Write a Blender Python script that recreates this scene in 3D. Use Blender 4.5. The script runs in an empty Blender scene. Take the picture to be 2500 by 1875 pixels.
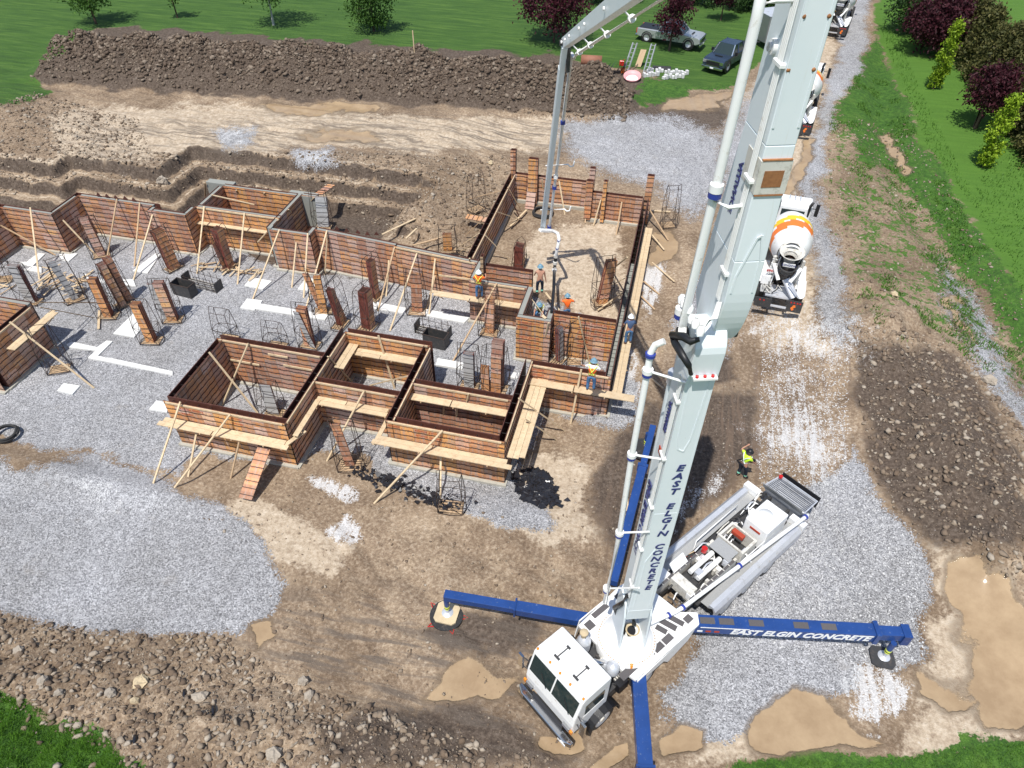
import bpy, math, random
import numpy as np
from mathutils import Vector, Matrix
random.seed(7); rng=np.random.default_rng(7)
C=bpy.context.scene.collection; SC=bpy.context.scene
# ---------------- camera, world, sun, exposure ----------------
HH=24.5; F=1738.0
def _R(p,r,y):
    A=np.array([[1,0,0],[0,-math.sin(p),-math.cos(p)],[0,math.cos(p),-math.sin(p)]])
    B=np.array([[math.cos(r),-math.sin(r),0],[math.sin(r),math.cos(r),0],[0,0,1]])
    Y=np.array([[math.cos(y),-math.sin(y),0],[math.sin(y),math.cos(y),0],[0,0,1]])
    return B@A@Y
RM=_R(math.radians(43.27),math.radians(.54),math.radians(-13.25))
cam=bpy.data.cameras.new('camera'); co=bpy.data.objects.new('camera',cam); C.objects.link(co)
cam.sensor_width=36; cam.lens=36*F/2500; cam.clip_end=3000; cam.clip_start=.1
m=np.eye(4); m[:3,0]=RM[0]; m[:3,1]=-RM[1]; m[:3,2]=-RM[2]; m[:3,3]=[0,0,HH]
co.matrix_world=Matrix(m.tolist()); SC.camera=co
SUN_AZ=79; SUN_EL=65   # direction in which shadows fall, height of the sun
W=bpy.data.worlds.new('World'); SC.world=W; W.use_nodes=True
nt=W.node_tree; bg=nt.nodes['Background']; sky=nt.nodes.new('ShaderNodeTexSky'); sky.sky_type='NISHITA'
sky.sun_disc=False; sky.sun_elevation=math.radians(SUN_EL); sky.sun_rotation=math.radians(90-(SUN_AZ+180))
nt.links.new(sky.outputs[0],bg.inputs[0]); bg.inputs[1].default_value=.11
sl=bpy.data.lights.new('sun','SUN'); sl.energy=4.2; sl.angle=math.radians(.5); sl.color=(1,.965,.9)
so=bpy.data.objects.new('sun',sl); C.objects.link(so)
_d=Vector((math.cos(math.radians(SUN_AZ))*math.cos(math.radians(SUN_EL)),math.sin(math.radians(SUN_AZ))*math.cos(math.radians(SUN_EL)),-math.sin(math.radians(SUN_EL))))
so.rotation_euler=_d.to_track_quat('-Z','Y').to_euler(); so.location=(0,0,60)
SC.view_settings.view_transform='Standard'; SC.view_settings.look='None'; SC.view_settings.exposure=0.28; SC.view_settings.gamma=1
# ---------------- reading positions: regions of the survey picture -> metres ----------------
ZO={'a':(0,450,5.53),'b':(350,420,4.424),'c':(1200,650,5.53),'d':(1250,850,6.32),'e':(0,700,5.53),'f':(650,620,5.53),
'1':(0,400,3.016),'2':(550,400,3.017),'3':(1100,350,3.0167),'4':(350,750,3.318),'5':(850,750,3.318),'g':(1250,1400,3.492),
'h':(1450,1100,3.318),'i':(1700,1450,3.687),'j':(1500,650,3.3175),'k':(1700,350,3.6875),'m':(1200,0,3.318),'n':(1600,0,3.687),
'o':(1020,1380,1.923),'D':(0,0,.8848),'N':(0,0,1),'p':(980,580,4.23)}
def ray(z,x,y):
    o=ZO[z]; return RM.T@np.array([(o[0]+x/o[2]-1250)/F,(o[1]+y/o[2]-937.5)/F,1.])
def Wz(z,x,y,h=0.):
    r=ray(z,x,y); return Vector((r*((h-HH)/r[2])+[0,0,HH]).tolist())
def Wy(z,x,y,Y):
    r=ray(z,x,y); return Vector((r*(Y/r[1])+[0,0,HH]).tolist())
def Wx(z,x,y,X):
    r=ray(z,x,y); return Vector((r*(X/r[0])+[0,0,HH]).tolist())
def proj(P):  # world points (n,3) -> D pixels
    c=(np.asarray(P,float)-[0,0,HH])@RM.T; return np.stack([(1250+F*c[:,0]/c[:,2])*.8848,(937.5+F*c[:,1]/c[:,2])*.8848,c[:,2]],1)
# ---------------- terrain height ----------------
def sst(a,b,x): t=np.clip((x-a)/(b-a),0,1); return t*t*(3-2*t)
def vnoise(x,y,s,seed=0):
    x=np.asarray(x)/s; y=np.asarray(y)/s; i=np.floor(x).astype(np.int64); j=np.floor(y).astype(np.int64); u=x-i; v=y-j
    u=u*u*(3-2*u); v=v*v*(3-2*v)
    def h(a,b):
        n=(a*374761393+b*668265263+seed*1442695041)&0x7fffffff; n=((n^(n>>13))*1274126177)&0x7fffffff; return ((n^(n>>16))&0xffff)/65535.
    return (h(i,j)*(1-u)+h(i+1,j)*u)*(1-v)+(h(i,j+1)*(1-u)+h(i+1,j+1)*u)*v-.5
def rdist(x,y,x0,y0,x1,y1): return np.maximum(np.maximum(np.maximum(x0-x,x-x1),0),np.maximum(np.maximum(y0-y,y-y1),0))
RECTS=[(-70,19,-35.2,31.6),(-35.6,19,-29.7,32.9),(-30,19,-27.5,32.3),(-28.6,19,-19.4,36.5),(-19.6,19,-9.3,32.7)]
def hz(x,y,rough=True):
    x=np.asarray(x,float); y=np.asarray(y,float)
    E=np.interp(y,[0,20,28,38,50,70,140],[.3,.3,.35,.8,1.3,2.0,2.2])
    d=np.full(x.shape,99.)
    for r in RECTS: d=np.minimum(d,rdist(x,y,*r))
    d=d+.35*vnoise(x,y,1.6,3)+.3*vnoise(x,y,.45,4)
    st=np.interp(d,[0,2.35,2.6,3.3,3.55,4.4,4.62,60],[0,0,.7,.7,1.5,1.5,2.35,2.4])
    back=st*sst(28,31,y)
    east=sst(-17,-10.5,x)
    Eb=np.interp(y,[31,34,42,52,70],[.3,.7,.8,1.6,2.2])
    z=back*(1-east)+Eb*east*sst(30,33,y)
    f=sst(-3.2,0,x); z=z*(1-f)+E*f
    # front dirt
    fr=(1-sst(17,19,y))*sst(-12,-3,x)*(1-f); z=np.where(y<19,fr*.28+f*.3,z)
    sp=1-sst(6.6,9.6,y+.9*vnoise(x,y,2.2,9)-.06*np.clip(x+16,-20,20)*0); sp=sp*(1-sst(-6,2,x)*.75)
    z=z+sp*(.75+.5*vnoise(x,y,3,12))
    # heaped dirt strip on left
    z=z+.35*np.exp(-((y-(14.8-.0*x))/.7)**2)*(1-sst(-19,-15,x))
    # left bank mound
    z=z+1.2*np.exp(-(((x+51)/6)**2+((y-41)/4)**2))
    # spoil berm
    t=np.clip((x+50)/44,0,1); yc=51.8+4.6*t; hw=4.4-1.3*t
    b=np.clip(1-np.abs(y-yc-.5)/hw,0,1); b=b**.75
    en=sst(-54.5,-50,x)*(1-sst(-7,-2.5,x)); nn_=vnoise(x,y,2.6,21)*.9+vnoise(x,y,1.1,22)*.5
    z=z+b*en*(2.6+nn_)
    # right spoil heap
    xc=np.interp(y,[14,20,28,36,44],[17.5,14.6,13.2,11.6,11.0]); R=np.exp(-((x-xc)/2.9)**2)*sst(13,19,y)*(1-sst(32,42,y))
    z=z+R*(1.5+1.0*vnoise(x,y,1.7,31))
    # ditch
    xd=np.interp(y,[20,36,46,55,66,80],[23,18.6,16.3,15.2,16.3,18]); z=z-.7*np.exp(-((x-xd)/1.3)**2)*sst(24,30,y)*(1-sst(70,80,y))
    # wheel ruts: along the haul road, across the far track, sweeping round the pump
    ru=.20*vnoise(x+.12*y,y*.07,.36,81)*sst(-1,1,x)*(1-sst(9,11,x))*sst(14,18,y)*(1-sst(60,70,y))
    ru=ru+.16*vnoise(x*.07,y+.03*x,.4,82)*sst(41,44,y)*(1-sst(50,52.5,y))*(1-sst(-2,3,x))
    ru=ru+.22*vnoise((x+.4*y)*.09,y+.35*x-.02*x*x,.42,83)*sst(-13,-9,x)*(1-sst(0,4,x))*sst(7.5,9,y)*(1-sst(15,18,y))
    z=z+ru
    if rough:
        bld=(rdist(x,y,-60,19.2,-4.3,31.2)<.3)&(d<.6)
        A=np.clip(b*en*1.3+R*1.1+sp*.95+np.clip((st-.1)*(1-east)*sst(29,31,y)*.28,0,.3)+.1,0,1.3)
        A=np.maximum(A,.22*(1-f)*sst(33,36,y)*(y<50)); A=np.where((y>58)&(x<4),.1,A); A=np.where((x>9)&(y>30),np.maximum(A,.15),A)
        A=np.where(y<24,np.maximum(A,.26*sst(-14,-8,x)*(1-.4*sst(2,6,x))),A); A=np.where(bld,.03,A)
        z=z+A*(.42*vnoise(x,y,.9,41)+.28*vnoise(x,y,.42,42)+.16*vnoise(x,y,.22,43))
    return z
def gz(x,y): return float(hz(np.array([x]),np.array([y]),False)[0])
# ---------------- node materials ----------------
MT={}
class NB:
    def __init__(s,name):
        s.m=bpy.data.materials.new(name); s.m.use_nodes=True; s.t=s.m.node_tree; s.b=s.t.nodes['Principled BSDF']; MT[name]=s.m
    def n(s,typ,**k):
        o=s.t.nodes.new('ShaderNode'+typ)
        for a,b in k.items():
            if a=='i':
                for kk,vv in b.items():
                    if hasattr(vv,'is_linked') or hasattr(vv,'links'): s.t.links.new(vv,o.inputs[kk])
                    else: o.inputs[kk].default_value=vv
            else: setattr(o,a,b)
        return o
    def L(s,a,b): s.t.links.new(a,b)
    def math(s,op,a,b=0.,c=None,clamp=False):
        o=s.n('Math',operation=op,use_clamp=clamp)
        for i,v in enumerate([a,b]+([c] if c is not None else [])):
            if isinstance(v,(int,float)): o.inputs[i].default_value=v
            else: s.L(v,o.inputs[i])
        return o.outputs[0]
    def noise(s,vec,scale,detail=3,rough=.6,dist=0.):
        o=s.n('TexNoise'); o.inputs['Scale'].default_value=scale; o.inputs['Detail'].default_value=detail; o.inputs['Roughness'].default_value=rough; o.inputs['Distortion'].default_value=dist
        if vec is not None: s.L(vec,o.inputs['Vector'])
        return o.outputs['Fac']
    def ramp(s,fac,stops,interp='LINEAR'):
        o=s.n('ValToRGB'); o.color_ramp.interpolation=interp; e=o.color_ramp.elements
        while len(e)<len(stops): e.new(.5)
        for i,(p,c) in enumerate(stops): e[i].position=p; e[i].color=(*c,1) if len(c)==3 else c
        s.L(fac,o.inputs[0]); return o.outputs[0]
    def mix(s,f,a,b,bt='MIX'):
        o=s.n('Mix',data_type='RGBA',blend_type=bt)
        for i,v in ((0,f),(6,a),(7,b)):
            if isinstance(v,(int,float)): o.inputs[i].default_value=v
            elif isinstance(v,tuple): o.inputs[i].default_value=(*v,1)
            else: s.L(v,o.inputs[i])
        return o.outputs[2]
    def bump(s,h,st,dist=.02):
        o=s.n('Bump'); o.inputs['Strength'].default_value=st; o.inputs['Distance'].default_value=dist; s.L(h,o.inputs['Height']); s.L(o.outputs[0],s.b.inputs['Normal']); return o
    def col(s,c):
        if isinstance(c,tuple): s.b.inputs['Base Color'].default_value=(*c,1)
        else: s.L(c,s.b.inputs['Base Color'])
    def set(s,rough=None,metal=None,spec=None):
        if rough is not None:
            if isinstance(rough,(int,float)): s.b.inputs['Roughness'].default_value=rough
            else: s.L(rough,s.b.inputs['Roughness'])
        if metal is not None: s.b.inputs['Metallic'].default_value=metal
        if spec is not None: s.b.inputs['Specular IOR Level'].default_value=spec
        return s
def simple(name,c,rough=.6,metal=0,var=.25,scale=6,grime=None,gs=2.,gth=(.55,.75),spec=None):
    b=NB(name); tc=b.n('TexCoord').outputs['Object']; n=b.noise(tc,scale,4)
    oi=b.n('ObjectInfo').outputs['Random']
    k=b.math('ADD',b.math('MULTIPLY',n,var*2),1-var); k=b.math('MULTIPLY',k,b.math('ADD',b.math('MULTIPLY',oi,var*.6),1-var*.3))
    cc=b.mix(1.,c,b.n('CombineColor',i={0:k,1:k,2:k}).outputs[0],'MULTIPLY')
    if grime:
        g=b.noise(tc,gs,5,.7); g=b.math('MULTIPLY',b.ramp(g,[(gth[0],(0,0,0)),(gth[1],(1,1,1))]),.8); cc=b.mix(g,cc,grime)
    b.col(cc); b.set(rough,metal,spec); return b
simple('concrete_wet',(.27,.275,.25),.75,var=.1,scale=9)
simple('footing',(.42,.40,.34),.85,var=.2,scale=5,grime=(.28,.2,.13),gs=3)
simple('pad_concrete',(.68,.68,.66),.85,var=.06,scale=8,grime=(.45,.43,.4),gs=14,gth=(.62,.7))
simple('form_dark',(.10,.035,.024),.6,var=.45,scale=3,grime=(.22,.10,.07),gs=5)
simple('form_bar',(.028,.022,.02),.7,var=.2)
simple('rust_steel',(.045,.03,.024),.8,var=.3,scale=12,grime=(.14,.055,.03),gs=9)
simple('dark_steel',(.05,.05,.052),.55,var=.3,metal=.2,grime=(.14,.11,.09),gs=6)
simple('paint_white',(.82,.82,.81),.35,var=.05,scale=3,grime=(.50,.44,.36),gs=5,gth=(.58,.72))
simple('paint_dirty',(.62,.60,.55),.5,var=.1,scale=5,grime=(.28,.25,.2),gs=7,gth=(.5,.7))
simple('paint_blue',(.018,.055,.20),.3,var=.3,scale=2,grime=(.22,.27,.36),gs=11,gth=(.62,.72))
simple('blue_clamp',(.03,.05,.28),.4,var=.1)
simple('aluminium',(.60,.62,.66),.35,metal=.35,var=.12,scale=4,grime=(.35,.31,.26),gs=3)
simple('tread_plate',(.42,.42,.41),.45,metal=.3,var=.2,scale=25)
simple('rubber',(.025,.025,.026),.8,var=.3,scale=5,grime=(.12,.10,.08),gs=7)
simple('antislip',(.095,.088,.09),.95,var=.3,scale=40)
simple('glass',(.02,.035,.035),.06,var=.1,spec=.8)
simple('chrome',(.6,.6,.6),.18,metal=1.,var=.1)
simple('amber',(.75,.25,.02),.3,var=.05); simple('red_lens',(.5,.02,.02),.3,var=.05)
simple('hi_orange',(.95,.16,.02),.75,var=.12,scale=10); simple('hi_lime',(.58,.92,.04),.75,var=.1,scale=10)
simple('tape_yellow',(.75,.85,.12),.5,var=.05); simple('tape_silver',(.75,.78,.75),.4,var=.05); simple('tape_mint',(.3,.75,.55),.4,var=.05)
simple('denim',(.07,.17,.33),.9,var=.35,scale=9); simple('navy',(.012,.018,.035),.9,var=.2); simple('tee_blue',(.06,.10,.19),.9,var=.2)
simple('skin',(.46,.24,.16),.6,var=.08); simple('helmet_blue',(.16,.29,.37),.3,var=.05); simple('helmet_white',(.78,.80,.80),.3,var=.04)
simple('black',(.012,.012,.014),.45,var=.2); simple('leather',(.16,.11,.08),.8,var=.3); simple('hair_dark',(.04,.025,.015),.8)
simple('car_silver',(.50,.52,.54),.25,metal=.5,var=.03); simple('car_blue',(.05,.075,.12),.22,metal=.5,var=.05)
simple('stripe_orange',(.86,.20,.03),.35,var=.06,scale=8); simple('stripe_yellow',(.90,.58,.02),.35,var=.06,scale=8)
simple('letter_navy',(.03,.04,.16),.5,var=.03); simple('letter_white',(.85,.86,.86),.5,var=.03); simple('letter_red',(.38,.05,.02),.8,var=.1)
simple('bark',(.11,.075,.05),.9,var=.3,scale=6); simple('cardboard',(.55,.4,.25),.9,var=.1)
simple('rock',(.36,.31,.25),.9,var=.3,scale=3,grime=(.2,.15,.1),gs=4); simple('rock_tan',(.52,.42,.27),.9,var=.25,scale=4)
def clodm(name,st):
    b=NB(name); tc=b.n('TexCoord').outputs['Object']; g=b.n('NewGeometry').outputs['Random Per Island']; n=b.noise(tc,.5,3); v=b.math('ADD',b.math('MULTIPLY',g,.55),b.math('MULTIPLY',n,.45)); c=b.mix(b.math('MULTIPLY',b.noise(tc,14,4,.7),.6),b.ramp(v,st),(.10,.07,.05)); b.col(c); b.set(.95); b.bump(b.noise(tc,22,4,.7),.8,.03)
clodm('clod',[(.2,(.13,.09,.06)),(.45,(.23,.17,.12)),(.62,(.33,.265,.195)),(.75,(.52,.45,.36)),(.85,(.34,.30,.25))]); clodm('clod_dark',[(.2,(.075,.052,.036)),(.45,(.125,.09,.065)),(.62,(.19,.145,.105)),(.74,(.30,.245,.19)),(.84,(.16,.125,.095))])
simple('stone_white',(.66,.66,.66),.9,var=.15,scale=20,grime=(.3,.29,.28),gs=30,gth=(.5,.6))
simple('terracotta',(.30,.13,.08),.7,var=.3,scale=5); simple('plastic_pink',(.75,.35,.36),.5,var=.1); simple('plastic_blackbag',(.02,.02,.024),.25,var=.2)
simple('rust_patch',(.30,.13,.05),.8,var=.5,scale=20)
b=simple('lumber',(.62,.485,.315),.75,var=.3,scale=2.5,grime=(.40,.28,.16),gs=5,gth=(.45,.7))
b=simple('lumber_old',(.47,.33,.20),.8,var=.25,scale=3,grime=(.25,.15,.08),gs=5,gth=(.5,.7))
def leaf(name,a,c2):
    b=NB(name); g=b.n('NewGeometry').outputs['Random Per Island']; col=b.ramp(g,[(0,a),(1,c2)])
    oi=b.n('ObjectInfo').outputs['Random']; k=b.math('ADD',b.math('MULTIPLY',oi,.35),.83)
    col=b.mix(1.,col,b.n('CombineColor',i={0:k,1:k,2:k}).outputs[0],'MULTIPLY'); b.col(col); b.set(.6,spec=.25)
    b.b.inputs['Subsurface Weight'].default_value=0
    tr=b.n('BsdfTranslucent'); b.L(col,tr.inputs[0]); mx=b.n('MixShader'); mx.inputs[0].default_value=.25
    b.L(b.b.outputs[0],mx.inputs[1]); b.L(tr.outputs[0],mx.inputs[2]); b.L(mx.outputs[0],b.t.nodes['Material Output'].inputs[0])
leaf('leaf_green',(.035,.085,.015),(.09,.19,.03)); leaf('leaf_dark',(.02,.05,.015),(.06,.12,.03)); leaf('leaf_maroon',(.03,.008,.012),(.085,.02,.03))
leaf('leaf_lime',(.13,.22,.01),(.30,.42,.03)); leaf('leaf_olive',(.05,.06,.018),(.13,.12,.04)); leaf('blade',(.05,.14,.01),(.13,.28,.03)); leaf('weed',(.045,.12,.015),(.12,.25,.035))
# aged plywood forming panels: one board column every 0.61 m, stains per column and per lift
def form_mat(name,stops):
    b=NB(name); uv=b.n('UVMap').outputs[0]; s=b.n('SeparateXYZ',i={0:uv}); oi=b.n('ObjectInfo').outputs['Random']
    cu=b.math('FLOOR',b.math('DIVIDE',s.outputs[0],.61)); cv=b.math('FLOOR',b.math('DIVIDE',s.outputs[1],.305))
    w=b.n('TexWhiteNoise',noise_dimensions='3D'); b.L(b.n('CombineXYZ',i={0:cu,1:oi}).outputs[0],w.inputs[0])
    w2=b.n('TexWhiteNoise',noise_dimensions='3D'); b.L(b.n('CombineXYZ',i={0:cu,1:cv,2:oi}).outputs[0],w2.inputs[0])
    base=b.ramp(b.math('ADD',b.math('MULTIPLY',w.outputs[0],.8),b.math('MULTIPLY',w2.outputs[0],.2)),stops)
    k=b.math('ADD',b.math('MULTIPLY',w2.outputs[0],.35),.8)
    base=b.mix(1.,base,b.n('CombineColor',i={0:k,1:k,2:k}).outputs[0],'MULTIPLY')
    mp=b.n('Mapping'); mp.inputs['Scale'].default_value=(5,.8,1); b.L(uv,mp.inputs[0])
    st=b.noise(mp.outputs[0],1.4,5,.65); base=b.mix(b.ramp(st,[(.46,(0,0,0)),(.68,(.8,.8,.8))]),base,(.40,.32,.28))
    sp=b.noise(uv,7,5,.7); base=b.mix(b.ramp(sp,[(.3,(.6,.6,.6)),(.46,(0,0,0))]),base,(.13,.06,.035))
    # stamped red marks, worn
    fu=b.math('FRACT',b.math('DIVIDE',s.outputs[0],.305)); fv=b.math('FRACT',b.math('DIVIDE',s.outputs[1],.305))
    band=b.math('MULTIPLY',b.math('COMPARE',fv,.5,.17),b.math('COMPARE',fu,.5,.36))
    mp2=b.n('Mapping'); mp2.inputs['Scale'].default_value=(34,11,1); b.L(uv,mp2.inputs[0]); ln=b.noise(mp2.outputs[0],1.,1,.5)
    mk=b.math('MULTIPLY',band,b.ramp(ln,[(.5,(0,0,0)),(.56,(1,1,1))])); mk=b.math('MULTIPLY',mk,b.ramp(w2.outputs[0],[(.2,(.1,.1,.1)),(.9,(.75,.75,.75))]))
    base=b.mix(mk,base,(.42,.055,.02))
    f6=b.math('FRACT',b.math('DIVIDE',s.outputs[0],.61)); edge=b.math('GREATER_THAN',b.math('ABSOLUTE',b.math('SUBTRACT',f6,.5)),.488)
    base=b.mix(b.math('MULTIPLY',edge,.65),base,(.06,.03,.02)); b.col(base); b.set(.62)
    b.bump(b.math('ADD',b.math('MULTIPLY',edge,-1.),b.math('MULTIPLY',sp,.4)),.5,.01)
form_mat('form_face',[(0,(.33,.155,.095)),(.2,(.45,.215,.12)),(.36,(.62,.29,.12)),(.5,(.56,.39,.32)),(.64,(.41,.19,.12)),(.78,(.68,.34,.13)),(.88,(.52,.34,.28)),(1,(.76,.43,.15))])
form_mat('form_gold',[(0,(.56,.26,.11)),(.35,(.74,.37,.12)),(.55,(.47,.22,.12)),(.75,(.68,.30,.11)),(.9,(.58,.40,.33)),(1,(.82,.47,.16))])
# pale blue-grey boom paint, rusty runs
b=NB('boom_paint'); tc=b.n('TexCoord').outputs['Object']; mp=b.n('Mapping'); mp.inputs['Scale'].default_value=(6,6,.35); b.L(tc,mp.inputs[0])
n=b.noise(mp.outputs[0],1.,5,.7); n2=b.noise(tc,1.2,3); c=b.mix(n2,(.66,.73,.76),(.75,.79,.81))
c=b.mix(b.math('MULTIPLY',b.ramp(n,[(.62,(0,0,0)),(.78,(1,1,1))]),.45),c,(.50,.46,.34)); c=b.mix(b.math('MULTIPLY',b.ramp(b.noise(tc,9,5,.75),[(.7,(0,0,0)),(.76,(1,1,1))]),.7),c,(.30,.17,.08)); b.col(c); b.set(.4)
# ground
b=NB('ground_mat'); tc=b.n('TexCoord').outputs['Object']
mA=b.n('Attribute',attribute_name='mA'); mB=b.n('Attribute',attribute_name='mB'); mC=b.n('Attribute',attribute_name='mC')
sA=b.n('SeparateColor'); b.L(mA.outputs['Color'],sA.inputs[0]); sB=b.n('SeparateColor'); b.L(mB.outputs['Color'],sB.inputs[0]); sC=b.n('SeparateColor'); b.L(mC.outputs['Color'],sC.inputs[0])
nb=b.noise(tc,.9,6,.68); nf=b.noise(tc,7,5,.7); ng=b.noise(tc,26,2,.75); nh=b.noise(tc,3.2,5,.65)
mp=b.n('Mapping'); mp.inputs['Scale'].default_value=(4.,.35,1); mp.inputs['Rotation'].default_value=(0,0,-.06); b.L(tc,mp.inputs[0]); ntr=b.noise(mp.outputs[0],1.,4,.6,.4)
mp3=b.n('Mapping'); mp3.inputs['Scale'].default_value=(.3,3.,1); mp3.inputs['Rotation'].default_value=(0,0,.05); b.L(tc,mp3.inputs[0]); ntx=b.noise(mp3.outputs[0],1.,4,.6,.4)
nz=b.math('ADD',b.math('MULTIPLY',nb,.45),b.math('ADD',b.math('MULTIPLY',nf,.35),b.math('MULTIPLY',nh,.35)))  # ~.575
def mask(m,amt=1.0,sh=.06,bias=0.):
    v=b.math('ADD',m,b.math('MULTIPLY',b.math('SUBTRACT',nz,.575+bias),amt)); o=b.n('MapRange',interpolation_type='SMOOTHSTEP'); b.L(v,o.inputs[0]); o.inputs[1].default_value=.5-sh; o.inputs[2].default_value=.5+sh; return o.outputs[0]
dirt=b.ramp(nb,[(.3,(.15,.105,.07)),(.46,(.25,.185,.13)),(.58,(.35,.27,.19)),(.72,(.46,.375,.28))])
dirt=b.mix(.55,dirt,b.ramp(nf,[(.32,(.08,.055,.038)),(.5,(.26,.195,.135)),(.66,(.54,.46,.36))]))
dirt=b.mix(b.math('MULTIPLY',b.ramp(ng,[(.64,(0,0,0)),(.7,(1,1,1))]),.55),dirt,(.55,.50,.43))
nl=b.noise(tc,.22,3,.6)
kk=b.ramp(nl,[(.36,(.72,.67,.62)),(.64,(1.12,1.09,1.05))]); dirt=b.mix(1.,dirt,kk,'MULTIPLY')
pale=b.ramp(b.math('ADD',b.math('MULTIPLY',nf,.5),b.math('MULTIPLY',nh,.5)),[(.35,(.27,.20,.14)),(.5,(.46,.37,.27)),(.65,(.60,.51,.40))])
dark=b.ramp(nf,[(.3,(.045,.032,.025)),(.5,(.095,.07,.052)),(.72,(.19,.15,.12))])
vo=b.n('TexVoronoi'); vo.inputs['Scale'].default_value=24; b.L(tc,vo.inputs['Vector']); gv=b.n('SeparateColor'); b.L(vo.outputs['Color'],gv.inputs[0])
vo2=b.n('TexVoronoi'); vo2.inputs['Scale'].default_value=55; b.L(tc,vo2.inputs['Vector']); gv2=b.n('SeparateColor'); b.L(vo2.outputs['Color'],gv2.inputs[0])
gg=b.math('ADD',b.math('MULTIPLY',gv.outputs[0],.55),b.math('MULTIPLY',gv2.outputs[0],.45))
gravel=b.ramp(gg,[(.12,(.10,.10,.105)),(.38,(.27,.27,.275)),(.6,(.38,.38,.39)),(.88,(.66,.66,.67))])
gravel=b.mix(1.,gravel,b.ramp(nl,[(.35,(.86,.85,.84)),(.65,(1.12,1.12,1.14))]),'MULTIPLY')
gravel=b.mix(b.math('MULTIPLY',b.ramp(nh,[(.52,(0,0,0)),(.7,(1,1,1))]),.4),gravel,(.64,.64,.66))
gravel=b.mix(b.math('MULTIPLY',b.ramp(nb,[(.60,(0,0,0)),(.75,(1,1,1))]),.35),gravel,(.36,.31,.25))
white=b.ramp(gg,[(.1,(.46,.46,.47)),(.5,(.62,.62,.62)),(.9,(.8,.8,.8))])
gn=b.noise(tc,16,4,.75); grass=b.ramp(b.math('ADD',b.math('MULTIPLY',gn,.55),b.math('MULTIPLY',nh,.45)),[(.33,(.012,.035,.006)),(.48,(.035,.095,.012)),(.6,(.075,.17,.022)),(.75,(.16,.26,.05))])
grass=b.mix(b.math('MULTIPLY',b.ramp(nb,[(.52,(0,0,0)),(.72,(1,1,1))]),.4),grass,(.12,.20,.03))
lawn=b.ramp(b.math('ADD',b.math('MULTIPLY',gn,.4),b.math('MULTIPLY',ntx,.6)),[(.33,(.022,.06,.010)),(.5,(.045,.105,.016)),(.66,(.09,.165,.028))])
lawn=b.mix(b.math('MULTIPLY',b.ramp(ng,[(.74,(0,0,0)),(.78,(1,1,1))]),.5),lawn,(.30,.32,.12))
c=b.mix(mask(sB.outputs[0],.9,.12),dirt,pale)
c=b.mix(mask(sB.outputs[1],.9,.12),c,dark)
tr=b.math('MULTIPLY',sC.outputs[1],b.ramp(ntr,[(.5,(0,0,0)),(.6,(1,1,1))])); c=b.mix(b.math('MULTIPLY',tr,.75),c,(.15,.105,.075))
trx=b.math('MULTIPLY',sC.outputs[2],b.ramp(ntx,[(.48,(0,0,0)),(.6,(1,1,1))])); c=b.mix(b.math('MULTIPLY',trx,.8),c,(.13,.105,.085))
gmi=b.math('ADD',sA.outputs[0],b.math('MULTIPLY',b.math('SUBTRACT',gv.outputs[1],.5),.42)); gm=mask(gmi,1.3,.05); c=b.mix(gm,c,gravel)
wmi=b.math('ADD',b.math('MULTIPLY',sB.outputs[2],b.math('ADD',.55,b.math('MULTIPLY',b.ramp(ntr,[(.4,(0,0,0)),(.6,(1,1,1))]),.55))),b.math('MULTIPLY',b.math('SUBTRACT',gv.outputs[2],.5),.5)); wm=b.math('MULTIPLY',mask(wmi,2.4,.16,.04),.8); c=b.mix(wm,c,white)
c=b.mix(mask(sC.outputs[0],2.2,.06),c,grass)
sx=b.n('SeparateXYZ',i={0:tc}); lr=b.n('MapRange'); b.L(sx.outputs[0],lr.inputs[0]); lr.inputs[1].default_value=2; lr.inputs[2].default_value=14
lawn=b.mix(b.math('MULTIPLY',lr.outputs[0],.62),lawn,(.085,.19,.02))
c=b.mix(mask(sA.outputs[1],.7,.08),c,lawn)
wet=mask(b.math('ADD',sA.outputs[2],.28),.8,.14); c=b.mix(b.math('MULTIPLY',wet,.6),c,(.16,.115,.075))
pm=mask(sA.outputs[2],.9,.07); c=b.mix(pm,c,b.ramp(nb,[(.35,(.30,.21,.125)),(.7,(.41,.30,.185))]))
b.col(c)
ro=b.n('MapRange'); b.L(pm,ro.inputs[0]); ro.inputs[3].default_value=.92; ro.inputs[4].default_value=.08; b.set(ro.outputs[0],spec=.35)
hh=b.math('ADD',b.math('MULTIPLY',nf,1.),b.math('ADD',b.math('MULTIPLY',ng,.45),b.math('MULTIPLY',b.math('MULTIPLY',gg,gm),.5)))
hh=b.math('MULTIPLY',hh,b.math('SUBTRACT',1.,pm)); b.bump(hh,.9,.06)
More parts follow.
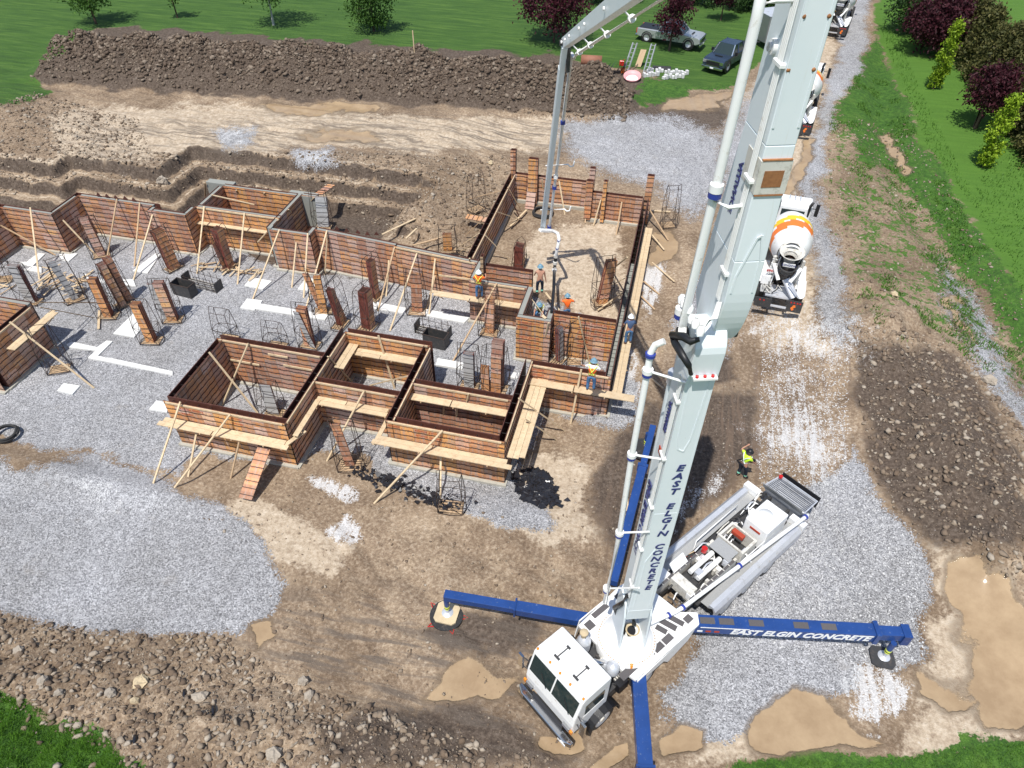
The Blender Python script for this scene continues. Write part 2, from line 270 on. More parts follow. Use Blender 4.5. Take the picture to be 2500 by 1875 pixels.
# ---------------- mesh helpers ----------------
def tag(o,label=None,cat=None,group=None,kind=None):
    if label: o['label']=label
    if cat: o['category']=cat
    if group: o['group']=group
    if kind: o['kind']=kind
    return o
def empty(name,loc,label,cat,group=None,rz=0.):
    o=bpy.data.objects.new(name,None); C.objects.link(o); o.location=loc; o.rotation_euler=(0,0,rz); o.empty_display_size=.2; return tag(o,label,cat,group)
def frame(d,up=Vector((0,0,1))):
    d=d.normalized(); s=d.cross(up)
    if s.length<1e-4: s=d.cross(Vector((1,0,0)))
    s.normalize(); return d,s,s.cross(d).normalized()
class MB:
    def __init__(s): s.v=[]; s.f=[]; s.mi=[]; s.uv=[]; s.sm=[]
    def add(s,vs,fs,mi=0,uvs=None,sm=False):
        k=len(s.v); s.v+=[tuple(p) for p in vs]
        for n,f in enumerate(fs):
            s.f.append(tuple(i+k for i in f)); s.mi.append(mi if isinstance(mi,int) else mi[n]); s.sm.append(sm); s.uv.append(uvs[n] if uvs else None)
        return s
    def pbox(s,o,a,b,c,mi=0):   # parallelepiped from corner o with edge vectors
        o,a,b,c=map(Vector,(o,a,b,c)); v=[o,o+a,o+a+b,o+b,o+c,o+a+c,o+a+b+c,o+b+c]
        F_=[(0,3,2,1),(4,5,6,7),(0,1,5,4),(1,2,6,5),(2,3,7,6),(3,0,4,7)]
        if a.cross(b).dot(c)<0: F_=[f[::-1] for f in F_]
        return s.add(v,F_,mi)
    def box(s,x0,x1,y0,y1,z0,z1,mi=0): return s.pbox((x0,y0,z0),(x1-x0,0,0),(0,y1-y0,0),(0,0,z1-z0),mi)
    def beam(s,p,q,w,h,mi=0,up=Vector((0,0,1)),w2=None,h2=None):  # w sideways, h along up, centred
        p=Vector(p); q=Vector(q); d,sd,u=frame(q-p,up); w2=w if w2 is None else w2; h2=h if h2 is None else h2
        v=[p-sd*w/2-u*h/2,p+sd*w/2-u*h/2,p+sd*w/2+u*h/2,p-sd*w/2+u*h/2,q-sd*w2/2-u*h2/2,q+sd*w2/2-u*h2/2,q+sd*w2/2+u*h2/2,q-sd*w2/2+u*h2/2]
        return s.add(v,[(0,1,2,3),(7,6,5,4),(1,0,4,5),(2,1,5,6),(3,2,6,7),(0,3,7,4)],mi)
    def cyl(s,p,q,r,r2=None,n=14,mi=0,caps=True):
        p=Vector(p); q=Vector(q); r2=r if r2 is None else r2; d,a,b_=frame(q-p); vs=[]
        for c,rr in ((p,r),(q,r2)):
            for i in range(n): t=2*math.pi*i/n; vs.append(c+a*math.cos(t)*rr+b_*math.sin(t)*rr)
        s.add(vs,[(i,(i+1)%n,n+(i+1)%n,n+i) for i in range(n)],mi,sm=True)
        if caps: s.add(vs,[tuple(range(n))[::-1],tuple(range(n,2*n))],mi)
        return s
    def tube(s,pts,r,n=8,mi=0):
        pts=[Vector(p) for p in pts]; vs=[]; pv=None
        for i,p in enumerate(pts):
            t=(pts[min(i+1,len(pts)-1)]-pts[max(i-1,0)]).normalized()
            if pv is None: _,a,b_=frame(t)
            else: a=(pv-t*pv.dot(t)).normalized(); b_=t.cross(a)
            pv=a; rr=r[i] if isinstance(r,(list,tuple)) else r
            for k in range(n): w=2*math.pi*k/n; vs.append(p+a*math.cos(w)*rr+b_*math.sin(w)*rr)
        fs=[(i*n+k,i*n+(k+1)%n,(i+1)*n+(k+1)%n,(i+1)*n+k) for i in range(len(pts)-1) for k in range(n)]
        s.add(vs,fs,mi,sm=True); s.add(vs[:n],[tuple(range(n))[::-1]],mi); s.add(vs[-n:],[tuple(range(n))],mi); return s
    def lathe(s,p,d,prof,n=24,mi=0,mf=None):  # prof [(dist along d, radius)]
        p=Vector(p); d,a,b_=frame(Vector(d)); vs=[p+d*h+(a*math.cos(2*math.pi*k/n)+b_*math.sin(2*math.pi*k/n))*r for h,r in prof for k in range(n)]
        fs=[];ms=[]
        for i in range(len(prof)-1):
            for k in range(n): fs.append((i*n+k,i*n+(k+1)%n,(i+1)*n+(k+1)%n,(i+1)*n+k)); ms.append(mf(i,k) if mf else mi)
        s.add(vs,fs,ms,sm=True); return s
    def prism(s,poly,axis_o,ax,ay,az,mi=0):  # poly in (ax,ay), extruded along vector az
        o=Vector(axis_o); ax=Vector(ax); ay=Vector(ay); az=Vector(az); n=len(poly)
        v=[o+ax*x+ay*y for x,y in poly]+[o+ax*x+ay*y+az for x,y in poly]
        A=sum(poly[i][0]*poly[(i+1)%n][1]-poly[(i+1)%n][0]*poly[i][1] for i in range(n)); flip=(A>0)==(ax.cross(ay).dot(az)>0)
        fs=[tuple(range(n)),tuple(range(n,2*n))[::-1]]+[(i+n,(i+1)%n+n,(i+1)%n,i) for i in range(n)]
        if flip: fs=[f[::-1] for f in fs]
        return s.add(v,fs,mi)
    def build(s,name,mats,parent=None,origin=None,bevel=0.,link=True,seg=1):
        me=bpy.data.meshes.new(name); o0=Vector(origin) if origin is not None else Vector((0,0,0))
        if origin is not None: ov=np.array(s.v)-np.array(o0); vs=ov.tolist()
        else: vs=s.v
        me.from_pydata(vs,[],s.f)
        for m_ in (mats if isinstance(mats,(list,tuple)) else [mats]): me.materials.append(MT[m_])
        me.polygons.foreach_set('material_index',s.mi); me.polygons.foreach_set('use_smooth',s.sm)
        if any(u is not None for u in s.uv):
            l=me.uv_layers.new(name='UVMap'); k=0; buf=[]
            for f,u in zip(s.f,s.uv): buf+= [c for p in (u or [(0,0)]*len(f)) for c in p]
            l.data.foreach_set('uv',buf)
        me.update(); o=bpy.data.objects.new(name,me)
        if link: C.objects.link(o)
        if parent: o.parent=parent
        elif origin is not None: o.location=o0
        if bevel: md=o.modifiers.new('bevel','BEVEL'); md.width=bevel; md.segments=seg; md.limit_method='ANGLE'
        return o
def npmesh(name,V,Fc,mat,parent=None):
    me=bpy.data.meshes.new(name); V=np.asarray(V,np.float32); Fc=np.asarray(Fc,np.int32); k=Fc.shape[1]
    me.vertices.add(len(V)); me.vertices.foreach_set('co',V.ravel()); me.loops.add(Fc.size); me.loops.foreach_set('vertex_index',Fc.ravel())
    me.polygons.add(len(Fc)); me.polygons.foreach_set('loop_start',np.arange(len(Fc),dtype=np.int32)*k); me.polygons.foreach_set('loop_total',np.full(len(Fc),k,np.int32))
    me.update(calc_edges=True); me.materials.append(MT[mat]); o=bpy.data.objects.new(name,me); C.objects.link(o)
    if parent: o.parent=parent
    return o
def copy_tree(o,loc=None,rz=None,label=None,parent=None):
    c=o.copy(); C.objects.link(c)
    if parent: c.parent=parent
    for ch in list(o.children): copy_tree(ch,parent=c)
    if loc is not None: c.location=loc
    if rz is not None: c.rotation_euler[2]=rz
    if label: c['label']=label
    return c
_fonts={}
def text(name,s,size,mat,loc,xdir,ydir,parent,thick=.004,bold=.02,shear=0.,sx=1.,space=1.):
    cu=bpy.data.curves.new(name,'FONT'); cu.body=s; cu.size=size; cu.extrude=thick; cu.offset=bold*size; cu.shear=shear; cu.align_x='CENTER'; cu.align_y='CENTER'; cu.resolution_u=2; cu.space_character=space
    t=bpy.data.objects.new(name,cu); C.objects.link(t); dg=bpy.context.evaluated_depsgraph_get(); me=bpy.data.meshes.new_from_object(t.evaluated_get(dg)); bpy.data.objects.remove(t)
    x=Vector(xdir).normalized(); y=Vector(ydir).normalized(); z=x.cross(y); M=Matrix((x,y,z)).transposed().to_4x4(); M=M@Matrix.Diagonal((sx,1,1,1)); M.translation=Vector(loc)
    me.transform(M); me.materials.clear(); me.materials.append(MT[mat]); o=bpy.data.objects.new(name,me); C.objects.link(o); o.parent=parent; return o
# ---------------- terrain mesh ----------------
def spaced(a,b,s): return list(np.arange(a,b,s))
def grow(a,b,s,g=1.09):
    r=[];x=a
    while x<b: r.append(x); s*=g; x+=s
    r.append(b); return r
xs=[-x for x in grow(46,900,.2)][::-1]+spaced(-45.9,24,.17)+grow(24.1,900,.2)
ys=[-90,-50,-25,-12,-6,-3,-1,0,1,2,2.6]+spaced(3.,62,.165)+grow(62.1,1500,.2,1.035)
X,Y=np.meshgrid(np.array(xs),np.array(ys)); Z=hz(X,Y); gnx,gny=len(xs),len(ys)
PV=np.stack([X.ravel(),Y.ravel(),Z.ravel()],1); sp=proj(np.stack([X.ravel(),Y.ravel(),hz(X.ravel(),Y.ravel(),False)],1)); bad=sp[:,2]<1
_wx=1.1*vnoise(PV[:,0],PV[:,1],2.3,71)+.6*vnoise(PV[:,0],PV[:,1],.8,72)+.3*vnoise(PV[:,0],PV[:,1],.35,75); _wy=1.1*vnoise(PV[:,0],PV[:,1],2.1,73)+.6*vnoise(PV[:,0],PV[:,1],.7,74)+.3*vnoise(PV[:,0],PV[:,1],.33,76)
sp[:,0]+=_wx*1400/np.maximum(sp[:,2],1); sp[:,1]+=_wy*900/np.maximum(sp[:,2],1)
def pmask(polys,feather=1.):
    out=np.zeros(len(PV))
    for poly in polys:
        f=feather
        if isinstance(poly,tuple): poly,f=poly
        P=np.array(poly,float); px=sp[:,0]; py=sp[:,1]; ins=np.zeros(len(px),bool); dd=np.full(len(px),1e9)
        for i in range(len(P)):
            x1,y1=P[i]; x2,y2=P[(i+1)%len(P)]
            c=((y1>py)!=(y2>py)); xx=(x2-x1)*(py-y1)/((y2-y1) if y2!=y1 else 1e-9)+x1; ins^=c&(px<xx)
            ex,ey=x2-x1,y2-y1; t=np.clip(((px-x1)*ex+(py-y1)*ey)/(ex*ex+ey*ey+1e-9),0,1); dd=np.minimum(dd,np.hypot(px-x1-t*ex,(py-y1-t*ey)*1.35))
        sd=np.where(ins,dd,-dd)*sp[:,2]/1538.; out=np.maximum(out,np.clip(.5+sd/(2*f),0,1))
    out[bad]=0; return out
GRAVEL=[([(-900,520),(0,540),(170,500),(420,520),(620,580),(1020,610),(1120,640),(1340,720),(1372,890),(1345,925),(1270,905),(1175,880),(1150,930),(1110,1020),(1195,1085),(1185,1140),(1100,1155),(960,1085),(840,1045),(760,985),(690,985),(655,1010),(520,985),(440,1000),(400,1030),(330,1000),(200,985),(60,955),(0,930),(-900,900)],.4),
 ([(-900,980),(0,1010),(130,985),(300,1000),(400,1055),(480,1100),(560,1180),(592,1260),(560,1330),(480,1368),(300,1368),(120,1345),(0,1320),(-900,1250)],.45),
 ([(1480,1180),(1560,1150),(1680,1075),(1790,1040),(1835,955),(1890,1070),(1990,1190),(2005,1280),(2003,1420),(1930,1440),(1850,1440),(1840,1500),(1750,1510),(1700,1560),(1560,1590),(1450,1600),(1425,1500),(1500,1400),(1470,1300)],.5),
 ([(1600,230),(1690,130),(1720,90),(1690,300),(1620,460),(1560,430),(1560,300)],1.8),([(1840,-60),(1885,-60),(1862,150),(1800,240),(1770,400),(1795,500),(1835,640),(1840,730),(1815,750),(1770,640),(1735,480),(1735,380),(1765,260),(1810,120)],.9),([(1560,480),(1640,520),(1660,680),(1570,620)],1.5),
 ([(1225,265),(1300,250),(1450,255),(1560,300),(1560,430),(1500,470),(1420,400),(1300,370),(1215,320)],1.2),
 ([(1900,285),(1925,290),(1965,375),(1955,385)],.5),([(2010,560),(2030,555),(2110,680),(2230,860),(2230,960),(2130,800),(2050,680)],.7),
 ([(1540,560),(1490,620),(1460,700),(1480,760),(1560,760),(1600,640)],1.0),([(470,290),(560,280),(550,310),(480,320)],.8),([(640,330),(720,320),(730,350),(660,370)],.8),([(-60,1010),(30,1015),(35,1080),(-60,1120)],.4)]
LAWN=[([(-3000,-4000),(-3000,330),(-60,262),(0,236),(60,212),(100,192),(82,150),(200,60),(480,70),(1190,120),(1400,150),(1470,190),(1585,172),(1640,140),(1690,20),(1760,-100),(1850,-700),(1850,-4000)],.8),
 ([(2000,-4000),(1960,-700),(1905,-60),(1890,60),(1940,190),(2000,330),(2080,440),(2212,640),(2500,900),(5000,1500),(5000,-4000)],1.2)]
GRASS=[([(-900,1480),(0,1500),(70,1522),(130,1562),(230,1590),(265,1630),(330,1659),(380,2300),(-900,2300)],.5),
 ([(1560,1650),(1700,1636),(1850,1650),(2100,1612),(2212,1604),(3000,1500),(3000,2400),(1500,2400)],.5),
 ([(1380,170),(1480,150),(1600,170),(1590,185),(1500,195),(1450,225),(1400,235),(1370,215)],.9),
 ([(1893,60),(1850,170),(1800,250),(1850,330),(1960,400),(2050,560),(2130,660),(2212,760),(2300,760),(2212,620),(2010,330),(1940,190)],1.4)]
WEED=[([(1850,170),(1780,260),(1775,420),(1810,560),(1850,700),(1950,690),(2060,760),(2120,760),(2212,900),(2300,900),(2212,640),(2010,330),(1940,190)],1.5)]
PUD=[([(565,222),(700,222),(812,236),(790,250),(620,243)],.35),([(920,1500),(965,1450),(1000,1418),(1108,1455),(1060,1495),(985,1512)],.3),([(1105,1478),(1150,1440),(1160,1490),(1120,1505)],.25),
 ([(1165,1580),(1230,1558),(1245,1600),(1200,1622),(1175,1610)],.25),([(1640,1580),(1715,1490),(1790,1500),(1830,1556),(1935,1612),(1750,1640),(1650,1628)],.35),
 ([(2060,1205),(2140,1205),(2225,1320),(2260,1560),(2130,1590),(2060,1500),(2100,1420),(2050,1300)],.45),([(1990,1440),(2040,1480),(2080,1540),(2050,1560),(1985,1500)],.3),([(520,1352),(570,1345),(582,1375),(540,1400)],.25),([(385,1375),(410,1368),(405,1400),(388,1400)],.2),
 ([(1265,1640),(1350,1600),(1365,1640),(1290,1670)],.25),([(1440,1560),(1510,1560),(1500,1620),(1430,1630)],.25),([(1735,300),(1760,300),(1740,370),(1700,450),(1690,440)],.3),
 ([(1900,290),(1925,290),(1960,370),(1950,380)],.3),([(2040,640),(2060,640),(2110,740),(2100,745)],.3),([(640,285),(800,290),(815,305),(700,305)],.4),([(1440,215),(1590,195),(1560,225),(1440,243)],.5),([(1400,500),(1460,500),(1450,560),(1405,580)],.35)]
PALE=[([(1600,200),(1700,110),(1790,-60),(1840,-60),(1800,140),(1760,260),(1730,400),(1740,500),(1800,760),(1640,760),(1620,600),(1600,400)],1.8),([(-40,345),(120,330),(110,240),(500,215),(800,250),(1250,250),(1200,330),(900,330),(700,320),(450,340),(250,345),(120,370),(-40,420)],1.2),([(450,1090),(560,1070),(760,1190),(700,1250),(560,1190)],.7),
 ([(1150,500),(1350,470),(1360,650),(1300,780),(1200,640),(1100,620)],1.),([(1990,1150),(2212,1250),(2212,1640),(1960,1640),(1980,1480),(2030,1300)],1.2),([(1500,1590),(1660,1500),(1700,1640),(1450,1659)],.9),([(940,1100),(1150,1180),(1300,1180),(1280,1010),(1180,960)],.8)]
DARK=[([(80,190),(70,140),(200,60),(500,60),(1200,110),(1400,170),(1390,245),(1200,245),(800,225),(300,195)],.6),([(1250,275),(1440,215),(1580,200),(1560,290),(1470,300),(1360,265)],.9),([(1380,850),(1640,840),(1650,960),(1460,1180),(1300,1260),(1290,1020)],1.4),
 ([(1830,720),(2100,780),(2212,1000),(2212,1200),(2060,1180),(1960,1150),(1860,1000)],1.2),([(900,1340),(1180,1340),(1150,1420),(960,1420)],1.),([(1030,1500),(1250,1620),(1200,1659),(700,1659),(640,1560)],1.3),([(1460,760),(1580,760),(1600,830),(1440,850)],.8)]
WHITE=[([(665,1045),(700,1040),(770,1078),(765,1095),(735,1100),(690,1070)],.22),([(700,1150),(735,1122),(775,1150),(765,1185),(725,1193),(702,1175)],.2),([(1400,560),(1440,530),(1445,590),(1420,650),(1385,690),(1380,620)],.35),
 ([(1700,800),(1760,830),(1800,930),(1820,1000),(1760,1060),(1700,1000),(1650,1000),(1640,920),(1680,880)],1.8),([(1650,690),(1830,690),(1835,760),(1700,780),(1640,720)],2.6),([(1805,1475),(1850,1438),(1900,1432),(1962,1478),(1950,1525),(1922,1562),(1860,1545)],.25),([(1900,1585),(1925,1578),(1930,1600),(1905,1605)],.15),
 ([(1560,1000),(1480,1130),(1450,1150),(1540,1010)],.6),([(470,290),(550,280),(520,315)],1.),([(640,340),(710,330),(700,360)],.9),([(150,1040),(250,1040),(200,1100)],1.6),([(1370,740),(1340,830),(1360,900),(1380,760)],.4)]
TRK=[([(1600,760),(1840,740),(1880,1000),(1800,1060),(1560,1100),(1400,1300),(1250,1250),(1350,1000),(1500,860)],1.5)]
TRX=[([(1240,255),(1560,240),(1600,420),(1480,470),(1380,380),(1230,330)],1.5),([(100,260),(1250,250),(1250,330),(200,340)],1.5),([(480,1280),(1200,1340),(1180,1640),(560,1480)],1.5)]
far=(PV[:,1]>75)&(PV[:,0]<12); 
A=np.zeros((len(PV),4),np.float32); A[:,3]=1; B_=A.copy(); Cc=A.copy()
A[:,0]=pmask(GRAVEL); A[:,1]=pmask(LAWN); A[:,2]=pmask(PUD,.3); B_[:,0]=pmask(PALE)*.85; B_[:,1]=pmask(DARK)*.85; B_[:,2]=pmask(WHITE)
Cc[:,0]=np.maximum(pmask(GRASS),pmask(WEED)*.47); Cc[:,1]=pmask(TRK); Cc[:,2]=pmask(TRX)
off=(PV[:,1]<2)|(np.abs(PV[:,0])>110)|(PV[:,1]>170); A[off,1]=1
pmv=np.clip((A[:,2]-.35)/.3,0,1); PV[:,2]=PV[:,2]*(1-pmv)+(hz(PV[:,0],PV[:,1],False)-.02)*pmv
# freshly cut damp soil plus undercut shade painted on dig steps; paler bench edges
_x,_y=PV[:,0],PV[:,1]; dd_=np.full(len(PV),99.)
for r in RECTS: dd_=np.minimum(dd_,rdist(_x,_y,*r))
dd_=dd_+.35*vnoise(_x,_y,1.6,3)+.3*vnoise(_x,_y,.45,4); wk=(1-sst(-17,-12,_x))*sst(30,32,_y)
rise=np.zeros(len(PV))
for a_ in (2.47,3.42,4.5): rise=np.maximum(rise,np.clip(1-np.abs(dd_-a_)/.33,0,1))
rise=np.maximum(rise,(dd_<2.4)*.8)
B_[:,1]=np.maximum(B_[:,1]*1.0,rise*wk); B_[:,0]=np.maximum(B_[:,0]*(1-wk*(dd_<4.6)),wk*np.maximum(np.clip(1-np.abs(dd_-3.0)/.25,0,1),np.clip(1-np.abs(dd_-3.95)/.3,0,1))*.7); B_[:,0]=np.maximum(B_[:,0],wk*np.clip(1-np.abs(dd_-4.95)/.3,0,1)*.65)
jj,ii=np.meshgrid(np.arange(gny-1),np.arange(gnx-1),indexing='ij'); q=(jj*gnx+ii).ravel()
gr=npmesh('ground',PV,np.stack([q,q+1,q+1+gnx,q+gnx],1),'ground_mat'); tag(gr,kind='structure')
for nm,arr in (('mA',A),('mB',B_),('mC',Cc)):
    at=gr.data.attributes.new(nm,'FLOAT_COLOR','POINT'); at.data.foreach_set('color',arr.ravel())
gr.data.polygons.foreach_set('use_smooth',np.ones(len(gr.data.polygons),bool))
# ---------------- loose soil, stones, blades ----------------
def ico():
    t=(1+5**.5)/2; v=np.array([(-1,t,0),(1,t,0),(-1,-t,0),(1,-t,0),(0,-1,t),(0,1,t),(0,-1,-t),(0,1,-t),(t,0,-1),(t,0,1),(-t,0,-1),(-t,0,1)],float); v/=np.linalg.norm(v[0])
    f=np.array([(0,11,5),(0,5,1),(0,1,7),(0,7,10),(0,10,11),(1,5,9),(5,11,4),(11,10,2),(10,7,6),(7,1,8),(3,9,4),(3,4,2),(3,2,6),(3,6,8),(3,8,9),(4,9,5),(2,4,11),(6,2,10),(8,6,7),(9,8,1)]); return v,f
IV,IF=ico()
def lumps(name,x,y,r,mat,sink=.25):
    n=len(x); z=hz(x,y); V=np.repeat(IV[None],n,0)*(1+rng.uniform(-.55,.45,(n,12,1))); V=V*rng.uniform(.45,1.4,(n,1,3)); V[:,:,2]*=.8
    a=rng.uniform(0,6.28,n); ca,sa=np.cos(a)[:,None],np.sin(a)[:,None]; vx=V[:,:,0]*ca-V[:,:,1]*sa; vy=V[:,:,0]*sa+V[:,:,1]*ca
    V=np.stack([vx,vy,V[:,:,2]],2)*r[:,None,None]+np.stack([x,y,z+r*sink],1)[:,None]
    Fc=(IF[None]+12*np.arange(n)[:,None,None]).reshape(-1,3); return npmesh(name,V.reshape(-1,3),Fc,mat)
def inpoly(x,y,poly,h=None):
    p=proj(np.stack([x,y,hz(x,y,False)],1)); P=np.array(poly,float); ins=np.zeros(len(x),bool)
    for i in range(len(P)):
        x1,y1=P[i]; x2,y2=P[(i+1)%len(P)]; c=((y1>p[:,1])!=(y2>p[:,1])); ins^=c&(p[:,0]<(x2-x1)*(p[:,1]-y1)/((y2-y1) if y2!=y1 else 1e-9)+x1)
    return ins
def scat(n,x0,x1,y0,y1,poly=None):
    x=rng.uniform(x0,x1,n); y=rng.uniform(y0,y1,n)
    if poly is not None: k=inpoly(x,y,poly); x,y=x[k],y[k]
    return x,y
x=rng.uniform(-52,-4,42000); t=(x+50)/44; y=51.8+4.6*t+.5+rng.normal(0,1.7,len(x)); k=(np.abs(y-52.3-4.6*t)<4.2-1.2*t); x,y=x[k],y[k]
tag(lumps('soil_clods',x,y,.035+.17*rng.random(len(x))**5,'clod_dark'),'dark broken clods covering the long spoil berm behind the dig','soil clods',kind='stuff')
x,y=scat(30000,-22,3,2,10.5,[(-900,1330),(0,1330),(130,1350),(300,1372),(480,1372),(640,1480),(900,1560),(1100,1620),(1200,1640),(1200,2300),(-900,2300)])
g_=~inpoly(x,y,[(-900,1500),(0,1520),(70,1545),(130,1585),(230,1615),(265,1659),(380,2300),(-900,2300)])|(rng.random(len(x))<.05); x,y=x[g_],y[g_]
tag(lumps('soil_clods',x,y,.016+.12*rng.random(len(x))**6,'clod'),'brown lumpy soil clods along the near edge below the gravel','soil clods',kind='stuff')
x,y=scat(26000,6,22,14,45,[(1830,700),(1950,700),(2110,790),(2230,960),(2230,1300),(2080,1180),(1960,1150),(1880,1010)])
tag(lumps('soil_clods',x,y,.022+.13*rng.random(len(x))**6,'clod'),'brown clods heaped to the right of the haul road','soil clods',kind='stuff')
x,y=scat(26000,-50,-9,30,50,[(-60,240),(80,200),(300,260),(330,330),(800,330),(1110,340),(1050,560),(860,520),(700,420),(450,400),(330,430),(160,380),(-60,450)])
tag(lumps('soil_clods',x,y,.03+.11*rng.random(len(x))**5,'clod'),'crumbly tan soil clods on the stepped dig bank behind the walls','soil clods',kind='stuff')
x,y=scat(9000,-18,12,8,30,[(400,1090),(760,1000),(960,1090),(1190,1140),(1300,900),(1480,800),(1660,840),(1640,980),(1480,1150),(1420,1560),(1180,1640),(640,1480),(560,1330),(590,1240)])
tag(lumps('soil_clods',x,y,.012+.06*rng.random(len(x))**4,'clod'),'small trampled mud crumbs around the pump truck','soil clods',kind='stuff')
x,y=scat(9000,5,22,20,60,[(1790,250),(1900,180),(2000,330),(2212,650),(2212,900),(2100,780),(1850,720),(1790,500)])
tag(lumps('soil_clods',x,y,.02+.09*rng.random(len(x))**4,'clod'),'dry clods among the weeds right of the road','soil clods',kind='stuff')
x,y=scat(14000,4,12,14,40,[(1650,690),(1835,690),(1835,760),(1830,1000),(1990,1200),(2000,1420),(1700,1560),(1450,1600),(1480,1200),(1640,1060),(1640,850)])
tag(lumps('gravel_stones',x,y,.015+.022*rng.random(len(x)),'stone_white',.3),'loose pale crushed stone on the haul road and pump pad','gravel',kind='stuff')
for (px,py,r,mt,lb) in [(303,1470,.27,'rock_tan','large angular tan rock on the near clod slope'),(288,1512,.17,'rock_tan','smaller tan rock leaning below the large tan rock'),(430,1505,.24,'rock','grey rounded boulder beside a dark plastic scrap'),(98,1475,.2,'rock','pale lump of rock above the near grass corner'),(240,1500,.2,'rock','grey rough rock left of the tan rocks'),(593,1632,.26,'rock','grey flat rock at the bottom edge below the spoil'),(40,1405,.22,'rock','brown rock at the left edge of the near clod slope'),(668,1500,.18,'rock','grey stone on the slope right of the boulder'),(130,1500,.17,'rock','grey rock between the left edge and the tan rocks'),(655,1470,.2,'rock','gravel-covered rock nearest the shallow mud pool'),(1925,650,.22,'rock_tan','cream rock at the head of the weedy bank'),(2135,825,.3,'rock','brown boulder beside the stony ditch'),(343,372,.42,'rock','grey slab of rock on the dig bank behind the walls'),(1060,352,.2,'rock_tan','small pale rock on the bank behind the rear room')]:
    p=Wz('D',px,py,1.0); p=Wz('D',px,py,gz(p.x,p.y)); n=1; V=IV*(1+rng.uniform(-.25,.25,(12,1)))*rng.uniform(.75,1.2,(1,3))*r; mb=MB(); mb.add(V.tolist(),[tuple(f) for f in IF])
    o=mb.build('rock',[mt]); o.location=(p.x,p.y,float(hz(np.array([p.x]),np.array([p.y]))[0])+r*.35); md=o.modifiers.new('s','SUBSURF'); md.levels=md.render_levels=2; md.subdivision_type='SIMPLE'
    tx=bpy.data.textures.new('rk','CLOUDS'); tx.noise_scale=.12; dm=o.modifiers.new('d','DISPLACE'); dm.texture=tx; dm.strength=r*.45; tag(o,lb,'rock','rocks lying on the spoil')
def blades(name,x,y,h,w,mat,label,lean=.5):
    n=len(x); z=hz(x,y); a=rng.uniform(0,6.28,n); l=rng.normal(0,lean,n)*h; dx,dy=np.cos(a),np.sin(a); b=np.stack([x,y,z-.02],1)
    p0=b+np.stack([-dy*w,dx*w,0*x],1); p1=b+np.stack([dy*w,-dx*w,0*x],1); p2=b+np.stack([dx*l,dy*l,h],1)
    return tag(npmesh(name,np.stack([p0,p1,p2],1).reshape(-1,3),np.arange(3*n).reshape(-1,3),mat),label,'grass',kind='stuff')
x,y=scat(150000,-20,-9,2.5,8,[(-900,1485),(0,1500),(70,1522),(130,1562),(230,1590),(265,1640),(380,2300),(-900,2300)])
blades('grass',x,y,rng.uniform(.05,.15,len(x)),np.full(len(x),.009),'blade','lush grass at the near left corner')
x,y=scat(60000,2,18,6,13,[(1560,1650),(1700,1636),(1850,1650),(2100,1612),(2212,1604),(2400,1600),(2400,1900),(1500,1900)])
blades('grass',x,y,rng.uniform(.05,.15,len(x)),np.full(len(x),.009),'blade','thin strip of grass along the near right edge')
x,y=scat(120000,5,26,20,72,[(1790,250),(1850,160),(1930,180),(2000,330),(2212,650),(2212,860),(2100,780),(1850,700),(1790,500)])
k=(vnoise(x,y,1.3,55)+.6*vnoise(x,y,.5,56)+.35*(np.clip((x-9-.0*y)/9,0,1)-.5))>.2; x,y=x[k],y[k]
blades('weeds',x,y,rng.uniform(.08,.26,len(x)),np.full(len(x),.03),'weed','patchy green weeds on the bare bank right of the road',.6)
x,y=scat(40000,8,34,30,100,[(1900,60),(1950,190),(2010,330),(2100,440),(2212,640),(2212,200),(2100,420),(1990,200),(1930,60)])
blades('grass',x,y,rng.uniform(.1,.3,len(x)),np.full(len(x),.035),'weed','rough tall grass along the ditch beside the lawn',.6)
# ---------------- formwork ----------------
T_=.31
def sheet(mb,P,Q,z0,z1,side,th=.03,uoff=0,gold=0):
    """one form face: P->Q line is its outer plane; side=+1 outer normal to the left of P->Q"""
    P=Vector((P[0],P[1],0)); Q=Vector((Q[0],Q[1],0)); d=(Q-P).normalized(); n=Vector((-d.y,d.x,0))*side; L=(Q-P).length
    o=P; i_=P-n*th; a=[o+Vector((0,0,z0)),o+d*L+Vector((0,0,z0)),o+d*L+Vector((0,0,z1)),o+Vector((0,0,z1))]
    b_=[p-n*th for p in a]; u=[(uoff,0),(uoff+L,0),(uoff+L,z1-z0),(uoff,z1-z0)]
    f=(0,1,2,3); uu=u
    if (a[1]-a[0]).cross(a[2]-a[0]).dot(n)<0: f=(3,2,1,0); uu=u[::-1]
    mb.add(a,[f],0,[uu])
    g=(0,1,2,3) if f==(3,2,1,0) else (3,2,1,0)
    mb.add(b_,[g],1); vs=a+b_
    for k in range(4): k2=(k+1)%4; mb.add([vs[k],vs[k2],vs[k2+4],vs[k+4]],[(0,1,2,3)],1)
    nr=int((z1-z0-.1)/.305)+1; ns=max(1,int(round(L/.61)))
    for r in range(nr):   # wavy flat bars that hold the boards together
        z=z1-.13-.305*r
        if z<z0+.05: break
        for s_ in range(ns*2):
            x0=L*s_/(ns*2); x1=L*(s_+1)/(ns*2); sag=.012 if s_%2 else -.008
            mb.pbox(P+d*x0+n*.001+Vector((0,0,z+sag)),d*(x1-x0+.01),n*.022,Vector((0,0,.02)),2)
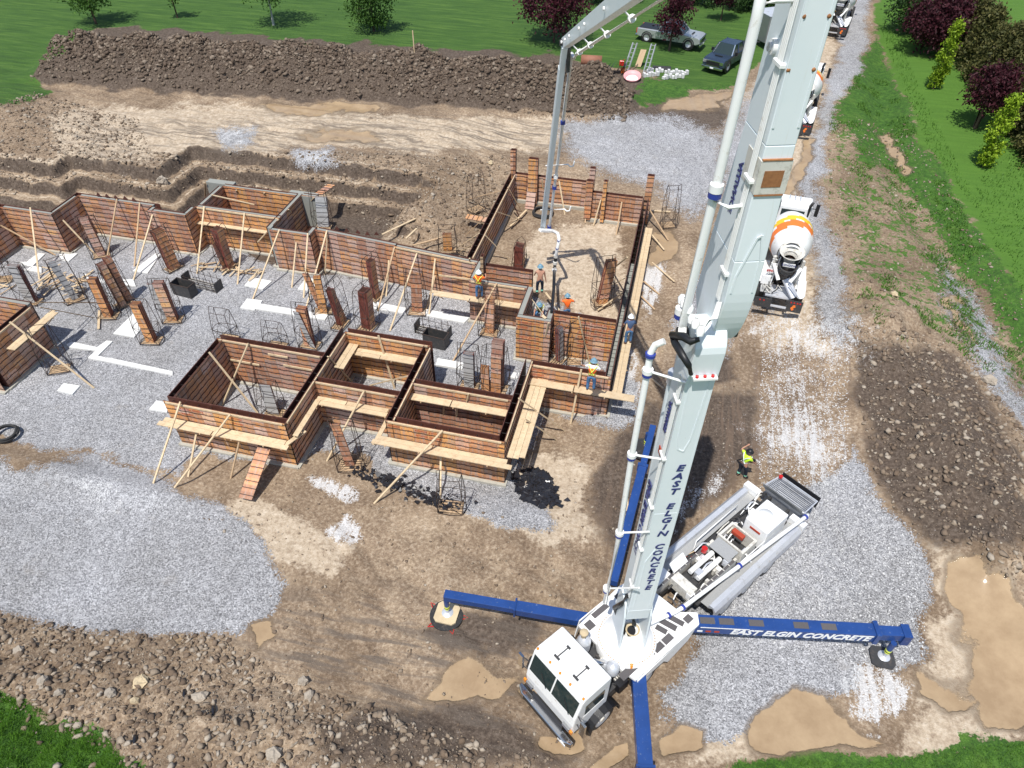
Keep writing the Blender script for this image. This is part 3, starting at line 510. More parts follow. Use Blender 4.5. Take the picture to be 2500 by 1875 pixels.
def wall(name,label,P,Q,z0,z1,core=None,bt=(0,0),ft=(0,0),waler=True,foot=True,T=T_,mat='form_face',fsh=0.,open_ties=True):
    """P->Q is the near/right outer face line; wall body lies to the left of P->Q"""
    P=Vector((P[0],P[1],0)); Q=Vector((Q[0],Q[1],0)); d=(Q-P).normalized(); n=Vector((-d.y,d.x,0)); L=(Q-P).length
    e=empty(name,(P+Q)/2+n*T/2+Vector((0,0,z0)),label,'formwork','concrete wall forms of the basement'); o=e.location.copy()
    m1=MB(); sheet(m1,P+d*ft[0],Q-d*ft[1],z0,z1,-1,uoff=random.random()*9); m1.build('form_panel',[mat,'form_dark','form_bar'],e,o)
    m2=MB(); Pb=P+n*T+d*bt[0]; Qb=Q+n*T-d*bt[1]; sheet(m2,Pb,Qb,z0,z1+fsh-.004,1,uoff=random.random()*9); m2.build('form_panel',[mat,'form_dark','form_bar'],e,o)
    if core: 
        c=MB(); c.pbox(P+d*.035+n*.031+Vector((0,0,z0)),d*(L-.07),n*(T-.062),Vector((0,0,core-z0))); c.build('concrete_core',['concrete_wet'],e,o)
    if core is None or core<z1-.3:
        t=MB(); k=.3
        while k<L-.2:
            for zz in (z1-.14,z1-.75): t.beam(P+n*.03+d*k+Vector((0,0,zz)),P+n*(T-.03)+d*k+Vector((0,0,zz)),.02,.02)
            k+=.61
        if t.v:
            for zz in (z1-.14,z1-.75): t.beam(P+n*.045+d*.15+Vector((0,0,zz)),P+n*.045+d*(L-.15)+Vector((0,0,zz)),.012,.012)
            for k in (.15,L-.15): t.beam(P+n*.045+d*k+Vector((0,0,z1-.75)),P+n*.045+d*k+Vector((0,0,z1-.14)),.012,.012,up=n)
            t.build('tie_rods',['form_bar'],e,o)
    if waler:
        w=MB(); w.pbox(P+d*(ft[0]+.12)-n*.055+Vector((0,0,z1-.10)),d*(L-ft[0]-ft[1]-.24),n*.052,Vector((0,0,.085))); w.build('waler',['lumber'],e,o)
    if foot:
        zt[0]+=1; g=MB(); g.pbox(P-n*.16-d*.1+Vector((0,0,z0-.32)),d*(L+.2),n*(T+.32),Vector((0,0,.34+.0031*(zt[0]%9)))); g.build('footing',['footing'],e,o)
    return e
zt=[0]
def nz_(): zt[0]+=1; return 2.74+(zt[0]%7)*.0035
def WA(label,x0,x1,yf,core=None,z0=.06,**k): return wall('wall_form',label,(x0,yf),(x1,yf),z0,nz_(),core,**k)
def WB(label,xr,y0,y1,core=None,z0=.06,**k): return wall('wall_form',label,(xr,y0),(xr,y1),z0,nz_(),core,**k)
c_=2.68
WB('poured wall form entering from the left edge behind the wire cages',-38.75,23,30.12,c_,waler=False,bt=(0,-.3))
WA('leftmost poured rear wall form with a brace crossing its face',-38.75,-35.2,30.12,c_,waler=False,bt=(-.3,.31))
WB('shaded poured return wall form at the left zigzag of the rear wall',-35.2,30.43,32.49,c_,waler=False,bt=(0,-.31),ft=(-.31,0))
WA('poured rear wall form with dark wedges along its top edge',-35.2,-30.07,32.49,c_,waler=False,bt=(-.31,-.31))
WB('short poured jog form between the wedge topped wall and the next',-29.76,31.95,32.49,c_+.01,waler=False,foot=False)
WA('poured wall form with yellow boards left of the notched bay',-30.07,-27.5,31.95,c_,waler=False,bt=(.31,.31))
WB('poured return wall form left of the walkway plank bay',-27.5,32.26,33.05,c_+.004,waler=False,ft=(-.31,0))
WB('left wall form of the notched rear bay in shade',-27.22,33.36,35.76,c_+.004,waler=False,foot=False)
WA('poured front wall form of the notched rear bay above the long plank',-27.5,-21.95,33.05,c_,mat='form_gold',bt=(.0,.0))
WA('poured back wall form of the notched rear bay, seen from inside',-27.25,-22.3,35.76,c_,waler=False,mat='form_gold')
WB('poured right wall form of the notched rear bay',-21.95,31.95,36.05,c_+.006,waler=False,ft=(.3,0))
WA('poured front wall form of the small annex right of the bay',-21.95,-19.42,31.74,c_,waler=False,foot=True,bt=(.31,.31))
WB('shaded return wall form at the right side of the small annex',-19.42,32.05,32.7,c_+.003,waler=False,ft=(-.31,0))
WA('back wall form of the small annex with grey concrete top',-21.93,-20.95,35.9,c_,waler=False)
# widened concrete heads of the bay
for x0,x1,y0,y1,lb in [(-28.6,-26.75,36.02,36.5,'wide wet concrete head at the back left corner of the bay'),(-22.9,-21.06,35.87,36.42,'wide wet concrete head at the back right corner of the bay')]:
    m_=MB(); m_.box(x0,x1,y0,y1,.6,2.705); o=m_.build('concrete_pier',['concrete_wet'],origin=((x0+x1)/2,y0,.6)); tag(o,lb,'concrete pier')
wall('wall_form','long poured rear wall form behind the leaning braces at the middle',(-19.42,32.4),(-14.35,31.93),.06,2.742,c_,waler=False,bt=(.1,0))
wall('wall_form','poured rear wall form ending beside the worker with the back X vest',(-14.32,31.84),(-9.4,31.36),.06,2.75,c_,bt=(0,0))
wall('wall_form','poured short link wall form behind the plank worker',(-9.1,30.06),(-9.1,31.7),.06,2.747,c_+.004,waler=False,foot=False)
WA('red topped form of the rear room seen above the plank worker',-8.95,-6.3,31.2,None,waler=False,z0=.5)
WA('poured wall form under the two workers, with a plank along its face',-9.4,-6.25,29.72,c_,bt=(.31,0))
WB('poured wall form leading to the orange corner block',-5.94,27.58,30.03,c_+.005,waler=False,ft=(0,.3))
WA('orange corner block form with wet concrete top beside the kneeling worker',-6.25,-4.5,27.27,c_,waler=False,mat='form_gold',bt=(.3,.3))
WB('narrow end wall form at the right of the orange corner block',-4.5,27.58,28.35,c_+.006,waler=False,foot=False)
WA('stamped orange wall form below the kneeling worker in the orange shirt',-4.47,-1.38,27.98,None,mat='form_gold',waler=False)
# rear room
WB('empty left wall form of the rear room with dark gap inside',-9.8,31.7,41.9,None,z0=.95,waler=True)
WA('empty left back wall form of the rear room behind the boom tip',-9.8,-4.75,41.9,None,z0=.95,bt=(-.3,0),waler=False)
WA('empty right back wall form of the rear room with yellow end boards',-4.6,-1.4,40.68,None,z0=.95,waler=False)
wall('wall_form','long right wall form of the rear room half filled with concrete',(-1.04,24.0),(-1.04,41.0),.3,2.744,None,waler=False)
m_=MB(); m_.box(-1.315,-1.075,24.35,34.2,.3,2.2); o=m_.build('fresh_concrete',['concrete_wet'],origin=(-1.2,29,.3)); tag(o,'fresh concrete filling the near half of the long right wall form','concrete pour')
# front boxes
WA('front wall form of the large left box with a plank walkway and ramp',-19.7,-13.96,17.8,None,mat='form_gold')
WB('left wall form of the large left box, shaded inside',-19.39,18.11,22.17,None,waler=False)
WA('back wall form of the large left box, faded pink boards',-19.7,-14.27,22.17,None,bt=(0,.02))
WB('shared wall form between the large left box and the middle box',-13.96,17.8,24.42,None,bt=(.31,0),ft=(.0,.31),fsh=0)
WA('back wall form of the middle box below the rusty stacks',-13.96,-9.66,24.1,None,mat='form_gold')
WA('recessed front wall form between the two projecting boxes',-13.96,-9.98,20.55,None)
WB('shared wall form between the middle box and the right box',-9.66,19.03,24.1,None,bt=(0,0),ft=(0,0))
WA('front wall form of the right projecting box with stamped orange boards',-9.97,-4.78,19.03,None,mat='form_gold',bt=(.31,.31))
WA('back wall form of the right projecting box with an inner plank',-9.65,-5.1,21.5,None)
WB('long right wall form of the right projecting box beside a plank walk',-4.78,19.34,24.35,None,ft=(-.3,0))
WA('front right wall form where the blue helmet worker stands on the plank',-4.76,-1.05,24.0,None,bt=(0,.3))
# left box
WB('shaded end wall form of the box at the left edge',-30.0,19.0,22.2,None)
WA('poured back wall form of the box at the left edge',-38,-30.3,22.2,c_,mat='form_gold',waler=False)
WA('near wall form of the box at the left edge',-38,-30.0,18.7,None)
def stamps(x0,x1,yf,rows,every=1,ztop=2.74,p=.6):
    par=[o for o in C.objects if o.name.startswith('wall_form') and o.type=='EMPTY' and abs(o.location.y-(yf+.155))<.02 and x0-.5<=o.location.x<=x1+.5][0]
    x=x0+.35; 
    while x<x1-.25:
        if random.random()<p:
            for r in range(rows):
                if random.random()<.8:
                    f=random.random()<.45; text('stamped_word','ADVANCE',.115,'letter_red',Vector((x,yf-.003,ztop-.28-.305*r))-par.location,(-1 if f else 1,0,0),(0,0,-1 if f else 1),par,thick=.001,bold=.03)
        x+=.61*every
stamps(-6.25,-4.5,27.27,7,p=.8); stamps(-4.47,-1.38,27.98,6,p=.7); stamps(-9.97,-4.78,19.03,2,p=.75); stamps(-19.7,-13.96,17.8,2,p=.6); stamps(-4.76,-1.05,24.0,2,p=.5); stamps(-13.96,-9.66,24.1,1,p=.6)
# tall column forms rising above the rear room walls
def colform(x,y,z0,z1,w,mat,lb):
    e=empty('column_form',(x,y,z0),lb,'column form','tall column forms of the rear room'); o=e.location.copy()
    m_=MB(); sheet(m_,(x-w/2,y-.16),(x+w/2,y-.16),z0,z1,-1,uoff=random.random()*9); m_.build('form_panel',[mat,'form_dark','form_bar'],e,o)
    m_=MB(); sheet(m_,(x-w/2,y+.16),(x+w/2,y+.16),z0,z1-.005,1); m_.build('form_panel',[mat,'form_dark','form_bar'],e,o)
    m_=MB(); m_.box(x-w/2,x-w/2+.03,y-.129,y+.129,z0,z1-.01); m_.build('side_board',['form_dark'],e,o)
    m_=MB(); m_.box(x+w/2-.03,x+w/2,y-.129,y+.129,z0,z1-.01); m_.build('side_board',['form_dark'],e,o)
colform(-9.95,42.1,.95,4.3,.34,'form_face','tall dark column form at the back left corner of the rear room')
colform(-8.55,41.72,.95,4.05,.62,'form_gold','yellow column form left of the boom tip on the back wall')
colform(-4.72,41.5,.95,4.0,.35,'form_face','narrow dark column form at the step in the back wall')
colform(-4.72,40.6,.95,3.6,.42,'form_gold','yellow column form at the step in the back wall')
colform(-3.75,40.5,.95,3.75,.22,'form_gold','thin yellow board column right of the step in the back wall')
colform(-1.1,41.0,.95,4.2,.42,'form_face','tall red column form at the back right corner of the rear room')
colform(-9.0,31.05,.5,3.5,.16,'lumber_old','lone post standing beside the worker on the rear plank')
m_=MB(); m_.pbox((-9.75,40.9,.8),(.62,0,0),(0,-.9,2.0),(0,-.03,0)); 
# loose leaning form panels
def lpanel(p0,p1,w,lb,side,mat='form_face',h=None):
    p0=Vector(p0); p1=Vector(p1); d=(p1-p0); s=Vector(side).normalized()*w; n=d.cross(s).normalized()*.03; L=d.length; m_=MB()
    m_.pbox(p0,d,s,n,1); nn_=n.normalized()*.002; q=[p0+n+nn_,p0+n+nn_+d,p0+n+nn_+d+s,p0+n+nn_+s]; q2=[p0-nn_,p0-nn_+d,p0-nn_+d+s,p0-nn_+s]; uv=[(0,0),(0,L),(w,L),(w,0)]
    m_.add(q,[(0,1,2,3)],0,[uv]); m_.add(q2,[(0,1,2,3)],0,[uv]); k=.15
    while k<L: m_.pbox(p0+d*(k/L)+n+nn_,s,n*.8,d.normalized()*.03,2); m_.pbox(p0+d*(k/L)-nn_,s,-n*.8,d.normalized()*.03,2); k+=.305
    o=m_.build('form_board',[mat,'form_dark','form_bar'],origin=p0); return tag(o,lb,'form board')
lpanel(Wz('4',770,1540,.3),Wz('4',945,1075,1.52),.62,'red stamped form board laid as a ramp up to the front plank walkway',(1,0,0),'form_face')
lpanel((-8.9,41.0,.85),(-8.9,41.85,2.3),.6,'pinkish form board leaning on the back wall of the rear room',(1,0,0))
lpanel(Wz('3',430,370,2.5),Wz('3',505,540,.9),.35,'short form board leaning in the back left corner of the rear room',(.5,-.8,0))
lpanel(Wz('b',1850,230,2.3),Wz('b',1990,130,2.35),.5,'weathered form board bridging the bank beside the annex',(.9,.1,-.05))
lpanel(Wz('3',125,520,1.6),Wz('3',270,545,1.6),.55,'brown form board bridging to the left wall of the rear room',(0,-1,0))
# ---------------- timber braces ----------------
BR=0
def board(name,p,q,w,h,lb,cat,group,mat='lumber',up=Vector((0,0,1))):
    m_=MB(); m_.beam(p,q,w,h,0,up); o=m_.build(name,[mat],origin=p); return tag(o,lb,cat,group)
def brace(z,x,y,ax,val,x2,y2,lb,h=0.,w=.085,mat=None):
    a=Wy(z,x,y,val) if ax=='y' else (Wx(z,x,y,val) if ax=='x' else Wz(z,x,y,val))
    g=Wz(z,x2,y2,h); 
    if h==0.: g=Wz(z,x2,y2,gz(g.x,g.y)+.03)
    d=(a-g).normalized(); up=Vector((0,0,1)) 
    board('timber_brace',g-d*.05,a+d*.08,w,.045,lb,'timber brace','timber braces propping the wall forms',mat or ('lumber' if random.random()<.75 else 'lumber_old'),up)
for a in [
('a',410,330,'y',30.0,530,1275,'upright brace on the leftmost rear wall, its foot beside the white slab'),
('a',0,550,'x',-38.7,740,950,'long low brace sloping in from the left edge across the leftmost rear wall'),
('a',860,495,'x',-35.1,1305,965,'brace leaning from the shaded zigzag return wall'),
('a',1575,215,'y',32.4,1440,1030,'pale brace from the wedge topped wall down to the tall stack'),
('a',1885,265,'y',32.4,1815,1100,'brace near the right end of the wedge topped wall'),
('a',2055,425,'y',31.9,1805,1280,'long brace from the jog, crossing left of a red stack'),
('b',655,385,'y',32.95,580,1090,'brace at the left end of the bay plank walkway'),
('b',1090,455,'y',32.95,1018,1205,'brace at the middle of the bay plank walkway'),
('b',1465,635,'y',31.65,1185,1365,'longest brace, from the annex corner over the white square pad'),
('b',1650,775,'y',31.65,1605,1240,'short brace halfway up the annex front wall'),
('b',1775,675,'y',31.65,1732,1350,'brace at the right corner of the annex ending on a white pad'),
('b',1980,645,'y',32.25,1765,1440,'slanting brace just right of the annex, behind the yellow stack'),
('b',1985,700,'y',32.25,1960,1110,'short upright brace paired behind the slanting one by the annex'),
('2',1245,620,'y',31.85,1125,1080,'brace left of the dark stack in the middle of the rear wall'),
('2',1205,720,'y',31.85,1185,970,'short shaded brace behind the middle of the rear wall'),
('2',1415,650,'y',31.75,1215,1225,'long pale brace passing behind the mesh cage with one leaning board'),
('2',1548,680,'y',31.7,1500,1115,'upright brace left of the plank where the X vest worker stands'),
('2',1550,810,'y',31.7,1480,1070,'lower brace crossing behind the upright one near the plank'),
('3',140,850,'y',31.3,145,970,'stub of timber standing on the wall behind the X vest worker'),
('3',335,1040,'y',29.6,20,1600,'long brace below the plank worker running down left over the gravel'),
('3',720,1330,'y',27.15,665,1585,'pale brace on the orange corner block'),
('3',945,1285,'y',27.9,1025,1620,'brace on the stamped orange wall reaching the front worker'),
('4',845,305,'y',22.05,640,790,'brace on the back wall inside the large left box'),
('4',540,375,'x',-19.3,920,850,'brace crossing the large left box from its shaded wall'),
('4',295,780,'y',17.7,80,1430,'leftmost outside brace of the large left box'),
('4',695,880,'y',17.7,250,1465,'longest outside brace of the large left box'),
('4',430,1020,'y',17.4,365,1365,'short post brace under the plank at the left of the large box'),
('4',780,1075,'y',17.3,710,1380,'short post brace under the plank left of the ramp'),
('2',1130,1275,'y',24.0,1245,1650,'brace inside the middle box on its back wall'),
('4',1500,405,'x',-13.9,1690,605,'brace inside the middle box on its left wall'),
('5',475,560,'x',-10.05,180,632,'long low timber crossing the floor of the middle box'),
('4',1785,685,'y',20.45,1490,1240,'brace on the recessed wall passing behind the mesh cage'),
('5',755,1010,'y',18.95,215,1585,'long front brace of the right projecting box'),
('5',750,1210,'y',18.9,745,1550,'upright post under the front plank of the right projecting box'),
('5',975,710,'y',21.4,915,980,'brace inside the right projecting box on its back wall'),
('5',775,810,'y',21.35,770,955,'left short post under the inner plank of the right box'),
('5',882,825,'y',21.35,875,975,'right short post under the inner plank of the right box'),
('5',1390,745,'x',-4.7,1755,1000,'upper side brace beside the plank walk of the right box'),
('5',1440,910,'x',-4.3,1690,1075,'lower side brace beside the plank walk of the right box'),
('d',1065,350,'y',23.9,905,1170,'brace on the front right wall left of the blue helmet worker'),
('3',1455,470,'x',-1.,1600,710,'farthest outside brace on the long right wall, by the wire cage'),
('3',1430,610,'x',-1.,1570,780,'second farthest outside brace on the long right wall'),
('3',1395,800,'x',-1.,1645,1015,'outside brace of the long right wall crossing the white stone patch'),
('3',1360,965,'x',-1.,1535,1110,'outside brace of the long right wall at the near end of the white patch'),
('3',1340,1065,'x',-1.,1500,1220,'outside brace of the long right wall just behind the blue shirt worker'),
('3',1320,1190,'x',-1.,1720,1290,'long flat brace from the blue shirt worker toward the boom'),
('3',1370,1400,'x',-.8,1560,1530,'brace below the blue shirt worker toward the elbow pipe'),
('3',1250,1540,'x',-1.,1560,1800,'nearest outside brace on the long right wall'),
('3',1300,840,'x',-1.42,1185,930,'farthest inside brace on the long right wall'),
('3',1290,990,'x',-1.42,1160,1060,'middle inside brace on the long right wall'),
('3',1275,1095,'x',-1.42,1090,1225,'nearest inside brace on the long right wall'),
('3',675,275,'y',41.8,690,420,'brace behind the boom tip on the back wall of the rear room'),
('3',800,285,'y',41.8,840,520,'brace right of the boom tip on the back wall'),
('3',992,420,'y',41.2,992,580,'upright brace at the step of the back wall'),
('3',1105,425,'y',40.6,1055,600,'slanting brace right of the step of the back wall'),
('3',1260,440,'y',40.6,1220,670,'brace in front of the yellow end boards of the back wall'),
('3',425,330,'x',-9.75,525,500,'far inside brace in the back left corner of the rear room'),
('3',345,505,'x',-9.75,525,565,'flat timber kicker on the left wall of the rear room'),
('3',255,675,'x',-9.75,425,850,'near inside brace on the left wall of the rear room'),
('3',365,350,'x',-10.15,130,410,'farthest outside brace on the left wall of the rear room'),
('3',265,530,'x',-10.15,115,675,'second outside brace on the left wall of the rear room'),
('3',205,665,'x',-10.15,40,775,'third outside brace on the left wall of the rear room'),
('3',180,730,'x',-10.15,60,805,'nearest outside brace on the left wall of the rear room'),
('e',150,490,'x',-29.9,1260,1360,'long thick timber brace from the box at the left edge out over the gravel'),
('b',1840,280,'y',35.8,1590,550,'timber crossing the small annex from its back wall'),
('b',1570,410,'x',-21.9,1730,630,'timber crossing the small annex from its left wall'),
('b',1005,200,'y',35.7,1020,400,'left upright timber inside the notched bay'),
('b',1305,230,'y',35.7,1315,445,'right upright timber inside the notched bay'),
('b',665,120,'x',-28.6,668,260,'upright timber outside the back left of the notched bay')]: brace(*a)
brace('e',500,212,'z',2.6,1390,213,'thin straight timber spanning from the left box to the yellow stack',w=.05)
brace('e',560,280,'z',2.4,1255,415,'thin dark rod leaning from the left box to the gravel',w=.04,mat='lumber_old')
brace('b',1450,520,'z',2.75,1240,750,'loose timber hung over the corner left of the annex',h=1.4)
brace('b',750,250,'z',2.72,1190,350,'timber lying across the corner of the notched bay',h=2.0)
brace('3',1215,470,'z',3.0,1040,490,'short timber across the mud right of the rear room cage',h=1.0) if 0 else None
for z,x,y,x2,y2,h,lb in [('2',1155,520,1470,370,1.4,'long timber leaning on the dig bank left of the rear room'),('2',1330,550,1410,475,1.5,'short timber standing on the bank below the long leaning one'),('2',1380,600,1640,530,1.2,'dark timber lying on the bank behind the rear wall'),('3',1480,495,1620,505,1.0,'board lying beside the wire cage outside the right wall'),('e',1340,320,1330,570,.05,'short offcut stake standing beside the yellow stack'),('3',440,610,560,490,1.0,'warped plank lying in the back left of the rear room'),('h',265,390,270,490,.35,'small offcut of wood on the mud left of the boom'),('3',700,1100,800,1230,1.0,'shovel-like timber lying beside the hose')]:
    board('timber_offcut',Wz(z,x,y,h+.05),Wz(z,x2,y2,h+.05),.12,.04,lb,'timber','loose timbers on the site','lumber_old' if 'dark' in lb else 'lumber')
# ---------------- plank walkways ----------------
def planks(z,xa,ya,xb,yb,ax,val,out,n,lb,over=(0,0),w=.24,segs=((0,1),)):
    a=(Wy if ax=='y' else Wx)(z,xa,ya,val); b_=(Wy if ax=='y' else Wx)(z,xb,yb,val); h=(a.z+b_.z)/2
    a.z=b_.z=h; d=(b_-a).normalized(); a=a-d*over[0]; b_=b_+d*over[1]; o=Vector(out)
    for k in range(n):
        j0=random.uniform(-.15,.15); j1=random.uniform(-.15,.15); c=o*(.06+w/2+k*(w+.012)); s_=random.random()<.6
        ends=[(0,1)] if not s_ else [(0,.42),(.43,1)]
        for q0,q1 in ends:
            p0=a+(b_-a)*q0+d*(j0 if q0==0 else 0)+c; p1=a+(b_-a)*q1+d*(j1 if q1==1 else 0)+c; zz=Vector((0,0,.003*k+(.004 if q0 else 0)+random.uniform(0,.012)))
            board('plank',p0+zz,p1+zz,w,.04,(('inner board' if k==0 else 'outer board' if k==n-1 else 'middle board')+(('' if not s_ else ', left half' if ax=='y' else ', far half') if q0==0 else (', right half' if ax=='y' else ', near half'))+' of the '+lb) if n>1 or s_ else 'board of the '+lb,'plank','plank walkway boards','lumber')
    # brackets
    k=.5; L=(b_-a).length
    while k<L:
        p=a+d*k; m_=MB(); m_.beam(p+Vector((0,0,-.04)),p+o*(w*n+.1)+Vector((0,0,-.04)),.05,.05); m_.beam(p+o*(w*n)+Vector((0,0,-.06)),p+o*.03+Vector((0,0,-.5)),.04,.04); ob=m_.build('walkway_bracket',['lumber_old'],origin=p+Vector((0,0,-.5))); tag(ob,'wooden bracket under the '+lb.replace('walkway ','walk ')+', %s along'%(['first','second','third','fourth','fifth','sixth','seventh','eighth','ninth','tenth','eleventh','twelfth'][int(k/1.5)]),'bracket','brackets under the plank walkways'); k+=1.5
planks('4',300,915,1165,1068,'y',17.75,(0,-1,0),2,'walkway on the front of the large left box',(.7,.1))
planks('4',1405,715,2010,820,'y',20.5,(0,-1,0),2,'walkway on the recessed wall')
planks('4',1385,735,1200,1050,'x',-13.9,(1,0,0),1,'walkway on the right side of the large left box')
planks('f',1220,1270,2080,1395,'y',24.05,(0,-1,0),2,'walkway inside the back of the middle box')
planks('f',1100,1240,880,1530,'x',-13.92,(1,0,0),2,'walkway inside the left of the middle box')
planks('5',300,1045,1262,1220,'y',18.98,(0,-1,0),2,'walkway on the front of the right projecting box',(.3,.3))
planks('5',530,695,1290,825,'y',21.44,(0,-1,0),1,'walkway inside the right projecting box',w=.4)
planks('5',1480,625,1275,1165,'x',-4.72,(1,0,0),3,'walkway on the right side of the right projecting box')
planks('d',300,450,1560,670,'y',23.93,(0,-1,0),1,'walkway under the blue helmet worker',(0,1.0),w=.42)
for k_,(ya_,yb_) in enumerate([(24.2,28.0),(28.03,31.8),(31.83,35.6),(35.63,39.4)]):
    for j_ in (0,1): board('plank',Vector((-.86+.25*j_,ya_,1.5+.004*j_)),Vector((-.86+.25*j_,yb_,1.5+.003*k_)),.24,.04,('inner' if j_==0 else 'outer')+' board of the long outside walkway, '+['nearest','second nearest','third nearest','farthest'][k_]+' length','plank','plank walkway boards','lumber')
    b0=Vector((-.98,(ya_+yb_)/2,1.45)); mm=MB(); mm.beam(b0,b0+Vector((.55,0,0)),.05,.05); mm.beam(b0+Vector((.5,0,-.02)),b0+Vector((.05,0,-.45)),.04,.04); tag(mm.build('walkway_bracket',['lumber_old'],origin=b0),'wooden bracket under the '+['nearest','second nearest','third nearest','farthest'][k_]+' boards of the long outside walkway','bracket','brackets under the plank walkways')
planks('b',600,520,1380,640,'y',33.0,(0,-1,0),1,'walkway on the front of the notched bay',w=.3)
planks('p',690,590,1240,680,'y',29.65,(0,-1,0),2,'walkway under the X vest worker',(1.9,.1),w=.22)
planks('e',700,350,60,790,'x',-29.95,(1,0,0),2,'walkway on the shaded end of the left edge box')
board('plank',Wz('4',1105,1150,1.75),Wz('4',1310,1000,1.75),.2,.04,'grey skewed plank end over the corner of the large left box','plank','loose plank ends')
board('plank',Wz('5',210,1115,1.5),Wz('5',325,900,1.55),.2,.04,'skewed plank end left of the right projecting box','plank','loose plank ends')
for z,x,y,x2,y2,Y,lb in [('4',705,425,940,470,22.1,'short board nailed high on the back wall inside the large left box'),('4',1135,470,1370,512,22.1,'second board nailed on the back wall inside the large left box'),('4',1010,380,1170,408,22.1,'dark slat on the back wall inside the large left box'),('p',385,388,760,440,31.3,'long slat nailed on the rear wall left of the X vest worker')]:
    board('nailed_board',Wy(z,x,y,Y),Wy(z,x2,y2,Y),.04,.1,lb,'board','boards nailed to the forms','lumber')
# dark wedges on two rear walls
for Yw,L_ in ((32.72,[('a',1325,150),('a',1440,165),('a',1560,185),('a',1685,195),('a',1800,215)]),(32.6,[('2',820,480),('2',893,495),('2',975,508),('2',1045,520),('2',1112,520)])):
    for i,(z,x,y) in enumerate(L_):
        p=Wz(z,x,y,2.8); m_=MB(); m_.prism([(0,0),(.3,0),(.15,.22)],p-Vector((.15,0,.05)),(1,0,0),(0,0,1),(0,.06,0)); o=m_.build('form_wedge',['form_dark'],origin=p); tag(o,('dark triangular wedge on top of the %s wall'%('wedge topped' if Yw>32.7 else 'middle rear'))+(', '+['leftmost','second from left','middle','second from right','rightmost'][i]),'wedge','wedges on the wall tops')
# ---------------- concrete pads and strips on the gravel ----------------
def flat(name,z,pts,lb,cat,h=.05,mat='pad_concrete',grp='concrete pads on the gravel'):
    P=[Wz(z,x,y,h) for x,y in pts]; o=P[0]; m_=MB(); n=len(P)
    A_=sum(P[i].x*P[(i+1)%n].y-P[(i+1)%n].x*P[i].y for i in range(n))
    if A_<0: P=P[::-1]
    lo=[Vector((p.x,p.y,-.03)) for p in P]; m_.add(P+lo,[tuple(range(n))]+[(i+n,(i+1)%n+n,(i+1)%n,i) for i in range(n)]); ob=m_.build(name,[mat],origin=Vector((o.x,o.y,0))); return tag(ob,lb,cat,grp)
for z,pts,lb in [('a',[(400,1110),(250,1050),(360,1045),(510,930),(610,935),(440,1100),(560,1120),(560,1190),(320,1150)],'long white footing slab under the braces at the far left'),
 ('a',[(1790,1165),(2100,930),(2160,950),(1990,1200)],'white footing slab left of the bay stacks'),('b',[(1090,1225),(1165,1135),(1390,1175),(1290,1265)],'square white pad right of the rack of rods'),
 ('b',[(1665,1265),(1760,1140),(1890,1160),(1900,1290)],'white pad behind the yellow stack'),('b',[(1045,1465),(1120,1365),(1285,1385),(1265,1420),(1995,1540),(1960,1595),(1210,1475),(1200,1490)],'long white footing strip with a wide square head'),
 ('2',[(1080,1010),(1330,1060),(1320,1100),(1075,1060)],'white footing strip behind the middle stacks'),('2',[(1480,1070),(1800,1130),(1760,1170),(1420,1105)],'white footing strip behind the dark steel bin'),
 ('e',[(1525,630),(1830,330),(1960,500),(1810,680)],'pale slab beside the nearest left stack'),('e',[(770,1400),(860,1300),(1080,1335),(975,1450)],'small speckled square pad near the left edge box'),
 ('4',[(45,825),(105,755),(210,775),(190,850)],'white pad left of the large box'),('2',[(1565,1430),(1760,1465),(1745,1510),(1550,1480)],'white footing piece right of the middle box'),('5',[(1290,520),(1385,530),(1375,575),(1285,565)],'small white footing piece left of the front right wall'),
 ('e',[(900,780),(960,740),(1310,815),(1440,725),(1520,735),(1320,930),(1440,960),(1430,1005),(1185,960),(1290,860),(930,815)],'zigzag white footing in front of the left stacks'),('e',[(1440,960),(1460,955),(2330,1140),(2330,1190),(1425,1005)],'straight white footing running to the large left box'),
 ('1',[(620,800),(680,850),(980,850),(1000,900),(640,860)],'white slab under the tall left stacks'),('a',[(780,940),(1050,930),(930,1035),(840,1020)],'stained footing corner below the zigzag wall')]: flat('footing_slab',z,pts,lb,'concrete slab',.07+random.random()*.02)
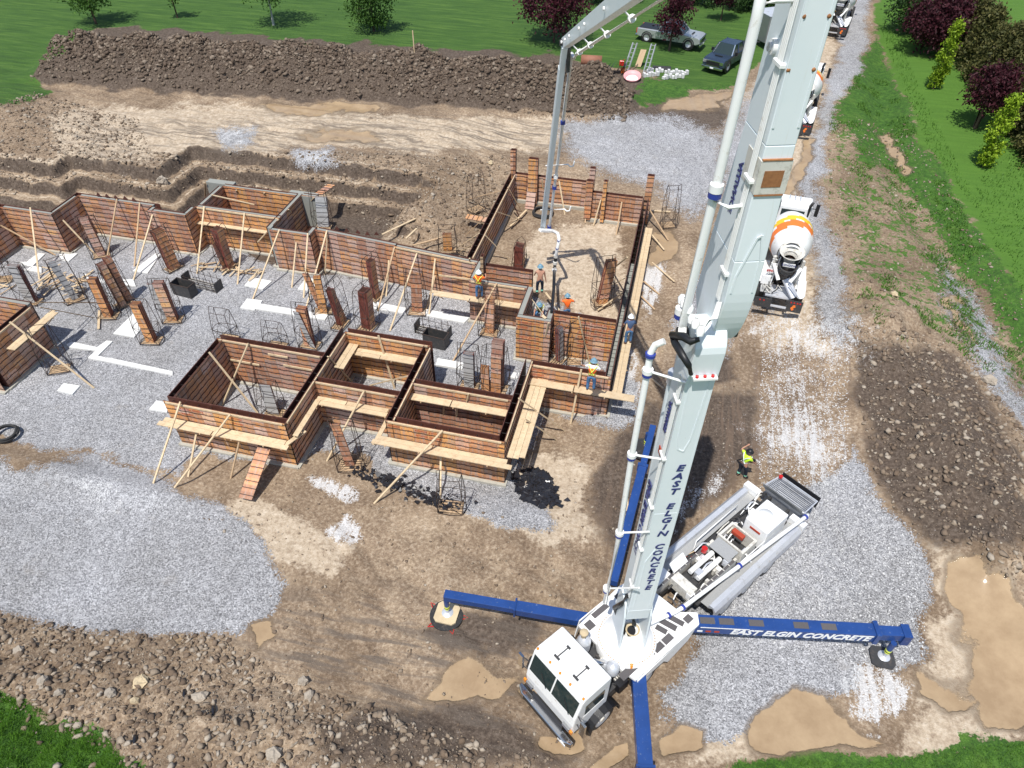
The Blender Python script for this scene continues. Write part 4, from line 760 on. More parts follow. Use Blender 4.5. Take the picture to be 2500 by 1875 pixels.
# ---------------- rebar cages, stacks, bins ----------------
def cage(e,o,w=1.0,dp=.65,h=2.6,mat='rust_steel',seed=0):
    r=random.Random(seed); m_=MB(); R_=.016; P=lambda x,y,z:o+Vector((x,y,z))
    cs=[(-w/2,-dp/2),(w/2,-dp/2),(w/2,dp/2),(-w/2,dp/2)]
    tp=[(-w*.42,-dp*.35),(w*.42,-dp*.35),(w*.42,dp*.35),(-w*.42,dp*.35)]
    for (a,b_),(c,d) in zip(cs,tp): m_.tube([P(a,b_,0),P((a+c)/2*1.12,(b_+d)/2*1.1,h*.45),P(c,d,h)],R_,5)
    def ring(pts,z,pk=0.):
        for i in range(4):
            a=pts[i]; c=pts[(i+1)%4]; mid=((a[0]+c[0])/2*1.18,(a[1]+c[1])/2*1.18); m_.tube([P(*a,z),P(*mid,z+pk*(i%2)),P(*c,z)],R_,5)
    ring(tp,h,.22); ring(cs,.03)
    q=[((a+c)/2*1.1,(b_+d)/2*1.1) for (a,b_),(c,d) in zip(cs,tp)]; ring(q,h*.42)
    for i in range(4):
        a=cs[i]; c=q[(i+1)%4]; m_.tube([P(*a,.03),P(*c,h*.42)],R_*.8,4); a=cs[(i+1)%4]; c=q[i]; m_.tube([P(*a,.03),P(*c,h*.42)],R_*.8,4)
    m_.tube([P(*q[0],h*.42),P(*tp[3],h)],R_*.8,4); m_.tube([P(*q[1],h*.42),P(*tp[2],h)],R_*.8,4)
    m_.build('cage_frame',[mat],e,o)
    b_=MB(); 
    for k in range(5): b_.box(*[c for c in ()]) if 0 else b_.pbox(P(-w*.45,-dp*.42+k*dp*.19,.035+.002*k),(w*.9,0,0),(0,dp*.12,0),(0,0,.03))
    b_.build('pallet_boards',['lumber_old'],e,o)
def stackp(e,o,n,w,h,lean,mat,yaw,off=(0,0)):
    m_=MB()
    for k in range(n):
        hh=h*(1-.03*random.random()); y=-n*.035/1+k*.07+off[1]; dx=random.uniform(-.02,.02)+off[0]; a=Vector((-w/2+dx,y,.09)); ln=Vector((lean[0],lean[1],hh))
        p0=o+a; m_.pbox(p0,(w,0,0),(0,.022,0),ln,1)
        nrm=Vector((0,-.0015,0)); q=[p0+nrm,p0+Vector((w,0,0))+nrm,p0+Vector((w,0,0))+ln+nrm,p0+ln+nrm]; m_.add(q,[(0,1,2,3)],0,[[(0,0),(w,0),(w,hh),(0,hh)]])
        for s_ in (0,w-.03): m_.pbox(p0+Vector((s_,.022,0)),(.03,0,0),(0,.032,0),ln,3)
    z=.3
    while z<h-.1:
        f=z/h; m_.pbox(o+Vector((-w/2+off[0]+lean[0]*f,-n*.035+off[1]-.012+lean[1]*f,z+.09)),(w,0,0),(0,.01,0),(0,0,.022),2); z+=.305
    return m_
CG=0
def unit(z,x,y,lb,stack=None,yaw=0.,h=2.6,w=1.05,dp=.68,cg=True,gh=None,kind='panel rack'):
    """stack: list of (n,w,h,lean,mat,off)"""
    global CG; CG+=1; p=Wz(z,x,y,0)
    if gh is None: gh=gz(p.x,p.y)
    p=Wz(z,x,y,gh+.02)
    if cg:
        e=empty('steel_cage',p,lb if not stack else ' '.join(('rusty rod cage around the '+lb).split()[:16]),'steel cage','rusty steel rod cages'); cage(e,Vector((0,0,0)),w,dp,h,seed=CG)
        for ch in e.children: pass
        e.rotation_euler=(0,0,yaw)
    for i,(n,sw,sh,lean,mat,off) in enumerate(stack or []):
        m_=stackp(None,Vector((0,0,0)),n,sw,sh,lean,mat,0,off); o=m_.build('panel_stack',[mat,'form_dark','form_bar','rust_red' if 'rust_red' in MT else 'form_dark']); o.location=p; o.rotation_euler=(0,0,yaw)
        tag(o,(lb if len(stack)==1 else lb+[', left bundle',', right bundle',', rear bundle'][i]),'panel stack','stacks of form panels standing on end')
simple('rust_red',(.22,.055,.04),.75,var=.4,scale=6,grime=(.42,.16,.12),gs=6)
simple('board_grey',(.40,.40,.40),.75,var=.2,scale=3,grime=(.55,.55,.56),gs=3)
S=lambda n=5,w=.5,h=2.35,l=(0,.1),m='form_face',o=(0,0):(n,w,h,l,m,o)
q90=math.pi/2
unit('f',600,1235,'red stack with a grey board leaning in front, left of the middle box',[S(5,.5,2.4,(-.05,.1)),(1,.3,2.3,(-.5,.0),'board_grey',(.25,-.2))],0,2.6)
unit('f',775,780,'yellow faced stack behind the red stack with the grey board',[S(4,.38,2.3,(0,.1),'form_gold',(.05,-.05)),S(2,.3,2.3,(-.5,.2),'form_face',(-.1,.15))],.35,2.7)
unit('f',1010,960,'tall dark narrow stack right behind the middle box corner',[S(5,.3,2.5,(-.25,.1),'form_face',(0,0)),S(2,.28,2.3,(-.5,.1),'form_face',(.42,0))],q90*.95,2.7)
unit('f',1380,990,'wide ribbed red stack behind the middle box',[S(8,.5,2.5,(0,-.15),'form_face')],q90*.9,2.6,dp=.9)
unit('f',1480,590,'dark stack standing against the rear wall at the middle',[S(5,.42,2.5,(0,0))],q90*.85,2.7)
unit('f',2040,790,'single brown panel leaning inside a cage near the rear wall',[S(1,.6,2.4,(.1,.15))],.15,2.7)
unit('a',1380,960,'stack in the far left cage beside the wedge topped wall',[S(5,.45,2.5,(-.1,.1))],q90*.4,2.6)
unit('b',330,1040,'red topped stack with gold boards left of the notched bay',[S(7,.6,2.6,(-.1,.1),'form_gold')],q90*.75,2.7)
unit('b',930,1035,'tall red ribbed stack in front of the notched bay',[S(7,.5,2.6,(.05,.1)),(1,.2,2.3,(-.1,.2),'form_face',(-.35,0))],q90*.9,2.6)
unit('a',1020,1560,'grey and red leaning panels beside the pile of lumber scraps',[(2,.34,2.5,(-.2,.3),'board_grey',(0,0))],q90*.6,2.7)
unit('a',440,1590,'wide grey panel bundle at the far left behind the edge box',[(4,.6,2.3,(-.1,.2),'board_grey',(0,0))],.1,2.5)
unit('e',1480,400,'yellow faced stack at the left, foot beside the offcut stake',[S(6,.42,2.4,(-.05,.15),'form_gold')],.25,2.7)
unit('e',1680,240,'double tall brown stack behind the yellow one at the left',[S(7,.34,2.7,(-.1,.15),'form_face',(-.1,0)),S(6,.34,2.8,(-.1,.2),'form_face',(.35,.2))],q90*.7,2.8)
unit('e',2060,735,'nearest left stack with orange fronts beside the pale slab',[S(6,.42,2.4,(-.1,.1),'form_gold')],.2,2.6)
unit('b',330,1600,'stack with a weathered light board right of the nearest left stack',[S(6,.5,2.4,(-.1,.15)),(2,.3,2.2,(-.25,.2),'board_grey',(-.4,.1))],.3,2.6)
unit('a',60,1290,'empty cage at the far left under the long low brace',None,.4,2.5)
unit('4',690,262,'empty open cage behind the large left box, left one',None,0,1.9)
unit('4',1085,320,'empty open cage behind the large left box, right one',None,0,1.5)
unit('e',815,1120,'leaning empty cage beside the box at the left edge',None,.5,2.7)
unit('5',985,645,'white faced panel bundle behind the right projecting box',[(4,.5,2.1,(0,.1),'board_grey',(0,0))],0,2.6)
unit('5',1190,695,'tall brown bundles behind the right projecting box',[S(8,.55,2.7,(0,.2),'form_face',(0,.5)),S(2,.5,2.3,(0,.15),'form_face',(.05,.0)),S(4,.4,1.6,(-.05,.1),'form_face',(-.45,-.1))],0,2.7,w=1.2,dp=1.3)
unit('3',285,1400,'tall brown panel leaning on the wall under the walkway workers',[S(2,.5,2.1,(0,.2))],0,2.9)
unit('3',800,1600,'pale and red bundle below the stamped orange wall',[(4,.36,2.2,(-.1,.1),'board_grey',(0,0))],q90*.75,2.3)
unit('3',910,1610,'empty spiky cage below the stamped orange wall',None,.2,2.5,w=.8)
unit('3',1110,1175,'fan of dark red boards leaning inside the rear room',[S(6,.55,2.5,(.45,.3))],.5,2.9)
unit('3',505,925,'dark red ribbed stack inside the left of the rear room',[S(8,.5,1.6,(0,0))],q90,1.7,gh=.5)
unit('4',1060,870,'dark board in the cage inside the large left box',[(1,.55,1.6,(-.2,.3),'board_grey',(0,0))],.1,2.1)
unit('4',1680,1290,'brown board leaning in the cage between the projecting boxes',[S(1,.4,2.6,(-.3,.15))],.3,2.8)
unit('5',840,1625,'bare twisted cage standing in black film before the right box',None,.1,2.1)
unit('3',1600,605,'tall bare cage outside the far end of the long right wall',None,.4,2.6,w=.85)
unit('3',190,490,'rusty bare cage on the bank left of the rear room',None,1.0,2.4)
unit('2',1640,640,'small red bundle poking up behind the rear wall',[S(4,.5,1.1,(0,0),'form_gold')],.3,1.6,gh=1.3)
unit('b',1950,600,'grey boards leaning at the right side of the small annex',[(2,.7,1.9,(.1,.3),'board_grey',(0,0))],.2,2.4,gh=1.0)
unit('b',1180,400,'small dark cage inside the notched bay',None,.3,1.6,gh=.9)
def bin_(z,x,y,w,dp,h,yaw,lb):
    p=Wz(z,x,y,.05); m_=MB(); t=.03
    m_.box(-w/2,w/2,-dp/2,-dp/2+t,0,h); m_.box(-w/2,w/2,dp/2-t,dp/2,0,h-.002); m_.box(-w/2,-w/2+t,-dp/2+t,dp/2-t,0,h-.004); m_.box(w/2-t,w/2,-dp/2+t,dp/2-t,0,h-.004); m_.box(-w/2+t,w/2-t,-dp/2+t,dp/2-t,.05,.09)
    e=empty('steel_bin',p,lb,'steel bin','steel bins on the gravel',yaw); m_.build('bin_body',['dark_steel'],e)
    r=MB(); 
    for a in (-dp/2-.012,dp/2-.022): r.box(-w/2-.02,w/2+.02,a,a+.034,h-.03,h+.006)
    for a in (-w/2-.018,w/2-.016): r.box(a,a+.034,-dp/2+.022,dp/2-.022,h-.03,h+.004)
    r.build('bin_rim',['rust_steel'],e)
bin_('5',715,300,1.25,.62,.75,-.12,'dark open steel bin in front of the rack behind the middle box')
bin_('b',460,1310,1.25,.62,.75,-.12,'dark open steel bin at the left beside the rack of rods')
def rack(z,x,y,w,yaw,lb):
    p=Wz(z,x,y,.03); e=empty('steel_rack',p,lb,'steel rack','steel racks holding rods',yaw); m_=MB()
    for s_ in (-1,1): 
        b_=MB(); b_.box(s_*w/2-.02,s_*w/2+.02,-.32,.32,0,.62); b_.build('end_plate',['dark_steel'],e)
    for yy in (-.3,.3):
        for zz in (.08,.58): m_.tube([(-w/2,yy,zz),(w/2,yy,zz)],.018,5)
        for k in range(5): xx=-w/2+w*(k+.5)/5; m_.tube([(xx,yy,0),(xx,yy,.85)],.016,5)
    for k in range(5): xx=-w/2+w*(k+.5)/5; m_.tube([(xx,-.3,.08),(xx,.3,.08)],.016,5)
    m_.build('rack_bars',['rust_steel'],e)
    for k in range(7):
        b_=MB(); yy=-.24+k*.08; b_.tube([(-w/2+.05,yy,.12+.01*(k%3)),(w/2-.1,yy+random.uniform(-.03,.03),.14)],.02,5); o=b_.build('steel_rod',['rust_steel' if k%2 else 'paint_dirty'],origin=(0,0,0)); o.location=p; o.rotation_euler=(0,0,yaw)
        tag(o,'rod lying in the '+lb.replace('steel rack','rack'),'rod','rods lying in the racks')
rack('b',650,1230,2.3,-.13,'long steel rack beside the left bin')
rack('5',690,215,1.9,-.13,'long steel rack behind the front bin')
# lumber scraps
for (z,x,y,rx,ry,n,gl) in [('a',880,1330,1.5,1.2,34,'scrap boards piled between the left cages'),('b',900,1060,2.2,.4,22,'scrap slats lying behind the left rack'),('a',60,1330,.9,.6,8,'scrap boards at the left edge')]:
    c=Wz(z,x,y,.05)
    for k in range(n):
        px=c.x+random.uniform(-rx,rx); py=c.y+random.uniform(-ry,ry)*.8; a=random.choice([0.1,1.35,1.6,.9])+random.gauss(0,.25); L=random.uniform(.5,1.5); d=Vector((math.cos(a),math.sin(a),0))*L/2; zz=.08+.012*k*(1 if n>20 else .5)*random.random()
        board('scrap_board',Vector((px,py,zz))-d,Vector((px,py,zz+random.uniform(-.03,.05)))+d,random.uniform(.05,.12),.025,'short sawn board among the '+gl,'board',gl,random.choice(['lumber','lumber','lumber_old']))
# ring of black hose in the rear room, tyre-like coil at the left edge
def coil(z,x,y,r,h,lb,name='hose_coil',n=3,mat='rubber',tr=.06):
    p=Wz(z,x,y,h); m_=MB(); pts=[]
    for k in range(n*24+1): t=k*math.pi/12; rr=r*(1+.07*math.sin(t*.37)); pts.append((rr*math.cos(t),rr*math.sin(t),.07+.05*(k/24)+.02*math.sin(3*t)))
    m_.tube(pts,tr,8); o=m_.build(name,[mat]); o.location=p; tag(o,lb,'hose')
coil('3',680,520,.62,.8,'black hose coiled on the dirt in the rear room')
coil('D',15,940,.5,.1,'black hose loop at the left edge on the gravel')
coil('k',735,1265,.22,1.0,'dark hose hung at the rear of the nearest mixer truck',tr=.03)
# black plastic film rumpled on the ground
def film(pts,lb,h=.0,n=260,sz=.28):
    m_=MB(); P=[Wz('5',x,y,h) for x,y in pts]
    V=[];Fc=[]
    for k in range(n):
        i=random.randrange(len(P)-1); t=random.random(); c=P[i].lerp(P[i+1],t)+Vector((random.gauss(0,.22),random.gauss(0,.2),0)); g=gz(c.x,c.y)
        a=random.uniform(0,6.28); s_=sz*random.uniform(.4,1.2); q=[Vector((c.x+math.cos(a+j*1.57)*s_*random.uniform(.3,1),c.y+math.sin(a+j*1.57)*s_*random.uniform(.3,1),g+random.uniform(.03,.16))) for j in range(4)]
        m_.add(q,[(0,1,2,3)])
    o=m_.build('plastic_film',['plastic_blackbag']); tag(o,lb,'plastic film',kind='stuff')
film([(1420,1380),(1520,1360),(1590,1430),(1600,1530),(1500,1540),(1420,1450)],'glossy rumpled black film beside the right projecting box',.1,300)
film([(1600,1540),(1680,1550),(1650,1620)],'ragged end of the black film on the mud',.1,40,.2)
film([(70,1310),(180,1380),(330,1420),(430,1440),(560,1500),(690,1570),(780,1610),(960,1640)],'line of torn black film along the gravel edge',.05,230,.17)
# survey stake on berm, drums, scraps near the spoil
for z,x0,y0,x1,y1,h,lb in [('D',896,122,893,58,4.9,'lone orange tipped survey stake on the spoil berm')]:
    a=Wz(z,x0,y0,h); board('survey_stake',a,a+Vector((0,0,1.9)),.07,.07,lb,'stake','lone stakes','lumber')
for x,y,lb in [(460,1525,'dark plastic bottle lying below the grey boulder'),(390,1478,'dark scrap of pipe beside the grey boulder'),(293,1590,'small dark scrap of pipe near the bottom left')]:
    p=Wz('D',x,y,.9); p.z=float(hz(np.array([p.x]),np.array([p.y]))[0])+.08; m_=MB(); m_.lathe(p,(.5,-.8,.2),[(0,0),(0,.06),(.2,.065),(.28,.03),(.34,.03),(.34,0)],10); tag(m_.build('scrap_bottle',['plastic_blackbag']),lb,'plastic scrap','dark scraps on the spoil')
p=Wz('D',1812,367,.6); m_=MB(); m_.add([p+Vector((random.uniform(-.35,.35),random.uniform(-.25,.25),random.uniform(.05,.25))) for _ in range(12)],[(0,1,2,3),(3,4,5,6),(6,7,8,9),(9,10,11,1)]); tag(m_.build('plastic_sheet',['paint_white']),'white scrap of sheet on the weedy bank','plastic scrap')
# ---------------- concrete pump truck ----------------
simple('water_mud',(.4,.3,.18),.1)
TO=Vector((-.85,9.72,.3)); TA=math.atan2(.806,.592)
PT=empty('pump_truck',TO,'white concrete pump truck with tall pale boom and blue outrigger legs','pump truck',None,TA)
# helper: truck coordinates (back, right, absolute height)
def q(lx,ly,z): return Vector((lx,-ly,z-.3))
tinv=(Matrix.Translation(TO)@Matrix.Rotation(TA,4,'Z')).inverted()
def w2t(p): return tinv@Vector(p)
def tb(mb,lx0,lx1,ly0,ly1,z0,z1,mi=0): return mb.box(lx0,lx1,-ly1,-ly0,z0-.3,z1-.3,mi)
m_=MB(); m_.prism([(-.16,.95),(-.2,1.55),(-.14,1.95),(.10,2.78),(.22,2.88),(1.32,2.86),(1.36,2.75),(1.36,1.05),(1.25,.95)],q(0,1.1,.3),(1,0,0),(0,0,1),(0,2.2,0)); cab=m_.build('cab',['paint_white'],PT,bevel=.05,seg=2)
for s_ in (0,1):   # split windscreen
    m_=MB(); y0,y1=(.03,1.0) if s_ else (-1.0,-.03); P=[Vector((-.135,y0,1.99)),Vector((-.135,y1,1.99)),Vector((.075,y1,2.71)),Vector((.075,y0,2.71))]
    m_.add([p+Vector((-.012,0,.012)) for p in P]+P,[(3,2,1,0),(0,1,5,4),(1,2,6,5),(2,3,7,6),(3,0,4,7)]); m_.build('windscreen_pane',['glass'],cab)
    w=MB(); yw=y0+.45; w.beam((-.17,yw-.28,1.97),(-.07,yw+.05,2.40),.02,.02); w.build('wiper',['black'],cab)
for s_ in (-1,1):
    m_=MB(); m_.box(.28,1.1,s_*1.1-.012,s_*1.1+.012,1.75,2.35); m_.build('side_window',['glass'],cab)
    m_=MB(); m_.box(.22,1.16,s_*1.1-.008,s_*1.1+.008,.95,1.66); m_.build('door_panel',['paint_white'],cab)
    m_=MB(); m_.beam((-.05,s_*1.12,2.2),(-.12,s_*1.42,2.2),.03,.03); m_.beam((-.05,s_*1.12,1.6),(-.12,s_*1.42,1.6),.03,.03); m_.box(-.17,-.09,s_*1.42-.1,s_*1.42+.1,1.5,2.3,1); m_.build('side_mirror',['dark_steel','chrome'],cab)
    m_=MB(); m_.box(-.27,-.2,s_*.86-.15,s_*.86+.15,1.12,1.28); m_.build('headlight',['chrome'],cab)
    m_=MB(); m_.box(-.265,-.2,s_*1.08-.05,s_*1.08+.05,1.12,1.28); m_.build('turn_signal',['amber'],cab)
    m_=MB(); y=s_*.42; m_.beam((.45,y,2.93),(.95,y,2.93),.03,.03); m_.beam((.45,y-.11,2.92),(.45,y+.11,2.92),.06,.06); m_.beam((.95,y-.07,2.92),(.95,y+.07,2.92),.06,.06); m_.build('roof_horn',['dark_steel'],cab)
for y in (-1.02,-.45,0,.45,1.02):
    m_=MB(); m_.lathe((.2,y,2.86),(0,0,1),[(0,.045),(.05,.04),(.07,.0)],8); m_.build('roof_light',['amber'],cab)
m_=MB(); m_.box(-.235,-.18,-.7,.7,.72,.98); m_.build('grille',['black'],cab)
for k in range(5):
    pass
m_=MB(); m_.prism([(-.34,-1.25),(-.46,-1.0),(-.46,1.0),(-.34,1.25),(-.22,1.25),(-.22,-1.25)],(0,0,.42),(1,0,0),(0,1,0),(0,0,.3)); m_.build('bumper',['chrome'],PT,bevel=.02)
m_=MB(); m_.box(-.475,-.455,-.9,.9,.5,.64); m_.build('bumper_strip',['black'],PT)
m_=MB(); m_.box(-.48,-.462,-1.12,-.78,.5,.62); m_.build('number_plate',['paint_white'],PT)
# chassis
for s_ in (-1,1): m_=MB(); m_.box(.4,12.6,s_*.42-.05,s_*.42+.05,.75,1.05); m_.build('frame_rail',['dark_steel'],PT)
m_=MB(); m_.box(1.38,2.25,-1.0,1.0,.8,1.25); m_.build('engine_deck',['dark_steel'],PT)
def wheel(lx,ly,r=.52,w=.34,side=1,dual=False,par=PT,z=.3):
    m_=MB(); y=-ly; sd=-1 if ly>0 else 1; w=w*(1.8 if dual else 1); m_.lathe((lx,y-sd*w*.5,r),(0,sd,0),[(0,r*.62),(0,r*.9),(.05,r),(w-.05,r),(w,r*.9),(w,r*.62)],28); t=m_.build('wheel',['rubber'],par)
    k=MB(); k.lathe((lx,y+sd*w*.5,r),(0,sd,0),[(-.14,0),(-.14,r*.22),(-.06,r*.25),(-.10,r*.5),(.01,r*.62),(-.02,r*.66)],24); k.build('rim',['aluminium'],t)
    k=MB(); 
    for a in range(8): an=a*.785; k.cyl((lx+math.cos(an)*r*.36,y+sd*(w*.5-.09),r+math.sin(an)*r*.36),(lx+math.cos(an)*r*.36,y+sd*(w*.5-.03),r+math.sin(an)*r*.36),.02,n=6)
    k.cyl((lx,y+sd*(w*.5-.1),r),(lx,y+sd*(w*.5+.02),r),r*.2,n=12); k.build('hub',['paint_dirty'],t); return t
for s_ in (-1,1):
    wheel(1.05,s_*1.12); wheel(3.1,s_*1.12)
    for lx in (7.35,8.65,10.0): wheel(lx,s_*1.05,dual=True)
    for lx in (1.05,):
        m_=MB(); n=12; pts=[(lx+.68*math.cos(a),.52+.68*math.sin(a)) for a in np.linspace(-.1,math.pi+.1,n)]
        for i in range(n-1): m_.beam((pts[i][0],s_*1.16,pts[i][1]),(pts[i+1][0],s_*1.16,pts[i+1][1]),.42,.03)
        m_.build('mudguard',['black'],PT)
    m_=MB(); m_.prism([(-.4,0),(.4,0),(.3,.55),(-.3,.55)],q(1.0,1.15 if s_>0 else -1.2,1.0),(1,0,0),(0,0,1),(0,.05,0)); 
# engine bits behind cab
def part(name,mat,f,par=PT,bevel=0): m_=MB(); f(m_); return m_.build(name,[mat] if isinstance(mat,str) else mat,par,bevel=bevel)
part('air_cleaner','aluminium',lambda m:(m.cyl(q(1.85,-.55,1.9),q(1.85,-.55,2.35),.23,n=20),m.lathe(q(1.85,-.55,2.35),(0,0,1),[(0,.23),(.12,.17),(.2,.05)],20)))
part('air_intake','rock_tan',lambda m:m.lathe(q(1.85,-.6,2.5),(0,0,1),[(0,.08),(.12,.09),(.3,.15),(.34,.13),(.34,0)],16))
part('exhaust_muffler','aluminium',lambda m:(m.cyl(q(2.0,.2,1.7),q(2.0,.62,2.0),.17,n=18),m.lathe(q(2.02,.62,1.9),(0,0,1),[(0,.23),(.25,.22),(.36,.13),(.4,0)],22)))
part('exhaust_pipe','chrome',lambda m:m.tube([q(1.7,-.3,1.9),q(1.6,-.1,2.05),q(1.75,.15,2.1),q(1.95,.3,1.95)],.08,10))
part('battery_box','black',lambda m:(tb(m,1.85,2.25,.75,1.15,1.3,1.75),))
for k in range(4): part('battery_cap','paint_dirty',lambda m:tb(m,1.9+.09*k,1.95+.09*k,.82,.9,1.752,1.775))
part('spare_lamp','black',lambda m:m.lathe(q(1.45,-1.1,2.2),(0,0,1),[(0,.2),(.1,.24),(.2,.16),(.22,0)],18))
part('cab_rear_bar','dark_steel',lambda m:m.cyl(q(1.5,-.9,2.4),q(1.5,1.0,2.4),.05))
for k in range(16):
    a=(random.uniform(1.5,2.4),random.uniform(-.9,.8),random.uniform(1.3,1.6)); b_=(a[0]+random.uniform(-.3,.5),a[1]+random.uniform(-.6,.6),random.uniform(1.4,2.0)); c=((a[0]+b_[0])/2,(a[1]+b_[1])/2+random.uniform(-.2,.2),max(a[2],b_[2])+.15)
    part('engine_hose',['rubber','paint_dirty','dark_steel'][k%3],lambda m:m.tube([q(*a),q(*c),q(*b_)],random.uniform(.02,.045),6))
# deck around the turret
deck=[(2.25,-1.2),(4.4,-1.35),(6.2,-1.05),(6.2,-.5),(5.2,-.45),(5.3,.7),(5.75,1.1),(5.45,1.42),(2.35,1.35),(2.25,.9)]
part('deck','paint_white',lambda m:m.prism([(a,-b_) for a,b_ in deck],(0,0,1.5),(1,0,0),(0,1,0),(0,0,.14)),bevel=.015)
part('side_skirt','paint_white',lambda m:m.prism([(2.3,.55),(2.45,1.5),(5.4,1.5),(5.1,.9),(4.1,.6),(3.8,1.05),(3.1,1.12),(2.5,1.0)],(0,-1.39,0),(1,0,0),(0,0,1),(0,.04,0)))
part('side_skirt','paint_white',lambda m:m.prism([(2.3,.55),(2.45,1.5),(5.4,1.5),(5.1,.9),(4.1,.6),(3.8,1.05),(3.1,1.12),(2.5,1.0)],(0,1.32,0),(1,0,0),(0,0,1),(0,.04,0)))
for (a,b_,c,d,r) in [(2.4,1.0,.75,.26,0),(2.85,1.0,.4,.26,0),(3.3,1.05,.4,.24,0),(3.75,1.08,.4,.24,0),(4.2,1.08,.4,.24,0),(4.62,.75,.22,.6,.3),(4.95,.85,.2,.5,.3),(4.3,.72,.2,.4,.3),(5.3,1.05,.3,.25,0),(4.4,-1.0,.9,.3,-.1),(5.4,-.85,.7,.25,0),(3.2,-1.1,.7,.2,0),(2.55,-.95,.3,.3,0)]:
    p=q(a,b_,1.942); m_=MB(); cc,ss=math.cos(r),math.sin(r); m_.pbox(p-Vector((c/2*cc-d/2*ss,c/2*ss+d/2*cc,0)),(c*cc,c*ss,0),(-d*ss,d*cc,0),(0,0,.008)); m_.build('grip_pad',['antislip'],PT)
part('turret_base','paint_white',lambda m:m.lathe(q(3.11,.21,1.6),(0,0,1),[(0,1.0),(.45,1.0),(.5,.97),(.5,.9),(.62,.9),(.62,.86)],40))
part('turret_plate','paint_white',lambda m:(m.lathe(q(3.11,.21,2.22),(0,0,1),[(0,.86),(.16,.80),(.34,.42),(.42,.40),(.42,.24),(.2,.22)],40)))
part('bolt_ring','lumber_old',lambda m:[m.cyl(q(3.11+.93*math.cos(t),.21+.93*math.sin(t),2.09),q(3.11+.93*math.cos(t),.21+.93*math.sin(t),2.14),.02,n=6) for t in np.linspace(0,6.283,60)[:-1]])
part('turret_well','black',lambda m:m.cyl(q(3.2,.3,2.5),q(3.2,.3,2.6),.19,n=20))
part('well_lining','rock_tan',lambda m:m.lathe(q(3.2,.3,2.56),(0,0,1),[(0,.2),(.12,.24),(.12,.2),(.06,.17)],20))
part('beacon','amber',lambda m:m.lathe(q(2.55,.95,1.95),(0,0,1),[(0,.08),(.12,.08),(.17,.04),(.18,0)],14))
for a in (-.9,0,.9):
    t=TA; part('turret_rib','boom_paint',lambda m:m.prism([(0,0),(.5,0),(.08,.3)],q(3.11,.21,2.25)+Vector((.35*math.cos(a+2.2),.35*math.sin(a+2.2),0)),(math.cos(a+2.2),math.sin(a+2.2),0),(0,0,1),(.03*math.sin(a+2.2),-.03*math.cos(a+2.2),0)))
# rear body
for s_ in (-1,1):
    y0,y1=(.78,1.42); 
    m_=MB(); a=[(6.5,s_*-y0),(11.75,s_*-y0),(11.75,s_*-y1),(6.5,s_*-y1)]
    m_.add([(6.45,-s_*y0,1.12),(11.8,-s_*y0,1.12),(11.8,-s_*1.1,1.16),(6.45,-s_*1.1,1.16),(6.45,-s_*y0,1.08),(11.8,-s_*y0,1.08),(11.8,-s_*1.1,1.12),(6.45,-s_*1.1,1.12)],[(0,1,2,3) if s_<0 else (3,2,1,0),(0,1,5,4)]); m_.build('walk_deck',['tread_plate'],PT)
    m_=MB(); m_.prism([(1.08,1.1),(1.12,1.34),(1.3,1.36),(1.42,1.2),(1.42,.75),(1.36,.75),(1.36,1.12),(1.28,1.28)],(6.45,0,0),(0,-s_,0),(0,0,1),(5.3,0,0)); m_.build('side_wing',['aluminium'],PT)
    m_=MB(); m_.tube([(8.0,-s_*.8,1.1),(8.05,-s_*.82,1.6),(10.6,-s_*.85,1.62),(10.65,-s_*.85,1.12)],.022,6); m_.build('hand_rail',['paint_white'],PT)
    part('rear_fender','paint_white',lambda m:tb(m,11.82,12.1,min(s_*.75,s_*1.4),max(s_*.75,s_*1.4),1.3,1.72))
part('sub_deck','dark_steel',lambda m:tb(m,6.3,11.9,-.78,.78,1.2,1.32))
part('centre_beam','paint_dirty',lambda m:(tb(m,5.3,8.6,-.5,-.4,1.4,1.85),))
part('centre_beam','paint_dirty',lambda m:(tb(m,5.3,8.6,.55,.65,1.4,1.85),))
for k in range(10): part('grip_pad','antislip',lambda m:tb(m,5.3+.32*k,5.58+.32*k,.56,.66,1.852,1.86))
for k in range(9): part('grip_pad','antislip',lambda m:tb(m,5.4+.32*k,5.68+.32*k,-.5,-.4,1.852,1.86))
part('water_tank','paint_white',lambda m:tb(m,9.95,11.3,-.12,.86,1.35,2.45),bevel=.03)
part('tank_lid','paint_white',lambda m:m.lathe(q(10.6,.3,2.44),(0,0,1),[(0,.3),(.03,.3),(.04,0)],24))
part('tank_label','letter_red',lambda m:tb(m,9.93,9.948,.15,.6,2.1,2.2))
for k,(x,yy) in enumerate([(.1,0),(.1,.35)]): part('pump_cylinder','paint_white',lambda m:m.cyl(q(6.9,-.15+yy,1.75),q(8.2,-.15+yy,1.75),.1,n=14))
part('water_box','paint_dirty',lambda m:(tb(m,6.1,6.5,-.4,.5,1.4,1.9),),bevel=.01)
part('water_box','dark_steel',lambda m:(tb(m,6.5,6.95,-.3,.45,1.4,1.5),))
part('tread_step','tread_plate',lambda m:tb(m,8.15,8.75,-.35,.55,2.0,2.03))
part('valve_frame','paint_dirty',lambda m:(tb(m,8.8,9.7,-.45,-.35,1.4,2.05),tb(m,8.8,9.7,.6,.7,1.4,2.05),tb(m,8.8,8.88,-.35,.6,1.4,2.05),tb(m,9.62,9.7,-.35,.6,1.4,2.05)))
part('valve_block','letter_red',lambda m:(tb(m,9.3,9.5,-.2,.3,1.95,2.12),),bevel=.01)
part('red_filter','red_lens',lambda m:m.cyl(q(7.9,-.35,1.9),q(7.9,-.35,2.1),.11,n=14))
